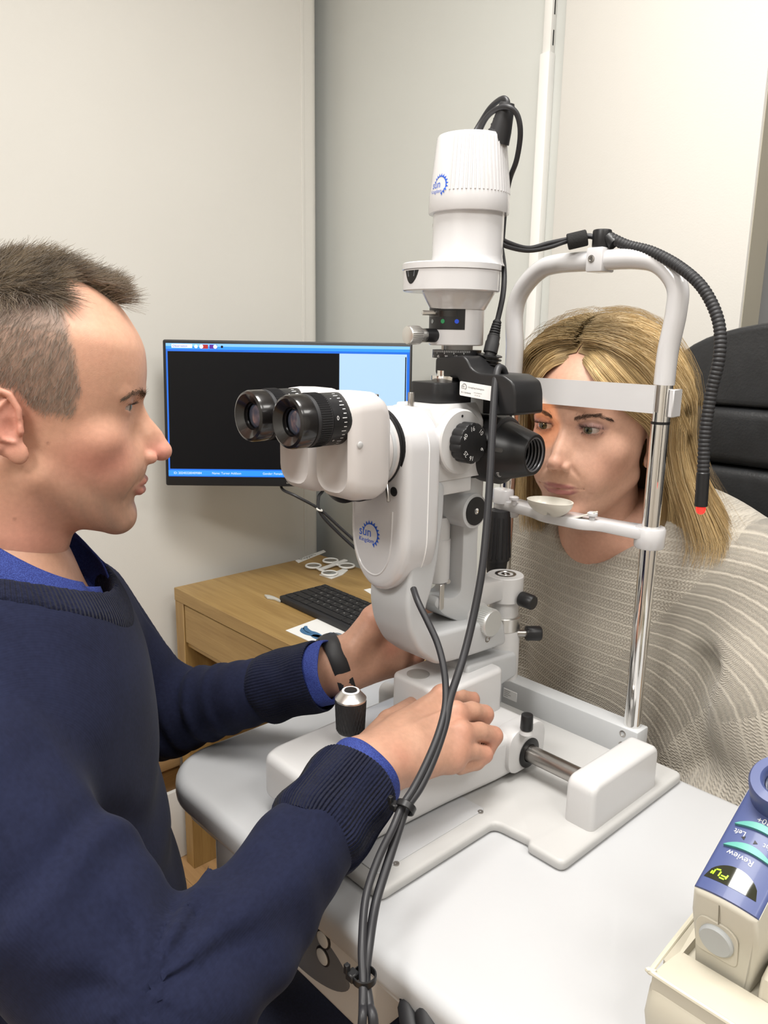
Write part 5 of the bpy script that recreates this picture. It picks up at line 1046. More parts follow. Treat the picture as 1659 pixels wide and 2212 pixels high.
# ------------------------------------------------------------------ head template, centimetres: s side, f forward, u up, origin at the sellion
def tab(us, vs_, sm=0.5):
    g_ = np.linspace(-16, 10, 521); y = np.interp(g_, us[::-1] if us[0] > us[-1] else us, vs_[::-1] if us[0] > us[-1] else vs_); w_ = np.exp(-0.5*((np.arange(-60, 61)*0.05)/sm)**2); w_ /= w_.sum()
    yp = np.pad(y, 60, mode='edge'); return g_, np.convolve(yp, w_, mode='valid')
def make_head(o):
    gF = tab(o['fu'], o['ff'], o.get('sm', 0.35)); gW = tab(o['wu'], o['ww'], 0.8)
    ey = o['eye']; nz = o['nose']; lp_ = o['lip']; k_ = o
    def fn(P, with_ear=True):
        P = P.astype(F32); s = np.abs(P[:, 0]); f = P[:, 1]; u = P[:, 2]; Q = np.stack([s, f, u], 1)
        d = Sd.ell(Q, o['skull_c'], o['skull_r'])
        fm = np.interp(u, *gF).astype(F32); wf = np.interp(u, *gW).astype(F32); fc = -6.3; n_ = 2.25
        a = np.where(f > fc, np.maximum(fm-fc, 1.0), 5.5); q = ((s/wf)**n_+(np.abs(f-fc)/a)**n_)**(1/n_)
        face = (q-1)*np.minimum(wf, a)*0.85; face = smax(face, -(u-o['chin_u']), 1.6); face = smax(face, u-7.0, 2.0)
        d = smin(d, face, 2.0)
        d = smin(d, Sd.cap(Q, (5.0, -8.0, -6.6), (1.4, -1.2, o['chin_u']+1.3), o['jaw_r'], o['jaw_r']*0.92), 1.6)
        d = smin(d, Sd.ell(Q, (0, o['chin_f']-1.25, o['chin_u']+1.35), (o['chin_w'], 1.3, 1.35)), 1.1)
        d = smin(d, Sd.ell(Q, (4.4, -3.25, -2.8), (1.6, 1.4, 1.3)), 2.0)                         # cheekbone
        d = smin(d, Sd.ell(Q, (3.0, -1.7, -5.4), (1.5, 1.5, 2.0)), 1.6)                          # cheek
        d = smin(d, Sd.cap(Q, (0.9, -0.75, 1.45), (4.3, -2.15, 1.55), 0.78*o['brow'], 0.6*o['brow']), 0.9)   # brow
        d = smax(d, -Sd.ell(Q, (ey[0]-0.1, 0.55, ey[2]-0.05), (2.0, 1.45, 1.05)), 1.0)           # socket
        d = smin(d, Sd.ell(Q, (0.9, -1.15+o.get('max_f', 0.0), -4.9), (1.9, 1.75, 2.3)), 1.0)                       # upper jaw
        # nose
        d = smin(d, Sd.chain(Q, [(p[0]+0.25, p[1]-0.85-0.12*i, p[2]-0.15) for i, p in enumerate(nz['ridge'])], [0.72, 0.95, 1.05, 0.95], 0), 0.7)
        d = smin(d, Sd.chain(Q, nz['ridge'], nz['rr'], 0), 0.55)
        d = smin(d, Sd.ell(Q, nz['tip'], nz['tr']), 0.45)
        d = smin(d, Sd.ell(Q, nz['ala'], nz['ar']), 0.26)
        d = smax(d, -Sd.ell(Q, nz['nos'], (0.42, 0.62, 0.34)), 0.18)
        # lids: ball skin with an opening
        lid = Sd.ell(Q, ey, (o['lid'], o['lid'], o['lid']*0.97)); d = smin(d, lid, 0.38)
        # crease above upper lid
        crs = np.abs(Sd.ell(Q, ey, (o['lid']+0.06,)*3))+np.abs(u-ey[2]-0.82-0.10*np.cos((s-ey[0])*1.2))*0.6
        d = d+0.10*np.exp(-(crs/0.20)**2)*(f > ey[1])
        op = Sd.ell(Q, (ey[0]+0.05, ey[1]+1.35, ey[2]+o['op_du']), (o['op_w'], 1.3, o['op_h'])); d = smax(d, -op, 0.08)
        # lips
        ul = Sd.chain(Q, lp_['up'], lp_['ur'], 0.1); ll_ = Sd.chain(Q, lp_['lo'], lp_['lr'], 0.1)
        d = smin(d, ul, 0.32); d = smin(d, ll_, 0.32)
        d = smax(d, -Sd.chain(Q, lp_['slit'], [0.10]*len(lp_['slit']), 0), 0.14)
        # nasolabial fold
        nl = Sd.chain(Q, o['fold'], [0.05]*len(o['fold']), 0); d = d+o['fold_d']*np.exp(-(nl/0.28)**2)
        # neck
        d = smin(d, Sd.chain(P, o['neck'], o['nr'], 0.5), 1.3)
        for a_, b_, r_ in o.get('scm', []): d = smin(d, Sd.cap(Q, a_, b_, r_), 0.8)
        # ears
        ec = np.array(o['ear'], F32); tl_ = 0.22; ct, st_ = math.cos(tl_), math.sin(tl_)
        E = Q-ec; ef = E[:, 1]*ct-E[:, 2]*-st_; eu = -E[:, 1]*st_+E[:, 2]*ct; es = E[:, 0]-0.35*np.clip(-ef, 0, 3)*0.9; L_ = np.stack([es, ef, eu], 1)
        ear = Sd.ell(L_, (0, -0.6, 0.2), (0.42, 1.65, 2.9)); ear = smin(ear, Sd.ell(L_, (0.05, 0.25, -2.5), (0.40, 0.85, 1.0)), 0.4)
        hx_ = [(0.35, 0.75, -0.1), (0.45, 0.85, 1.2), (0.45, 0.35, 2.5), (0.45, -0.6, 3.0), (0.45, -1.7, 2.3), (0.45, -2.15, 0.8), (0.4, -1.9, -0.7), (0.3, -1.1, -1.9)]
        ear = smin(ear, Sd.chain(L_, hx_, [0.26, 0.28, 0.30, 0.31, 0.31, 0.29, 0.27, 0.24], 0), 0.16)
        ear = smin(ear, Sd.chain(L_, [(0.42, -0.1, 2.0), (0.5, -0.95, 1.2), (0.5, -1.1, 0.0), (0.45, -0.75, -1.1), (0.35, 0.1, -1.5)], [0.2, 0.26, 0.27, 0.25, 0.22], 0), 0.18)
        ear = smax(ear, -Sd.ell(L_, (0.75, -0.05, -0.25), (0.62, 0.72, 1.0)), 0.22)
        ear = smin(ear, Sd.ell(L_, (0.4, 0.75, -0.55), (0.28, 0.28, 0.5)), 0.22)
        d = smin(d, ear, 0.28)
        return d
    return fn
def rotx(a): c, s = math.cos(a), math.sin(a); return np.array([[1, 0, 0], [0, c, -s], [0, s, c]])
def rotz(a): c, s = math.cos(a), math.sin(a); return np.array([[c, -s, 0], [s, c, 0], [0, 0, 1.0]])
class HeadFrame:
    def __init__(s, org, R, sc): s.o = np.asarray(org, float); s.R = R; s.sc = sc*0.01
    def w(s, p): return s.o+(np.asarray(p, float)@s.R.T)*s.sc
    def l(s, P): return ((np.asarray(P, float)-s.o)@s.R)/s.sc
def eyeball(name, hf, c, gaze, r, iris, parent):
    # ball with sclera, iris and pupil zones by angle from the gaze direction, plus a corneal bulge
    z = norm(gaze); x, y, _ = frame(z); vv = []; cc = []; NR, NS = 40, 36
    for j in range(NR+1):
        t = math.pi*(j/NR)**1.35
        for i in range(NS):
            a = 2*math.pi*i/NS; rr = r*(1+0.05*math.exp(-(t/0.42)**4)); vv.append(hf.w(np.asarray(c)+(z*math.cos(t)+(x*math.cos(a)+y*math.sin(a))*math.sin(t))*rr))
            if t < 0.17: cc.append((0.004, 0.004, 0.004))
            elif t < 0.50: v_ = 0.75+0.35*math.sin(a*17+3*math.sin(a*5)); e = 1.0 if t < 0.45 else 0.45; cc.append(tuple(q*v_*e for q in iris))
            else: w_ = min(1, (t-0.5)/0.6); cc.append((0.40, 0.35-0.06*w_, 0.32-0.08*w_))
    ff = [(j*NS+i, (j+1)*NS+i, (j+1)*NS+(i+1) % NS, j*NS+(i+1) % NS) for j in range(NR) for i in range(NS)]
    return np_mesh(name, vv, ff, mat('eye_surface', (0.5, 0.5, 0.5), 0.08, coat=0.8, attr='Col'), parent, np.array(cc))

# ------------------------------------------------------------------ THE EXAMINER
man = thing('person', 'man in a navy jumper over a blue shirt working the slit lamp', 'person', (-0.76, 0.20, 0.0))
NAS = OD(302, 884, 0.76)
mh = HeadFrame(NAS, rotz(-math.radians(25.0))@rotx(-math.radians(9.0)), 1.0)
MH = dict(
    fu=[9.5, 8.5, 7.2, 5.7, 3.5, 1.6, 0.5, -0.3, -1.5, -3.0, -4.5, -5.3, -6.3, -7.2, -8.0, -9.1, -10.1, -11.2, -12.2, -14],
    ff=[-5.5, -3.9, -2.1, -1.05, -0.45, -0.1, -0.35, -0.55, -0.3, 0.1, 0.45, 0.75, 0.80, 0.62, 0.55, 0.30, 0.35, -0.3, -2.2, -5],
    wu=[10, 7, 4, 2, 0, -3, -5, -7, -9, -10.5, -11.5, -12.5, -14], ww=[6.2, 6.5, 6.6, 6.6, 6.7, 6.75, 6.3, 5.7, 5.0, 4.2, 3.4, 2.4, 1.5],
    skull_c=(0, -9.6, 3.6), skull_r=(7.5, 9.5, 8.2), chin_u=-12.1, chin_f=0.55, chin_w=2.1, jaw_r=1.35, brow=1.05, max_f=0.55,
    eye=(3.15, -2.05, 0.42), lid=1.33, op_w=1.40, op_h=0.30, op_du=-0.06,
    nose=dict(ridge=[(0, -0.45, 0.4), (0, 0.55, -1.06), (0, 1.75, -2.3), (0, 2.45, -3.6)], rr=[0.62, 0.60, 0.68, 0.85], tip=(0, 2.42, -3.85), tr=(0.95, 1.0, 0.88), ala=(1.28, 1.15, -4.40), ar=(0.58, 0.95, 0.66), nos=(0.66, 1.95, -5.05)),
    lip=dict(up=[(0, 1.20, -6.72), (1.1, 1.02, -6.80), (2.45, 0.10, -7.25)], ur=[0.34, 0.33, 0.14], lo=[(0, 0.98, -7.78), (1.2, 0.74, -7.75), (2.4, 0.05, -7.36)], lr=[0.46, 0.42, 0.14], slit=[(0, 1.70, -7.22), (1.2, 1.42, -7.22), (2.75, 0.55, -7.40)]),
    fold=[(1.75, 0.75, -4.7), (2.5, 0.25, -6.0), (3.0, -0.35, -7.4), (2.9, -0.6, -8.6)], fold_d=0.10,
    neck=[(0, -9.2, -6.0), (0, -10.6, -13), (0, -12.3, -21)], nr=[5.6, 5.5, 6.6], scm=[((4.9, -11.0, -6.0), (1.6, -8.2, -19.5), 1.25)],
    ear=(6.95, -10.4, -2.1))
mfn = make_head(MH)
hv, hfc = surfnet(mfn, (-9.2, -20.0, -21.5), (9.2, 4.2, 12.6), 0.16)
hv = relax(hv, hfc, 1, 0.4)
def mix(a, b, t): t = np.clip(t, 0, 1)[:, None]; return np.asarray(a)*(1-t)+np.asarray(b)*t
def gauss(L_, c, r): return np.exp(-(((np.abs(L_[:, 0])-c[0])/r[0])**2+((L_[:, 1]-c[1])/r[1])**2+((L_[:, 2]-c[2])/r[2])**2))
def man_cols(L_):
    n = len(L_); c = np.tile(np.array([0.55, 0.315, 0.215]), (n, 1)); nz_ = fbm(L_.astype(F32), 1.3, 3)*0.5+0.5; n2 = fbm(L_.astype(F32), 5.0, 5)*0.5+0.5
    c = mix(c, (0.56, 0.27, 0.19), 0.35*nz_)
    red = np.maximum.reduce([gauss(L_, (4.8, -3.5, -4.5), (2.6, 3.2, 2.4))*0.75, gauss(L_, (0.6, 2.0, -4.0), (1.3, 1.8, 1.3))*0.8, gauss(L_, (7.4, -10.6, -2.1), (1.2, 2.4, 3.4))*0.65, gauss(L_, (3, -9, -13), (6, 5, 5))*0.5])
    c = mix(c, (0.62, 0.255, 0.20), red*1.1)
    beard = np.clip(gauss(L_, (2.5, -1.5, -9.8), (4.2, 3.4, 3.2))*1.2+gauss(L_, (0.8, 1.0, -6.0), (1.8, 1.2, 0.9))*0.7+gauss(L_, (4.8, -6.5, -8.5), (2.2, 3.2, 2.6))*0.6, 0, 1)*(0.35+0.45*n2)
    c = mix(c, (0.23, 0.165, 0.125), beard*0.75)
    q = np.stack([np.abs(L_[:, 0]), L_[:, 1], L_[:, 2]], 1).astype(F32)
    lip = np.minimum(Sd.chain(q, MH['lip']['up'], MH['lip']['ur'], 0), Sd.chain(q, MH['lip']['lo'], MH['lip']['lr'], 0)); c = mix(c, (0.42, 0.155, 0.125), np.clip(0.85-lip*5, 0, 0.8)*(L_[:, 1] > -0.3))
    c = mix(c, (0.38, 0.17, 0.14), 0.5*gauss(L_, (3.1, 0, 0.3), (1.6, 1.4, 0.8)))
    # cropped hair shows as a grey brown scalp
    c = mix(c, (0.25, 0.185, 0.15), man_hair(L_)*np.where(L_[:, 2] > 6, 0.9, 0.72))
    for mu in ((6.3, -8.6, -8.7), (5.6, -9.6, -10.6), (6.6, -7.4, -3.4), (6.4, -5.6, -6.0)):
        c = mix(c, (0.16, 0.07, 0.045), 0.8*np.exp(-((np.abs(L_-np.array(mu))**2).sum(1))/0.018))
    return np.clip(c, 0, 1)
def man_hair(L_):
    s, f, u = np.abs(L_[:, 0]), L_[:, 1], L_[:, 2]
    # side boundary: receding temple, square sideburn, clear of the ear; middle: forelock further forward
    fs_ = np.interp(u, [-2, -0.6, 1.5, 4.4, 7.5, 9.4, 12], [-5.6, -5.5, -5.2, -5.8, -6.9, -8.0, -9.0]); fmid = np.interp(u, [7, 8.2, 9.5, 12], [-9, -3.3, -3.4, -5])
    t = np.clip((s-1.9-0.5*(L_[:, 0] < 0))/1.5, 0, 1); fb = fmid*(1-t)+fs_*t
    ub = np.interp(f, [-20, -16, -14.2, -13.0, -12.0, -10, -8.9, -7.8, -5.4], [-9, -7, -3.5, 0.2, 1.3, 0.9, -0.4, -0.9, -0.8])
    inear = ((s-7.9)/1.1)**2+((f+10.6)/2.4)**2+((u+2.0)/3.6)**2 < 1
    return np.clip((fb-f)/0.7+0.35, 0, 1)*np.clip((u-ub)/0.5+0.3, 0, 1)*(~inear)
Lm = hv
body_parts = [(mh.w(hv), hfc, man_cols(hv))]

# hands --------------------------------------------------------------
def hand_fn(pp):
    def fn(P):
        d = None
        for pts, rs in pp['palm']: c = Sd.chain(P, pts, rs, 0.006); d = c if d is None else smin(d, c, 0.012)
        for pts, rs in pp['web']: d = smin(d, Sd.chain(P, pts, rs, 0.003), 0.010)
        fd = None
        for pts, rs in pp['fingers']:
            c = Sd.chain(P, pts, rs, 0.0025); c = c if fd is None else np.minimum(c, fd); fd = c
        d = smin(d, fd, 0.006)
        for pts, rs in pp.get('thumb', []): d = smin(d, Sd.chain(P, pts, rs, 0.003), 0.008)
        for pts, r_, k in pp.get('tendon', []): d = smin(d, Sd.chain(P, pts, [r_]*len(pts), 0), k)
        for c_, r_ in pp.get('dent', []): d = d+r_[1]*np.exp(-((P-np.asarray(c_, F32))**2).sum(1)/(r_[0]**2))
        return d
    return fn
def hand_cols(W_, pp, seed):
    n = len(W_); c = np.tile(np.array([0.445, 0.255, 0.175]), (n, 1)); nz_ = fbm(W_.astype(F32), 160, seed)*0.5+0.5; n2 = fbm(W_.astype(F32), 420, seed+1)*0.5+0.5
    c = mix(c, (0.42, 0.21, 0.15), 0.30*nz_); c = mix(c, (0.60, 0.33, 0.23), 0.25*n2)
    for p in pp['red']: c = mix(c, (0.56, 0.19, 0.13), 0.40*np.exp(-((W_-np.asarray(p))**2).sum(1)/(0.013**2)))
    return c
# right hand lies on the carriage beside the joystick
wR = OZ(792, 1662, 0.893); mcp = [OZ(955, 1502, 0.912), OZ(985, 1538, 0.913), OZ(997, 1580, 0.904), OZ(982, 1622, 0.890)]
pip = [OZ(1017, 1508, 0.897), OZ(1046, 1540, 0.897), OZ(1066, 1586, 0.886), OZ(1046, 1626, 0.876)]
fing = []
for i in range(4):
    r_ = [0.0098, 0.0102, 0.0098, 0.0088][i]; a, b = mcp[i], pip[i]; h = norm(V(b[0]-a[0], b[1]-a[1], 0)); c_ = b-h*0.010+V(0, 0, -0.0155); e_ = c_-h*0.022+V(0, 0, -0.002)
    c_[2] = max(c_[2], 0.8765 if i < 2 else 0.868); e_[2] = max(e_[2], 0.8755 if i < 2 else 0.868)
    fing.append(([a-V(0, 0, 0.003), a*0.45+b*0.55+V(0, 0, 0.0012), b-V(0, 0, 0.002), c_, e_], [r_*1.10, r_*1.02, r_*1.02, r_*0.88, r_*0.75]))
fa_ = norm(wR-OD(345, 2225, 0.545))
el = wR-fa_*0.06
pal = [([wR+V(0, 0, 0.002), wR*0.5+mcp[i]*0.5+V(0, 0, -0.003), mcp[i]-V(0, 0, 0.006)], [0.023, 0.0180-0.0006*i, 0.0128-0.0007*i]) for i in range(4)]
sideR = norm(np.cross(fa_, V(0, 0, 1)))
fore = [([el+sideR*0.010, wR+sideR*0.011], [0.0265, 0.0225]), ([el-sideR*0.010, wR-sideR*0.011], [0.0265, 0.0225])]
sgS = 1.0 if np.dot(sideR, mcp[0]-mcp[3]) > 0 else -1.0
pal = pal+[([wR+sideR*sgS*0.014+V(0, 0, 0.001), wR*0.45+mcp[0]*0.55+sideR*sgS*0.010-V(0, 0, 0.007), mcp[0]-V(0, 0, 0.008)], [0.019, 0.0175, 0.0115]), ([wR-sideR*sgS*0.012, wR*0.5+mcp[3]*0.5-V(0, 0, 0.006), mcp[3]-V(0, 0, 0.006)], [0.019, 0.0155, 0.0105])]
thb = [([wR-sideR*0.018+fa_*0.010-V(0, 0, 0.004), OZ(842, 1560, 0.892), OZ(900, 1520, 0.890)], [0.016, 0.0135, 0.0105])]
RH = dict(palm=pal+fore, web=[([mcp[i]-V(0, 0, .010)-fa_*0.006, mcp[i+1]-V(0, 0, .010)-fa_*0.006], [0.0085, 0.0085]) for i in range(3)], fingers=fing, thumb=thb,
          tendon=[([wR+V(0, 0, 0.018), mcp[i]+V(0, 0, 0.0060)], 0.0024, 0.007) for i in range(4)]+[([mcp[i]+V(0, 0, 0.0015), mcp[i]+V(0, 0, 0.0016)], 0.0100-0.0006*i, 0.007) for i in range(4)],
          red=mcp+pip+[wR+V(0.02, 0.02, 0.01)])
allp = np.array([wR, el]+mcp+pip); v_, f_ = surfnet(hand_fn(RH), allp.min(0)-0.05, allp.max(0)+0.04, 0.0016); v_ = relax(v_, f_, 1, 0.4)
body_parts.append((v_, f_, hand_cols(v_, RH, 21)))
# left hand cups the far side of the microscope arm
wL = OX(722, 1440, -0.672); 
lm = [OX(868, 1338, -0.640), OX(872, 1366, -0.634), OX(868, 1396, -0.632), OX(858, 1424, -0.634)]
lp2 = [OX(925, 1322, -0.640), OX(930, 1352, -0.632), OX(922, 1392, -0.628), OX(900, 1418, -0.628)]
lt = [OX(972, 1334, -0.628), OX(950, 1362, -0.618), OX(930, 1402, -0.616), OX(905, 1418, -0.618)]
lf_ = [([lm[i], lm[i]*0.5+lp2[i]*0.5, lp2[i], lt[i]], [0.0105, 0.0098, 0.0100, 0.0082]) for i in range(4)]
tC, tM, tT = OX(770, 1400, -0.650), OX(806, 1335, -0.640), OX(842, 1300, -0.632)
LH = dict(palm=[([wL, wL*0.5+lm[i]*0.5+V(0.002, 0, 0), lm[i]], [0.025, 0.0205, 0.0135]) for i in range(4)]+[([OX(648, 1470, -0.690)+V(0, 0, .006), wL+V(0, 0, 0.012)], [0.0245, 0.0225]), ([OX(648, 1470, -0.690)-V(0, 0, .008), wL-V(0, 0, 0.012)], [0.0245, 0.0225])],
          web=[([lm[i], lm[i+1]], [0.0095, 0.0095]) for i in range(3)]+[([OX(775, 1395, -0.652), OX(815, 1360, -0.640), OX(850, 1345, -0.638)], [0.016, 0.0125, 0.009])], fingers=lf_,
          thumb=[([wL+V(0.004, 0.012, 0.006), tC, tM, tT, OX(866, 1290, -0.628)], [0.021, 0.0215, 0.0145, 0.0115, 0.0090])],
          tendon=[([OX(745, 1468, -0.658), OX(800, 1440, -0.646), OX(850, 1432, -0.638)], 0.0165, 0.012)],
          dent=[(OX(792, 1418, -0.628), (0.012, 0.004)), (OX(845, 1380, -0.622), (0.014, 0.003))], red=[tM, tT]+lt+[OX(850, 1400, -0.62)])
allp = np.array([wL, OX(648, 1470, -0.69)]+lm+lp2+lt+[tC, tM, tT]); v_, f_ = surfnet(hand_fn(LH), allp.min(0)-0.045, allp.max(0)+0.035, 0.0017); v_ = relax(v_, f_, 1, 0.4)
body_parts.append((v_, f_, hand_cols(v_, LH, 33)))
# trunk and arms under the clothes carry the head and hands
SHR, SHL = V(-0.600, 0.140, 0.940), V(-0.900, 0.335, 0.965)
ELR, ELL = OD(345, 2225, 0.545), V(-0.858, 0.425, 0.822)
RB = rotz(-math.radians(30)); TC = V(-0.770, 0.215, 0.90)
CUR, CUL = wR-fa_*0.034, OX(660, 1466, -0.682)
def torso_fn(P):
    d = Sd.ell(P, TC, (0.165, 0.118, 0.20), RB); d = smin(d, Sd.ell(P, TC-V(0, 0, 0.22), (0.16, 0.13, 0.20), RB), 0.06)
    d = smin(d, Sd.cap(P, SHL, SHR, 0.045), 0.05); d = smin(d, Sd.cap(P, mh.w((0, -12, -20)), mh.w((0, -11, -16)), 0.058, 0.054), 0.05)
    d = smin(d, Sd.chain(P, [SHR, ELR, CUR], [0.045, 0.036, 0.024], 0.01), 0.02); d = smin(d, Sd.chain(P, [SHL, ELL, CUL], [0.045, 0.036, 0.024], 0.01), 0.02)
    return d
v_, f_ = surfnet(torso_fn, (-1.02, 0.0, 0.48), (-0.33, 0.58, 1.14), 0.007); body_parts.append((v_, f_, np.tile(np.array([0.5, 0.28, 0.19]), (len(v_), 1))))
def join_parts(pl):
    vs2, fs2, cs2, b = [], [], [], 0
    for a, f, c in pl: vs2.append(a); fs2.append(f+b); cs2.append(c); b += len(a)
    return np.concatenate(vs2), np.concatenate(fs2), np.concatenate(cs2)
np_mesh('body', *join_parts(body_parts)[:2], skin_mat('man_skin', 0.46), man, join_parts(body_parts)[2])
for sg in (1, -1): eyeball('eye', mh, (sg*MH['eye'][0], MH['eye'][1], MH['eye'][2]), norm((0.02, 1, -0.03)), 1.21, (0.05, 0.055, 0.05), man)
# hair ---------------------------------------------------------------
def normals(vv, ff):
    n = np.cross(vv[ff[:, 1]]-vv[ff[:, 0]], vv[ff[:, 3]]-vv[ff[:, 0]]); o = np.zeros_like(vv)
    for i in range(4): np.add.at(o, ff[:, i], n)
    return o/(np.linalg.norm(o, axis=1, keepdims=True)+1e-12)
hn = normals(hv, hfc)
def unit(a): return a/(np.linalg.norm(a, axis=-1, keepdims=True)+1e-9)
dens = man_hair(hv); sel = np.flatnonzero((dens > 0.25) & (hv[:, 0] > -6.5))
s_, f_, u_ = np.abs(hv[sel, 0]), hv[sel, 1], hv[sel, 2]
topw = np.clip((u_-6.2)/2.6, 0, 1)*np.clip((6.6-s_)/1.6, 0, 1)
pick = rng.choice(len(sel), 38000, p=(0.5+1.3*topw+1.0*(hv[sel, 0] > 0))/np.sum(0.5+1.3*topw+1.0*(hv[sel, 0] > 0)))
R0 = hv[sel[pick]]+rng.normal(0, 0.06, (len(pick), 3)); Nn = hn[sel[pick]]; tw_ = topw[pick]
cl = fbm(R0.astype(F32), 2.0, 8); cl2 = fbm(R0.astype(F32), 2.3, 9)
front = np.clip((R0[:, 1]+6.5)/4.0, 0, 1)
tq = np.clip(tw_*1.6, 0, 1); L_ = (tq*(2.5+1.1*cl+0.3*front*tw_)+(1-tq)*(0.5+0.40*np.clip((R0[:, 2]+1)/6, 0, 2.2)))*rng.uniform(0.7, 1.15, len(pick))
dir_top = unit(Nn*0.45+np.stack([0.45*cl2, 0.75+0.45*cl, 0.15+0.35*front+0.5*cl2], 1)); dir_side = unit(Nn*0.28+np.stack([0*cl, -0.30-0.1*cl, -0.85+0*cl], 1))
D0 = unit(dir_top*tw_[:, None]+dir_side*(1-tw_)[:, None]+rng.normal(0, 0.2, (len(pick), 3)))
K_ = 5; paths = np.zeros((len(pick), K_, 3)); pcur = R0-Nn*0.05; dcur = D0.copy()
bend = np.stack([0.15*cl2, 0.35*np.ones_like(cl), -0.55+0.5*front], 1)*tw_[:, None]+np.stack([0*cl, 0*cl, -0.15+0*cl], 1)*(1-tw_)[:, None]
for k in range(K_): paths[:, k] = pcur; pcur = pcur+dcur*(L_/(K_-1))[:, None]; dcur = unit(dcur+bend*0.45/(K_-1)*1.6+rng.normal(0, 0.05, dcur.shape))
grey = rng.uniform(0, 1, len(pick)); lit = np.clip(0.5+0.5*cl+rng.normal(0, 0.25, len(pick)), 0, 1)
hc = mix((0.075, 0.055, 0.04), (0.40, 0.32, 0.22), lit*0.8); hc = mix(hc, (0.36, 0.33, 0.30), (grey > 0.72)*(0.8-0.25*tw_)); hc = mix(hc, (0.26, 0.205, 0.165), 0.55*(1-tw_))
strands('hair', mh.w(paths.reshape(-1, 3)).reshape(paths.shape), np.where(tw_ > 0.3, 0.00020, 0.00011), hc, HAIRM, man)
# eyebrows
def brows(name, hf, pts, n, L0, col, parent, fn, up0, spread=0.28, rad=0.00013, lift=0.12):
    out = []; t = rng.uniform(0, 1, n); P_ = np.array(pts, float); seg = np.interp(t, np.linspace(0, 1, len(P_)), np.arange(len(P_)))
    i0 = np.clip(seg.astype(int), 0, len(P_)-2); fr = (seg-i0)[:, None]; base = P_[i0]*(1-fr)+P_[i0+1]*fr; tg = unit(P_[i0+1]-P_[i0])
    base = base+rng.normal(0, 1, (n, 3))*np.array([0.05, 0.0, spread])*(1-0.55*t)[:, None]
    for it in range(6): base[:, 1] -= fn(base.astype(F32))*0.8            # drop on to the skin along f
    d = unit(tg*(0.35+0.9*t)[:, None]+np.array([0, 0.32, 0])+np.array([0, 0, 1])*(up0*(1-t))[:, None]+rng.normal(0, 0.12, (n, 3)))
    L2 = L0*rng.uniform(0.7, 1.2, n)*(1-0.35*t)
    pa = np.stack([base+d*(L2*q)[:, None]+np.array([0, -lift, -0.15])*(q*q) for q in (0, 0.5, 1.0)], 1)
    both = np.concatenate([pa, pa*np.array([-1, 1, 1])]); cc = np.asarray(col)*rng.uniform(0.6, 1.5, (2*n, 1))
    return strands(name, hf.w(both.reshape(-1, 3)).reshape(both.shape), rad, cc, HAIRM, parent)
brows('eyebrows', mh, [(1.1, 0.6, 1.35), (2.6, 0.3, 1.75), (4.3, -1.0, 1.75), (5.2, -2.0, 1.25)], 520, 0.62, (0.10, 0.07, 0.045), man, mfn, 0.5, 0.20, 0.00010)
def lashes(name, hf, o, n, col, parent, up=True, L0=0.75):
    ey = np.array(o['eye']); t = np.linspace(-0.92, 0.95, n); out = []
    zz = o['op_du']+(o['op_h'] if up else -o['op_h'])*np.sqrt(np.clip(1-t*t, 0, 1)); x = 0.05+o['op_w']*t; rr = o['lid']-0.02
    y = np.sqrt(np.clip(rr*rr-x*x-zz*zz, 0.05, None)); base = ey+np.stack([x, y, zz], 1)
    d = unit(np.stack([0.35*t+0.1, np.ones(n)*0.9, np.full(n, 0.25 if up else -0.6)], 1)+rng.normal(0, 0.1, (n, 3))); L2 = L0*rng.uniform(0.75, 1.1, n)*(1 if up else 0.6)
    pa = np.stack([base+d*(L2*q)[:, None]+np.array([0, 0, 0.35 if up else -0.1])*(q*q)*L0 for q in (0, 0.4, 0.75, 1.0)], 1); both = np.concatenate([pa, pa*np.array([-1, 1, 1])])
    return strands(name, hf.w(both.reshape(-1, 3)).reshape(both.shape), 0.00013, np.tile(np.array(col), (2*n, 1)), HAIRM, parent)
lashes('eyelashes', mh, MH, 46, (0.03, 0.022, 0.018), man, True, 0.55)

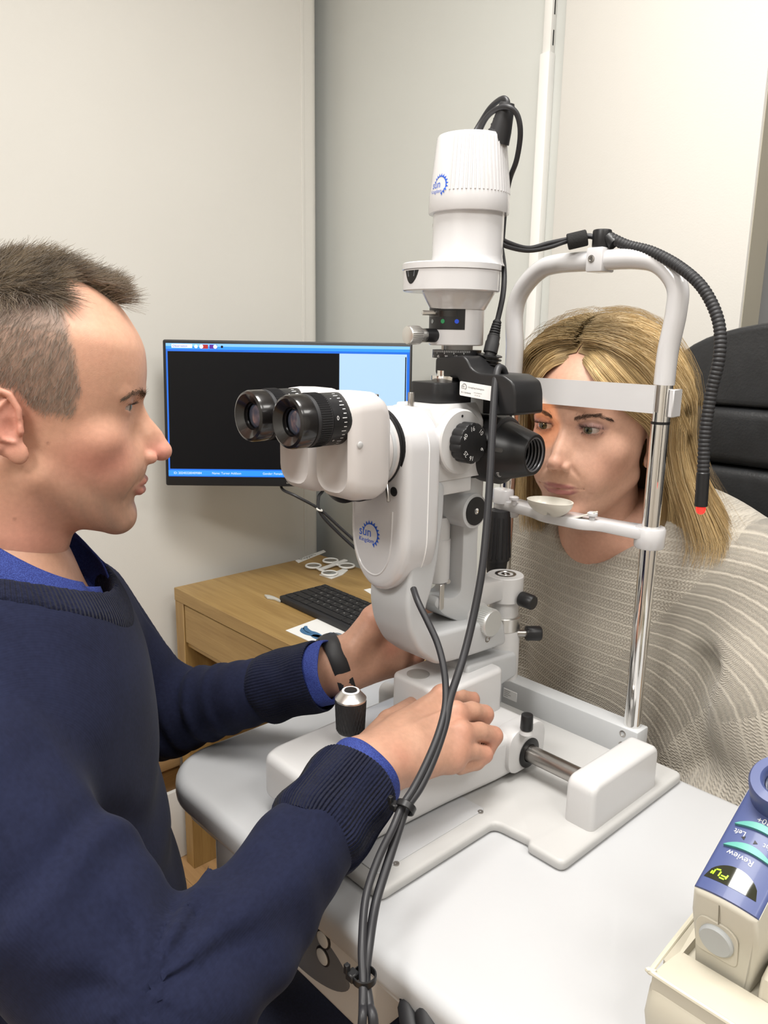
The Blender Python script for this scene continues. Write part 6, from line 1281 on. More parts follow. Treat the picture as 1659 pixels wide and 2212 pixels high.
# clothes ------------------------------------------------------------
def knit(name, c1, c2, band='band', freq=1.0, rough=0.9, strength=0.35, dist=0.0015, fuzz=0.03):
    M = bpy.data.materials.new(name); M.use_nodes = True; N = M.node_tree.nodes; L = M.node_tree.links; b = N['Principled BSDF']; b.inputs['Roughness'].default_value = rough; b.inputs['Specular IOR Level'].default_value = 0.15
    b.inputs['Sheen Weight'].default_value = fuzz; b.inputs['Sheen Roughness'].default_value = 0.5
    tc = N.new('ShaderNodeTexCoord'); n = N.new('ShaderNodeTexNoise'); n.inputs['Scale'].default_value = 260; n.inputs['Detail'].default_value = 4; L.new(tc.outputs['Object'], n.inputs['Vector'])
    n2 = N.new('ShaderNodeTexNoise'); n2.inputs['Scale'].default_value = 18; n2.inputs['Detail'].default_value = 3; L.new(tc.outputs['Object'], n2.inputs['Vector'])
    a = N.new('ShaderNodeAttribute'); a.attribute_name = band
    sn = N.new('ShaderNodeMath'); sn.operation = 'MULTIPLY'; sn.inputs[1].default_value = 2*math.pi*freq; L.new(a.outputs['Fac'], sn.inputs[0])
    s2 = N.new('ShaderNodeMath'); s2.operation = 'SINE'; L.new(sn.outputs[0], s2.inputs[0])
    mx = N.new('ShaderNodeMix'); mx.data_type = 'RGBA'; mx.inputs[6].default_value = (*c1, 1); mx.inputs[7].default_value = (*c2, 1)
    av = N.new('ShaderNodeMath'); av.operation = 'ADD'; L.new(n.outputs['Fac'], av.inputs[0]); L.new(n2.outputs['Fac'], av.inputs[1]); mr = N.new('ShaderNodeMapRange'); mr.inputs[1].default_value = 0.7; mr.inputs[2].default_value = 1.3; L.new(av.outputs[0], mr.inputs[0]); L.new(mr.outputs[0], mx.inputs[0])
    L.new(mx.outputs[2], b.inputs['Base Color'])
    ad = N.new('ShaderNodeMath'); ad.operation = 'MULTIPLY_ADD'; ad.inputs[1].default_value = 0.5; L.new(s2.outputs[0], ad.inputs[0]); L.new(n.outputs['Fac'], ad.inputs[2])
    bp = N.new('ShaderNodeBump'); bp.inputs['Strength'].default_value = strength; bp.inputs['Distance'].default_value = dist; L.new(ad.outputs[0], bp.inputs['Height']); L.new(bp.outputs[0], b.inputs['Normal'])
    return M
NAVY = knit('navy_knit', (0.0066, 0.0084, 0.0235), (0.0108, 0.0138, 0.0365), freq=1/0.0016, strength=0.07, dist=0.0010)
NAVYRIB = knit('navy_rib', (0.0070, 0.0086, 0.023), (0.0112, 0.0140, 0.036), freq=1/0.0036, strength=0.9, dist=0.0025)
def weave(name, c1, c2, sc):
    M = bpy.data.materials.new(name); M.use_nodes = True; N = M.node_tree.nodes; L = M.node_tree.links; b = N['Principled BSDF']; b.inputs['Roughness'].default_value = 0.75; b.inputs['Specular IOR Level'].default_value = 0.25
    tc = N.new('ShaderNodeTexCoord'); ck = N.new('ShaderNodeTexVoronoi'); ck.inputs['Scale'].default_value = sc; L.new(tc.outputs['Object'], ck.inputs['Vector'])
    mx = N.new('ShaderNodeMix'); mx.data_type = 'RGBA'; mx.inputs[6].default_value = (*c2, 1); mx.inputs[7].default_value = (*c1, 1); mr = N.new('ShaderNodeMapRange'); mr.inputs[1].default_value = 0.1; mr.inputs[2].default_value = 0.6; L.new(ck.outputs['Distance'], mr.inputs[0]); L.new(mr.outputs[0], mx.inputs[0]); L.new(mx.outputs[2], b.inputs['Base Color'])
    bp = N.new('ShaderNodeBump'); bp.inputs['Strength'].default_value = 0.4; bp.inputs['Distance'].default_value = 0.0006; L.new(ck.outputs['Distance'], bp.inputs['Height']); L.new(bp.outputs[0], b.inputs['Normal'])
    return M
SHIRT = weave('blue_oxford', (0.020, 0.032, 0.16), (0.050, 0.085, 0.33), 1100)
def arm_frame(P, a, b):
    ab = b-a; L2 = np.linalg.norm(ab); t = ((P-a)@ab)/(L2*L2); return t, L2
CRE = OD(402, 1975, 0.60)       # inner elbow crease of the near arm
def jumper_fn(P):
    P = P.astype(F32)
    d = Sd.ell(P, TC, (0.190, 0.143, 0.215), RB); d = smin(d, Sd.ell(P, TC-V(0, 0, 0.23), (0.19, 0.162, 0.22), RB), 0.07)
    d = smin(d, Sd.cap(P, SHL+V(0.02, -0.01, 0), SHR+V(-0.02, 0.01, 0), 0.066), 0.06); d = smin(d, Sd.ell(P, mh.w((0, -11.8, -21.6)), (0.115, 0.098, 0.055), RB), 0.05)
    ar = Sd.chain(P, [SHR, ELR, CUR-norm(CUR-ELR)*0.055], [0.072, 0.058, 0.0425], 0.02); al_d = norm(CUL-ELL); al = Sd.chain(P, [SHL, ELL, CUL-al_d*0.072], [0.070, 0.052, 0.0395], 0.02)
    # drape folds: rings bunching on the forearms, rays running out of the inner elbow
    tr, Lr = arm_frame(P, ELR, CUR); n1 = fbm(P, 22, 51)
    ar = ar+0.0024*np.sin(tr*Lr*150+2.2*n1)*np.clip(1.15-tr*1.25, 0, 1)*np.clip(tr*2.5, 0, 1)*(tr < 0.86)
    q = P-CRE.astype(F32); rad = np.sqrt((q*q).sum(1)); ang = np.arctan2(q@DN.astype(F32), q@RT.astype(F32))
    ar = ar+0.0065*np.cos(ang*8+1.0*n1)*np.exp(-(rad/0.11)**2)*np.clip((rad-0.012)/0.035, 0, 1)
    tl2, Ll = arm_frame(P, ELL, CUL); al = al+(0.0032*np.sin(tl2*Ll*230+2.5*n1)+0.0018*np.sin(tl2*Ll*410+3.5*n1))*np.clip(1.1-tl2*1.3, 0, 1)*np.clip(tl2*2.5+0.5, 0, 1)
    tu, Lu = arm_frame(P, SHR, ELR); ar = ar+(0.0042*np.sin(tu*Lu*85+3.2*n1+0.6)+0.002*np.sin(tu*Lu*160+4*n1))*np.clip(1-np.abs(tu-0.55)*1.9, 0, 1)
    d = d+(0.0042*fbm(P, 24, 61)+0.0022*np.sin((P@np.array([38, 60, 75], F32))+3*n1))*np.clip((1.02-P[:, 2])*4, 0, 1)
    d = smin(d, ar, 0.022); d = smin(d, al, 0.02)
    # neckline, cuffs and hem cut
    nk = Sd.cap(P, mh.w((0, -8.6, -20.5)), mh.w((0, -10.5, -8)), 0.080, 0.110); d = smax(d, -nk, 0.008)
    d = smax(d, 0.50-P[:, 2], 0.01)
    return d
v_, f_ = surfnet(jumper_fn, (-1.04, -0.02, 0.46), (-0.30, 0.60, 1.16), 0.0042); v_ = relax(v_, f_, 4, 0.5)
tR_, LR_ = arm_frame(v_, ELR, CUR); tU_, LU_ = arm_frame(v_, SHR, ELR); tL_, LL_ = arm_frame(v_, ELL, CUL)
dR = np.linalg.norm(v_-ELR-np.clip(tR_, 0, 1)[:, None]*(CUR-ELR), axis=1); dU = np.linalg.norm(v_-SHR-np.clip(tU_, 0, 1)[:, None]*(ELR-SHR), axis=1); dL = np.linalg.norm(v_-ELL-np.clip(tL_, 0, 1)[:, None]*(CUL-ELL), axis=1)
def around(P, a, b):
    ax_ = norm(b-a); x_, y_, _ = frame(ax_); q = P-a; return np.arctan2(q@y_, q@x_)*0.045
band = np.where((dR < 0.075) & (tR_ > -0.05), around(v_, ELR, CUR), np.where(dU < 0.085, around(v_, SHR, ELR), np.where((dL < 0.07) & (tL_ > -0.05), around(v_, ELL, CUL), v_[:, 0]*1.0)))
np_mesh('jumper', v_, f_, NAVY, man, attrs={'band': band})
def sleeve_end(name, a, b, r0, r1, m_, parent, n=72, th=0.0025, flare=0.0, wob=0.0012, K=8, rib=None):
    ax_ = norm(b-a); x_, y_, z_ = frame(ax_); L2 = np.linalg.norm(b-a); vv = []; bd = []
    prof = [(r0-(0.0055*(1-t*5)**2 if (rib and t < 0.2) else 0)+(r1-r0)*t+0.0006*math.sin(t*9), t*L2) for t in np.linspace(0, 1, K*2 if rib else K)]+[(r1+flare-0.0006, L2+0.0012), (r1-th*0.6, L2+0.0010), (r1-th, L2-0.001), (r1-th-0.001, L2-0.014)]
    for j, (r_, h) in enumerate(prof):
        for i in range(n):
            q = 2*math.pi*i/n; rr = r_+wob*math.sin(3*q+h*90)+wob*0.5*math.sin(5*q-h*140); 
            if rib: rr += 0.0006*math.cos(rib*q)
            vv.append(a+z_*h+(x_*math.cos(q)+y_*math.sin(q))*rr); bd.append(q*r0)
    ff = [(j*n+i, j*n+(i+1) % n, (j+1)*n+(i+1) % n, (j+1)*n+i) for j in range(len(prof)-1) for i in range(n)]
    return np_mesh(name, vv, ff, m_, parent, attrs={'band': bd})
# rib cuffs, then the shirt cuffs inside them
frR = norm(CUR-ELR); frL = norm(CUL-ELL)
sleeve_end('jumper_cuff', CUR-frR*0.060, CUR+frR*0.015, 0.0455, 0.0435, NAVYRIB, man, 288, rib=72, wob=0.001)
sleeve_end('shirt_cuff', CUR-frR*0.01, CUR+frR*0.030, 0.0400, 0.0385, SHIRT, man)
sleeve_end('jumper_cuff', CUL-frL*0.062, CUL+frL*0.020, 0.0410, 0.0405, NAVYRIB, man, 288, rib=72, wob=0.001)
sleeve_end('shirt_cuff', CUL-frL*0.01, CUL+frL*0.037, 0.0375, 0.0360, SHIRT, man)
# shirt collar
NB = mh.w((0, -10.6, -15.5))
def collar(name, th0, th1, r_top, r_bot, ztop, drop, out, m_, parent, n=60, rows=8, pointf=None):
    vv = []
    for side in (0, 1):
        for j in range(rows+1):
            t = j/rows
            for i in range(n+1):
                th = math.radians(th0+(th1-th0)*i/n); fwdn = (1-math.cos(th))/2          # 0 at the front, 1 at the nape
                dr = drop*(1.0+(0.12*(1-fwdn)**3 if pointf else 0)); zt2 = ztop+(0.122*min(fwdn, 0.5)+0.06*max(0, fwdn-0.5))+0.022*max(0, -math.sin(th))
                bul = math.sin(math.pi*min(1, t*1.15))*0.004; rr = r_top+(r_bot-r_top)*t**1.3+bul-side*0.0016+(0.020*(1-fwdn)**3*(0.6+0.4*t) if pointf else 0.018*(1-fwdn)**3)
                th2 = th+math.radians(25); vv.append(NB+V(math.sin(th2)*rr, math.cos(th2)*rr*1.02, zt2-NB[2]-dr*t))
    m_n = (rows+1)*(n+1); q = lambda s_, j, i: s_*m_n+j*(n+1)+i; ff = []
    for j in range(rows):
        for i in range(n): ff += [(q(0, j, i), q(0, j, i+1), q(0, j+1, i+1), q(0, j+1, i)), (q(1, j, i), q(1, j+1, i), q(1, j+1, i+1), q(1, j, i+1))]
    for i in range(n): ff += [(q(0, 0, i), q(1, 0, i), q(1, 0, i+1), q(0, 0, i+1)), (q(0, rows, i), q(0, rows, i+1), q(1, rows, i+1), q(1, rows, i))]
    for j in range(rows): ff += [(q(0, j, 0), q(0, j+1, 0), q(1, j+1, 0), q(1, j, 0)), (q(0, j, n), q(1, j, n), q(1, j+1, n), q(0, j+1, n))]
    return np_mesh(name, vv, ff, m_, parent)
collar('shirt_collar', 34, 334, 0.0735, 0.092, 1.058, 0.038, 0, SHIRT, man, pointf=True)
collar('collar_stand', 20, 344, 0.0715, 0.074, 1.054, 0.046, 0, SHIRT, man)
def shirt_fn(P):
    d = torso_fn(P.astype(F32))-0.007; d = smax(d, -Sd.cap(P, mh.w((0, -8.8, -18.0)), mh.w((0, -10.5, -8)), 0.076, 0.10), 0.006); return smax(d, 0.93-P[:, 2], 0.01)
v_, f_ = surfnet(shirt_fn, (-1.0, 0.02, 0.90), (-0.48, 0.50, 1.16), 0.006); np_mesh('shirt', v_, f_, SHIRT, man)
def neckband_fn(P):
    d = jumper_fn(P)-0.0022; q = Sd.cap(P.astype(F32), mh.w((0, -8.6, -20.5)), mh.w((0, -10.5, -8)), 0.080, 0.110); return smax(d, q-0.024, 0.004)
v_, f_ = surfnet(neckband_fn, (-0.95, 0.05, 0.93), (-0.60, 0.42, 1.14), 0.004); v_ = relax(v_, f_, 2, 0.5); q = v_-NB; np_mesh('neckband', v_, f_, NAVYRIB, man, attrs={'band': np.arctan2(q[:, 1], q[:, 0])*0.095})
# watch on the left wrist
wt = thing('wristwatch', 'black sports watch with rubber strap on the left wrist', 'watch', tuple(wL))
axw = norm(wL-OX(648, 1470, -0.690)); wc = wL+axw*0.004
x_, y_, z_ = frame(axw); n = 56; vv = []
for j, (dr, h) in enumerate(((0.0, -0.010), (0.0016, -0.0095), (0.0018, 0), (0.0016, 0.0095), (0, 0.010))):
    for i in range(n):
        a = 2*math.pi*i/n; d = x_*math.cos(a)+y_*math.sin(a); e = abs(d[2]); rr = 0.0280+0.0095*e+dr; vv.append(wc+z_*h+d*rr)
ff = [(j*n+i, j*n+(i+1) % n, (j+1)*n+(i+1) % n, (j+1)*n+i) for j in range(4) for i in range(n)]
np_mesh('strap', vv, ff, RUBBER, wt)
g = G(); db = norm(V(0.62, -0.2, -0.75)); db = norm(db-z_*np.dot(db, z_))
G().box(wc+db*0.036-V(.006, .006, .005), wc+db*0.036+V(.006, .006, .005), 0.003, 2).build('strap_buckle', BLACK, wt)
dt = norm(V(-0.9, 0.1, 0.3)); dt = norm(dt-z_*np.dot(dt, z_)); G().lathe(wc+dt*0.030, dt, [(0.019, 0), (0.0195, 0.004), (0.0175, 0.008), (0.0005, 0.0085)], 32).build('watch_case', BLACKGLOSS, wt)
# jeans, hips to shoes
JEANS = mat('dark_denim', (0.012, 0.016, 0.04), 0.85, noise=0.3, nscale=500, bump=0.4, bscale=900)
def jeans_fn(P):
    d = Sd.ell(P, (-0.76, 0.19, 0.56), (0.175, 0.14, 0.11))
    for x, kx_, ky_ in ((-0.68, -0.58, 0.52), (-0.84, -1.13, 0.27)): d = smin(d, Sd.chain(P, [(x, 0.19, 0.54), (kx_, ky_, 0.50), (kx_, ky_-0.03, 0.10)], [0.088, 0.066, 0.05], 0.02), 0.03)
    return smax(d, 0.06-P[:, 2], 0.01)
v_, f_ = surfnet(jeans_fn, (-1.24, 0.0, 0.02), (-0.48, 0.64, 0.70), 0.009); np_mesh('jeans', v_, f_, JEANS, man)
for x, y in ((-0.58, 0.49), (-1.13, 0.24)):
    v_, f_ = surfnet(lambda P: smax(smin(Sd.ell(P, (x, y, 0.06), (0.045, 0.07, 0.06)), Sd.ell(P, (x, y+0.10, 0.03), (0.045, 0.10, 0.038)), 0.03), 0.001-P[:, 2], 0.006), (x-0.07, y-0.13, -0.01), (x+0.07, y+0.23, 0.14), 0.006); np_mesh('shoe', v_, f_, mat('shoe_leather', (0.02, 0.014, 0.01), 0.4), man)
so = thing('stool', 'black padded stool on a steel column under the man', 'stool', (-0.76, 0.12, 0))
G().lathe((-0.76, 0.12, 0.38), (0, 0, 1), [(0.17, 0), (0.19, 0.015), (0.19, 0.06), (0.17, 0.085), (0.05, 0.09)], 40).build('seat', LEATHER, so)
G().cyl((-0.76, 0.12, 0.05), (-0.76, 0.12, 0.385), 0.028, n=20).build('column', STEEL, so)
for k in range(5): a = 2*math.pi*k/5+0.3; G().tube([V(-0.76, 0.12, 0.07), V(-0.76+0.24*math.cos(a), 0.12+0.24*math.sin(a), 0.055)], 0.016, 8, smooth=0).build('foot_spoke', BLACK, so); G().sphere((-0.76+0.24*math.cos(a), 0.12+0.24*math.sin(a), 0.025), 0.025, 14, 8).build('castor', BLACK, so)

# ------------------------------------------------------------------ THE PATIENT
wo = thing('person', 'blonde woman in a beige knitted jumper with her chin on the rest', 'person', (-0.46, 1.02, 0.0))
WN = V(-0.5435, 0.802, 1.1870); WSC = 0.975
wh = HeadFrame(WN, rotz(math.pi+math.radians(4.0))@rotx(-math.radians(4.0)), WSC)
WH = dict(
    fu=[9.5, 8, 6, 4, 2, 0.8, 0, -1.5, -3, -4.5, -5.3, -6.3, -7.2, -8, -9.1, -10, -11, -12, -14],
    ff=[-4.6, -2.7, -1.1, -0.45, -0.3, -0.45, -0.65, -0.35, 0.05, 0.35, 0.5, 0.55, 0.45, 0.4, 0.15, 0.2, -0.3, -2, -5], sm=0.5,
    wu=[10, 7, 4, 2, 0, -3, -5, -7, -9, -10.5, -11.5, -12.5, -14], ww=[6.0, 6.4, 6.6, 6.7, 6.8, 6.9, 6.4, 5.7, 4.8, 4.0, 3.2, 2.2, 1.5],
    skull_c=(0, -9.4, 3.6), skull_r=(7.3, 9.2, 7.9), chin_u=-11.9, chin_f=0.45, chin_w=1.8, jaw_r=1.2, brow=0.75, max_f=0.0,
    eye=(3.15, -1.75, 0.35), lid=1.36, op_w=1.48, op_h=0.36, op_du=-0.06,
    nose=dict(ridge=[(0, -0.6, 0.3), (0, 0.25, -1.1), (0, 1.15, -2.4), (0, 1.75, -3.5)], rr=[0.55, 0.52, 0.58, 0.70], tip=(0, 1.75, -3.75), tr=(0.85, 0.88, 0.76), ala=(1.05, 0.72, -4.25), ar=(0.58, 0.85, 0.60), nos=(0.55, 1.35, -4.75)),
    lip=dict(up=[(0, 0.84, -6.82), (1.4, 0.60, -6.78), (2.95, -0.40, -6.88)], ur=[0.22, 0.23, 0.10], lo=[(0, 0.76, -7.60), (1.4, 0.45, -7.50), (2.9, -0.40, -7.02)], lr=[0.34, 0.31, 0.10], slit=[(0, 1.18, -7.16), (1.4, 0.92, -7.10), (3.1, -0.1, -6.88)]),
    fold=[(1.65, 0.6, -4.3), (2.5, 0.1, -5.4), (3.25, -0.5, -6.6), (3.5, -0.9, -7.6)], fold_d=0.15,
    neck=[(0, -8.8, -6.0), (0, -11.2, -13), (0, -14.0, -21)], nr=[5.0, 4.9, 6.2], scm=[((4.3, -10.5, -6.5), (0.9, -8.3, -17.5), 0.95)],
    ear=(6.9, -10.0, -2.1))
wfn = make_head(WH)
wv, wf_ = surfnet(wfn, (-9.0, -19.5, -21.5), (9.0, 3.6, 12.2), 0.16); wv = relax(wv, wf_, 1, 0.4)
def woman_cols(L_):
    n = len(L_); c = np.tile(np.array([0.60, 0.355, 0.255]), (n, 1)); nz_ = fbm(L_.astype(F32), 1.3, 13)*0.5+0.5
    c = mix(c, (0.63, 0.36, 0.265), 0.4*nz_)
    red = np.maximum.reduce([gauss(L_, (4.6, -3, -4.2), (2.4, 3, 2.0))*0.55, gauss(L_, (0.4, 1.8, -3.9), (1.1, 1.4, 1.0))*0.55, gauss(L_, (1.0, 0.5, -10.5), (2.5, 2, 1.8))*0.4, gauss(L_, (1, -9, -15), (6, 6, 5))*0.35])
    c = mix(c, (0.62, 0.29, 0.22), red*0.75)
    q = np.stack([np.abs(L_[:, 0]), L_[:, 1], L_[:, 2]], 1).astype(F32)
    lip = np.minimum(Sd.chain(q, WH['lip']['up'], WH['lip']['ur'], 0), Sd.chain(q, WH['lip']['lo'], WH['lip']['lr'], 0)); c = mix(c, (0.29, 0.10, 0.098), np.clip(0.95-lip*6, 0, 0.9)*(L_[:, 1] > -0.6))
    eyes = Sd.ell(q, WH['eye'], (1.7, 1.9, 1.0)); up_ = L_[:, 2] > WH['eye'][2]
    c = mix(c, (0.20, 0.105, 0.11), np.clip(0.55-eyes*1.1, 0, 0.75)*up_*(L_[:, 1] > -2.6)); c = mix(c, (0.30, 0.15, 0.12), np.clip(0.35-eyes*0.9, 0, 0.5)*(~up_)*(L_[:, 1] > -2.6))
    return np.clip(c, 0, 1)
parts = [(wh.w(wv), wf_, woman_cols(wv))]
WC = V(-0.50, 1.005, 0.86)
wSL, wSR = V(-0.355, 0.985, 1.000), V(-0.665, 0.985, 1.005)
wEL, wER = V(-0.265, 0.960, 0.78), V(-0.76, 0.98, 0.78)
def wtorso_fn(P):
    d = Sd.ell(P, WC, (0.165, 0.10, 0.22)); d = smin(d, Sd.ell(P, WC-V(0, 0, 0.24), (0.17, 0.12, 0.18)), 0.06); d = smin(d, Sd.cap(P, wSL, wSR, 0.042), 0.05)
    d = smin(d, Sd.cap(P, wh.w((0, -14, -21)), wh.w((0, -11.5, -15)), 0.056, 0.046), 0.05); d = smin(d, Sd.ell(P, (-0.53, 0.955, 1.0), (0.12, 0.06, 0.09)), 0.05)
    d = smin(d, Sd.chain(P, [wSL, wEL, V(-0.40, 0.90, 0.66)], [0.045, 0.036, 0.026], 0.01), 0.02); d = smin(d, Sd.chain(P, [wSR, wER, V(-0.62, 0.90, 0.66)], [0.045, 0.036, 0.026], 0.01), 0.02)
    return d
v_, f_ = surfnet(wtorso_fn, (-0.85, 0.82, 0.46), (-0.2, 1.16, 1.10), 0.007); parts.append((v_, f_, np.tile(np.array([0.60, 0.335, 0.24]), (len(v_), 1))))
# hands folded in the lap
for sx, wr in ((1, V(-0.40, 0.90, 0.66)), (-1, V(-0.62, 0.90, 0.66))):
    hp = wr+V(-0.055*sx, -0.010, -0.01); pal = [([wr, hp], [0.022, 0.016])]; fg = [([hp+V(-0.01*sx, 0.012*k-0.018, 0), hp+V(-0.035*sx, 0.012*k-0.018, 0.004), hp+V(-0.055*sx, 0.011*k-0.016, -0.006), hp+V(-0.066*sx, 0.011*k-0.016, -0.018)], [0.0088, 0.0080, 0.0074, 0.0062]) for k in range(4)]
    pp = dict(palm=pal, web=[([hp+V(0, -0.02, 0), hp+V(0, 0.02, 0)], [0.012, 0.012])], fingers=fg, thumb=[([wr+V(-0.01*sx, -0.01, 0.006), hp+V(0.01*sx, -0.034, 0.004), hp+V(-0.02*sx, -0.04, 0)], [0.014, 0.0095, 0.007])], red=[])
    a = np.array([wr, hp]); v_, f_ = surfnet(hand_fn(pp), a.min(0)-0.09, a.max(0)+0.06, 0.003); parts.append((v_, f_, hand_cols(v_, pp, 77)))
vv, ff, cc = join_parts(parts); np_mesh('body', vv, ff, skin_mat('woman_skin', 0.44), wo, cc)
for sg in (1, -1): eyeball('eye', wh, (sg*WH['eye'][0], WH['eye'][1], WH['eye'][2]), norm((0.10, 1, -0.02)), 1.24, (0.060, 0.056, 0.026), wo)
brows('eyebrows', wh, [(1.5, 0.4, 1.55), (2.8, 0.3, 2.0), (4.3, -0.8, 2.15), (5.4, -2.1, 1.6)], 520, 0.55, (0.075, 0.045, 0.032), wo, wfn, 0.5, 0.17, 0.00012)
lashes('eyelashes', wh, WH, 60, (0.012, 0.009, 0.009), wo, True, 0.85); lashes('lower_lashes', wh, WH, 40, (0.03, 0.015, 0.015), wo, False, 0.6)
# ---- hair: locks run from the parting over the crown and fall to the shoulders
def hair_paths(n, layer, seed, jit=1.0, K=18):
    r = np.random.default_rng(seed); sg = np.where(r.uniform(size=n) < 0.5, 1.0, -1.0)
    f0 = -2.0-10.2*r.uniform(size=n)**0.85; fr = (f0+2.0)/-10.2; rs_ = r.uniform(size=n)*np.clip(1-fr*2.2, 0, 1)*4.6; f0 = f0-0.10*rs_**1.6                              # place along the parting, 0 at the hairline
    phi = np.radians(80+18*r.uniform(size=n)+fr*82+r.normal(0, 6, n)); phi = np.clip(phi, math.radians(78), math.radians(178))
    c0 = np.array([0, -9.3, 2.2]); E = np.array([11.5, 11.6, 11.3]); lay = layer if np.ndim(layer) else np.full(n, layer)
    root = np.stack([sg*(0.10+0.35*r.uniform(size=n)+rs_), f0, np.full(n, 2.2)], 1)-c0; rd = root/E; rd[:, 2] = np.sqrt(np.clip(1-rd[:, 0]**2-rd[:, 1]**2, 0.02, 1)); rd = unit(rd)
    sd = unit(np.stack([sg*np.sin(phi), np.cos(phi), np.full(n, -0.05)], 1)); om = np.arccos(np.clip((rd*sd).sum(1), -1, 1))
    T = np.linspace(0, 1, K); tb_ = 0.46; P = np.zeros((n, K, 3)); uend = -12.8-2.2*r.uniform(size=n)-2.2*np.sin(np.clip(phi, 0, 2.6))*(1-0.35*fr); wv_ = r.uniform(0, 6.28, n); cl_ = np.sin(phi*14*sg+f0*1.7)*0.5+0.5
    for k, t in enumerate(T):
        if t <= tb_:
            q = t/tb_; q2 = q; dvec = (np.sin((1-q2)*om)[:, None]*rd+np.sin(q2*om)[:, None]*sd)/np.sin(om)[:, None]; lift = 1.0+0.050*np.sin(math.pi*min(1, q*1.6))*(1-0.4*fr)
            P[:, k] = c0+dvec*E*(lay*lift)[:, None]
        else:
            q = (t-tb_)/(1-tb_); u = (c0[2]-0.05*E[2])*(1-q)+uend*q; W_ = np.where(sg < 0, np.interp(u, [-18, -14, -11, -6, -2, 2.5], [1.32, 1.42, 1.32, 1.10, 1.0, 1.0]), np.interp(u, [-18, -14, -10, -6, -2, 2.5], [0.80, 0.88, 0.93, 0.96, 1.0, 1.0]))
            flick = (q**3)*(0.16*np.sin(phi*5+sg)+0.10*(sg < 0))
            rr = lay*W_+flick*0.6; P[:, k, 0] = c0[0]+sg*np.sin(phi)*E[0]*rr; P[:, k, 1] = c0[1]+np.cos(phi)*E[1]*rr; P[:, k, 2] = u
        amp = (0.10+0.55*t)*jit; P[:, k] += np.stack([np.sin(wv_+t*7)*0.35*amp+(cl_-0.5)*0.7*t*jit, np.cos(wv_*1.7+t*6)*0.35*amp, 0.2*np.sin(wv_*2.3+t*8)*amp], 1)
    return P, phi, sg, fr, cl_
n = 17000; lay = 0.76+0.26*rng.uniform(size=n)**0.6
hp_, phi_, sg_2, fr_, cl_ = hair_paths(n, lay, 5, 0.65)
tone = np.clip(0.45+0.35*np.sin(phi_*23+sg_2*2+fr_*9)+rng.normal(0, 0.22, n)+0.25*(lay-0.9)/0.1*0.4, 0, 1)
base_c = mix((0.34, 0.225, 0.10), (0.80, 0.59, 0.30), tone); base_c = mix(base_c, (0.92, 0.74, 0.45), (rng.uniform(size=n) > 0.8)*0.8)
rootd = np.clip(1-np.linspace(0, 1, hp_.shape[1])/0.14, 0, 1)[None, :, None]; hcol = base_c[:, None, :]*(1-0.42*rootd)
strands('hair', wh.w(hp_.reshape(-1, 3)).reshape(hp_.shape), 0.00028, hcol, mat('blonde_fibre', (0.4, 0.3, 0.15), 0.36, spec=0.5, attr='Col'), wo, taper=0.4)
# front locks sweeping from the parting across the temples
nf_ = 4200; eF = rng.uniform(size=nf_)**0.9; sF = np.where(rng.uniform(size=nf_) < 0.62, -1.0, 1.0)
gA = np.array(smooth_path([V(0.6, -2.7, 8.5), V(2.7, -0.85, 7.6), V(4.5, -0.85, 5.5), V(6.3, -2.6, 3.0), V(7.7, -6.4, 0.6), V(8.3, -8.7, -3.2), V(9.0, -9.6, -8), V(9.8, -9.8, -13.5)], 5)); gB = np.array(smooth_path([V(0.3, -7.0, 12.2), V(4.0, -4.6, 11.4), V(7.6, -4.6, 8.6), V(10.2, -6.0, 4.8), V(11.5, -8.4, 0.5), V(12.4, -9.6, -4), V(14.2, -9.8, -9), V(14.6, -9.2, -13.5)], 5))
tt = np.linspace(0, len(gA)-1, 18); it = lambda g_: np.stack([np.interp(tt, np.arange(len(g_)), g_[:, q]) for q in range(3)], 1)
gA, gB = it(gA), it(gB); PF = gA[None]*(1-eF)[:, None, None]+gB[None]*eF[:, None, None]
lyr = rng.uniform(-1, 1, nf_); PF = PF+np.stack([np.outer(lyr, np.linspace(0.1, 0.9, 18)), np.outer(-np.abs(rng.normal(0, 0.5, nf_)), np.linspace(0.2, 1.5, 18)), np.outer(rng.normal(0, 0.25, nf_), np.linspace(0.3, 1.6, 18))+0.25*np.sin(eF*40)[:, None]*np.linspace(0, 1, 18)[None]], 2)
PF[:, :, 0] *= np.where(sF > 0, 1.0, 1.0)[:, None]*sF[:, None]
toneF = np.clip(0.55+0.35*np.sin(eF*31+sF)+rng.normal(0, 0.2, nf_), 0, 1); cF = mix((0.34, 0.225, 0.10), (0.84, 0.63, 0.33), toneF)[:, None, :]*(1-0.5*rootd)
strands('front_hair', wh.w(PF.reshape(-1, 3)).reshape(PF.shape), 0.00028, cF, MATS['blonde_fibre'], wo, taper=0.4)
# loose flyaway hairs
hp2, *_r = hair_paths(260, 1.04+0.05*rng.uniform(size=260), 17, 2.6); strands('flyaway_hair', wh.w(hp2.reshape(-1, 3)).reshape(hp2.shape), 0.00013, np.tile(np.array([0.45, 0.33, 0.17]), (260, 1)), MATS['blonde_fibre'], wo)
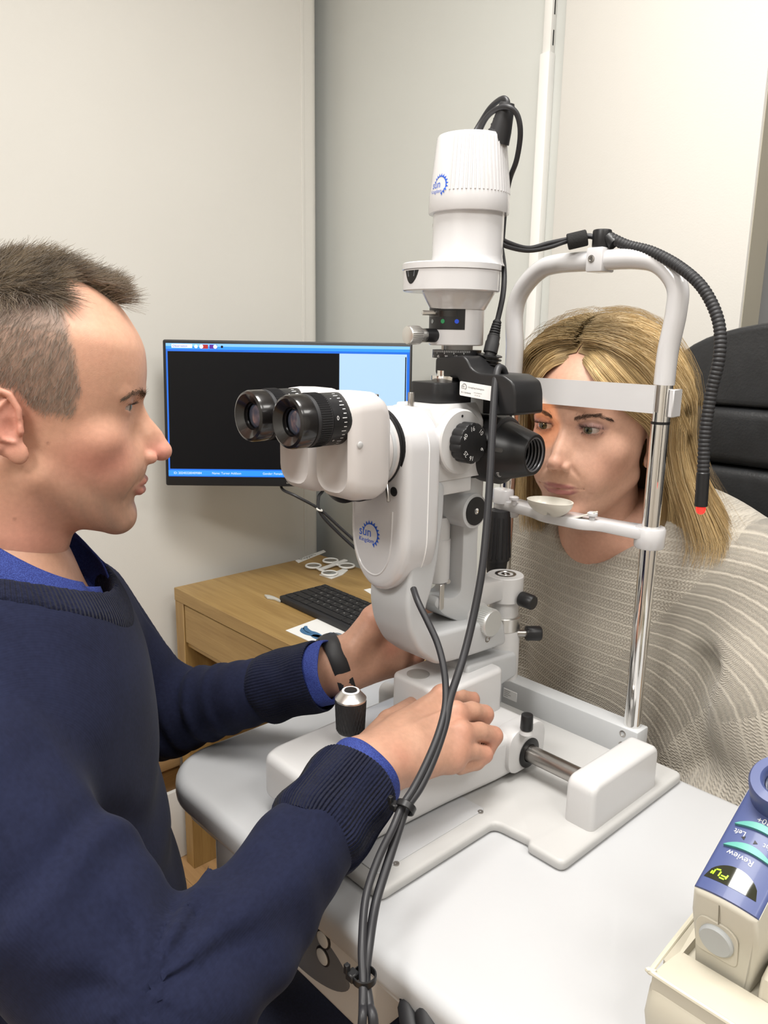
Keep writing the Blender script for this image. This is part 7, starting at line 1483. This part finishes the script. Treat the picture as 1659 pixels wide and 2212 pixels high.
# dense underlayer that keeps the scalp covered
NPH, K_ = 60, 18; vv = []; 
for sg in (1, -1):
    grid = []
    for i in range(NPH):
        fr = i/(NPH-1); phi = math.radians(74+104*fr); f0 = -2.8-9.4*fr; c0 = np.array([0, -9.3, 2.2]); E = np.array([11.5, 11.6, 11.3])*0.845
        rd = np.array([sg*0.01, (f0-c0[1])/E[1], 0]); rd[2] = math.sqrt(max(0.05, 1-rd[1]**2)); rd = norm(rd); sd = norm(np.array([sg*math.sin(phi), math.cos(phi), -0.05])); om = math.acos(np.clip(rd@sd, -1, 1)); col_ = []
        for k in range(K_):
            t = k/(K_-1)
            if t <= 0.46: q = t/0.46; d = (math.sin((1-q)*om)*rd+math.sin(q*om)*sd)/math.sin(om); col_.append(c0+d*E)
            else: q = (t-0.46)/0.54; u = c0[2]-0.05*E[2]+(-12.6-c0[2])*q; col_.append(np.array([sg*math.sin(phi)*E[0], c0[1]+math.cos(phi)*E[1], u]))
        grid.append(col_)
    vv.append(np.array(grid).reshape(-1, 3))
ff = [(b+i*K_+k, b+(i+1)*K_+k, b+(i+1)*K_+k+1, b+i*K_+k+1) for b in (0, NPH*K_) for i in range(NPH-1) for k in range(K_-1)]
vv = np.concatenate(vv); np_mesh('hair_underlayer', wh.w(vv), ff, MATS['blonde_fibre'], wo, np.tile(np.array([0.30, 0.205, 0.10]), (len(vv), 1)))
G().sphere(wh.w((-6.75, -9.0, -4.9)), 0.0035, 12, 8).build('earring', mat('gold', (0.8, 0.55, 0.2), 0.2, metal=1.0), wo)

# ---- beige knitted jumper
KN1, KN2 = [wSR+V(-0.02, 0, 0.05), V(-0.53, 0.975, 1.075), wSL+V(0.02, 0, 0.045), wEL+V(0.06, 0.0, 0.02), V(-0.36, 0.885, 0.60)], None
def wj_fn(P):
    P = P.astype(F32); n1 = fbm(P, 18, 71)
    d = Sd.ell(P, WC, (0.205, 0.132, 0.25)); d = smin(d, Sd.ell(P, WC-V(0, 0, 0.25), (0.20, 0.145, 0.20)), 0.06)
    d = smin(d, Sd.cap(P, wSL, wSR, 0.066), 0.06); d = smin(d, Sd.ell(P, (-0.525, 0.965, 1.015), (0.155, 0.085, 0.075)), 0.05)
    al = Sd.chain(P, [wSL, wSL*0.45+wEL*0.55+V(0.0, -0.015, 0), wEL+V(0.01, -0.01, 0)], [0.078, 0.094, 0.092], 0.03); fo = Sd.chain(P, [wEL+V(0.01, -0.01, 0), V(-0.335, 0.915, 0.70), V(-0.40, 0.90, 0.64)], [0.092, 0.075, 0.05], 0.02)
    al = smin(al, fo, 0.02); al = al+0.004*n1
    ar = Sd.chain(P, [wSR, wER, V(-0.62, 0.90, 0.66)], [0.074, 0.080, 0.055], 0.03)
    d = d+0.0035*n1
    d = smin(d, al, 0.012); d = smin(d, ar, 0.02)
    # deep crease where the sleeve folds against the body
    a, b = OY(1508, 1455, 0.872), OY(1455, 1600, 0.862); cr2 = Sd.cap(P, a+V(0, 0.02, 0), b+V(0, 0.02, 0), 0.016, 0.012); d = smax(d, -cr2, 0.030)
    nk = Sd.chain(P, [wh.w((0, -8.8, -12.9)), wh.w((0, -12.5, -10.6))], [0.062, 0.070], 0); d = smax(d, -nk, 0.010)
    nk2 = Sd.ell(P, wh.w((0, -6.8, -12.6)), (0.092, 0.072, 0.040)); d = smax(d, -nk2, 0.010)
    d = smax(d, 0.48-P[:, 2], 0.01); d = smax(d, (0.8395-P[:, 1])*1.0, 0.012)
    return d
v_, f_ = surfnet(wj_fn, (-0.90, 0.82, 0.47), (-0.12, 1.18, 1.13), 0.0042); v_ = relax(v_, f_, 2, 0.5)
def poly_dist(P, pts):
    best = np.full(len(P), 9.0); along = np.zeros(len(P)); acc = 0.0
    for a, b in zip(pts[:-1], pts[1:]):
        ab = b-a; L2 = np.linalg.norm(ab); t = np.clip(((P-a)@ab)/(L2*L2), 0, 1); d = np.linalg.norm(P-a-t[:, None]*ab, axis=1); m_ = d < best; best[m_] = d[m_]; along[m_] = (acc+t*L2)[m_]; acc += L2
    return best, along
bd, al_ = poly_dist(v_, KN1); ad_, _a = poly_dist(v_, [V(-0.315, 0.985, 1.06), V(-0.165, 0.955, 0.80), V(-0.20, 0.90, 0.60)]); wa_ = np.clip((1.085-v_[:, 2]-ad_)/0.12+0.5, 0, 1); al_ = v_[:, 0]*(1-wa_)-v_[:, 2]*wa_; bd = smin(1.085-v_[:, 2], ad_, 0.05)
def wool():
    M = bpy.data.materials.new('beige_wool'); M.use_nodes = True; N = M.node_tree.nodes; L = M.node_tree.links; b = N['Principled BSDF']; b.inputs['Roughness'].default_value = 0.95; b.inputs['Specular IOR Level'].default_value = 0.1; b.inputs['Sheen Weight'].default_value = 0.25; b.inputs['Sheen Roughness'].default_value = 0.6
    def math_(op, a, c=None, e=None):
        n = N.new('ShaderNodeMath'); n.operation = op
        for i, x in enumerate((a, c, e)):
            if x is None: continue
            if isinstance(x, (int, float)): n.inputs[i].default_value = x
            else: L.new(x, n.inputs[i])
        return n.outputs[0]
    ab = N.new('ShaderNodeAttribute'); ab.attribute_name = 'band'; aa = N.new('ShaderNodeAttribute'); aa.attribute_name = 'along'
    tc = N.new('ShaderNodeTexCoord'); n1 = N.new('ShaderNodeTexNoise'); n1.inputs['Scale'].default_value = 90; n1.inputs['Detail'].default_value = 3; L.new(tc.outputs['Object'], n1.inputs['Vector'])
    wob = math_('MULTIPLY_ADD', n1.outputs['Fac'], 0.0030, ab.outputs['Fac'])
    u = math_('DIVIDE', wob, 0.0150); fr = math_('FRACT', u)
    ln = math_('ABSOLUTE', math_('SUBTRACT', fr, 0.5))                                   # 0 mid band .. 0.5 at the rib line
    rib = math_('SMOOTH_MIN', math_('MULTIPLY', math_('MAXIMUM', math_('SUBTRACT', ln, 0.36), 0.0), 8.0), 1.0, 0.2)
    tri = math_('PINGPONG', math_('MULTIPLY', u, 3.0), 0.5)
    ph = math_('MULTIPLY_ADD', tri, 0.9, math_('DIVIDE', math_('MULTIPLY_ADD', n1.outputs['Fac'], 0.003, aa.outputs['Fac']), 0.0042))
    zz = math_('SINE', math_('MULTIPLY', ph, 6.2832)); z2 = math_('SINE', math_('MULTIPLY', u, 6.2832*3.0))
    st = math_('MULTIPLY', math_('MULTIPLY_ADD', zz, 0.5, 0.5), math_('MULTIPLY_ADD', z2, 0.3, 0.7)); inb = math_('SUBTRACT', 1.0, rib)
    n2 = N.new('ShaderNodeTexNoise'); n2.inputs['Scale'].default_value = 420; n2.inputs['Detail'].default_value = 4; L.new(tc.outputs['Object'], n2.inputs['Vector'])
    h = math_('ADD', math_('ADD', math_('MULTIPLY', rib, 0.48), math_('MULTIPLY', math_('MULTIPLY', st, inb), 0.55)), math_('MULTIPLY', n2.outputs['Fac'], 0.55))
    mr = N.new('ShaderNodeMapRange'); mr.inputs[1].default_value = 0.10; mr.inputs[2].default_value = 1.15; L.new(h, mr.inputs[0])
    mx = N.new('ShaderNodeMix'); mx.data_type = 'RGBA'; mx.inputs[6].default_value = (0.33, 0.295, 0.245, 1); mx.inputs[7].default_value = (0.53, 0.49, 0.42, 1); L.new(mr.outputs[0], mx.inputs[0]); L.new(mx.outputs[2], b.inputs['Base Color'])  # hollows of the knit coloured darker, their shade put into the wool
    bp = N.new('ShaderNodeBump'); bp.inputs['Strength'].default_value = 0.85; bp.inputs['Distance'].default_value = 0.0022; L.new(h, bp.inputs['Height']); L.new(bp.outputs[0], b.inputs['Normal'])
    return M
np_mesh('jumper', v_, f_, wool(), wo, attrs={'band': bd, 'along': al_})
# trousers, boots
def wt_fn(P):
    d = Sd.ell(P, (-0.45, 1.03, 0.60), (0.17, 0.12, 0.10))
    for x in (-0.37, -0.53): d = smin(d, Sd.chain(P, [(x, 1.02, 0.60), (x-0.01, 0.70, 0.585), (x-0.01, 0.72, 0.12)], [0.078, 0.060, 0.045], 0.02), 0.03)
    return smax(d, 0.05-P[:, 2], 0.01)
v_, f_ = surfnet(wt_fn, (-0.66, 0.60, 0.02), (-0.24, 1.17, 0.73), 0.009); np_mesh('trousers', v_, f_, mat('grey_trousers', (0.03, 0.03, 0.035), 0.85), wo)
for x in (-0.38, -0.54):
    v_, f_ = surfnet(lambda P: smax(smin(Sd.ell(P, (x, 0.72, 0.06), (0.042, 0.06, 0.07)), Sd.ell(P, (x, 0.64, 0.03), (0.04, 0.09, 0.035)), 0.03), 0.001-P[:, 2], 0.006), (x-0.07, 0.52, -0.01), (x+0.07, 0.82, 0.15), 0.006); np_mesh('shoe', v_, f_, MATS['shoe_leather'], wo)
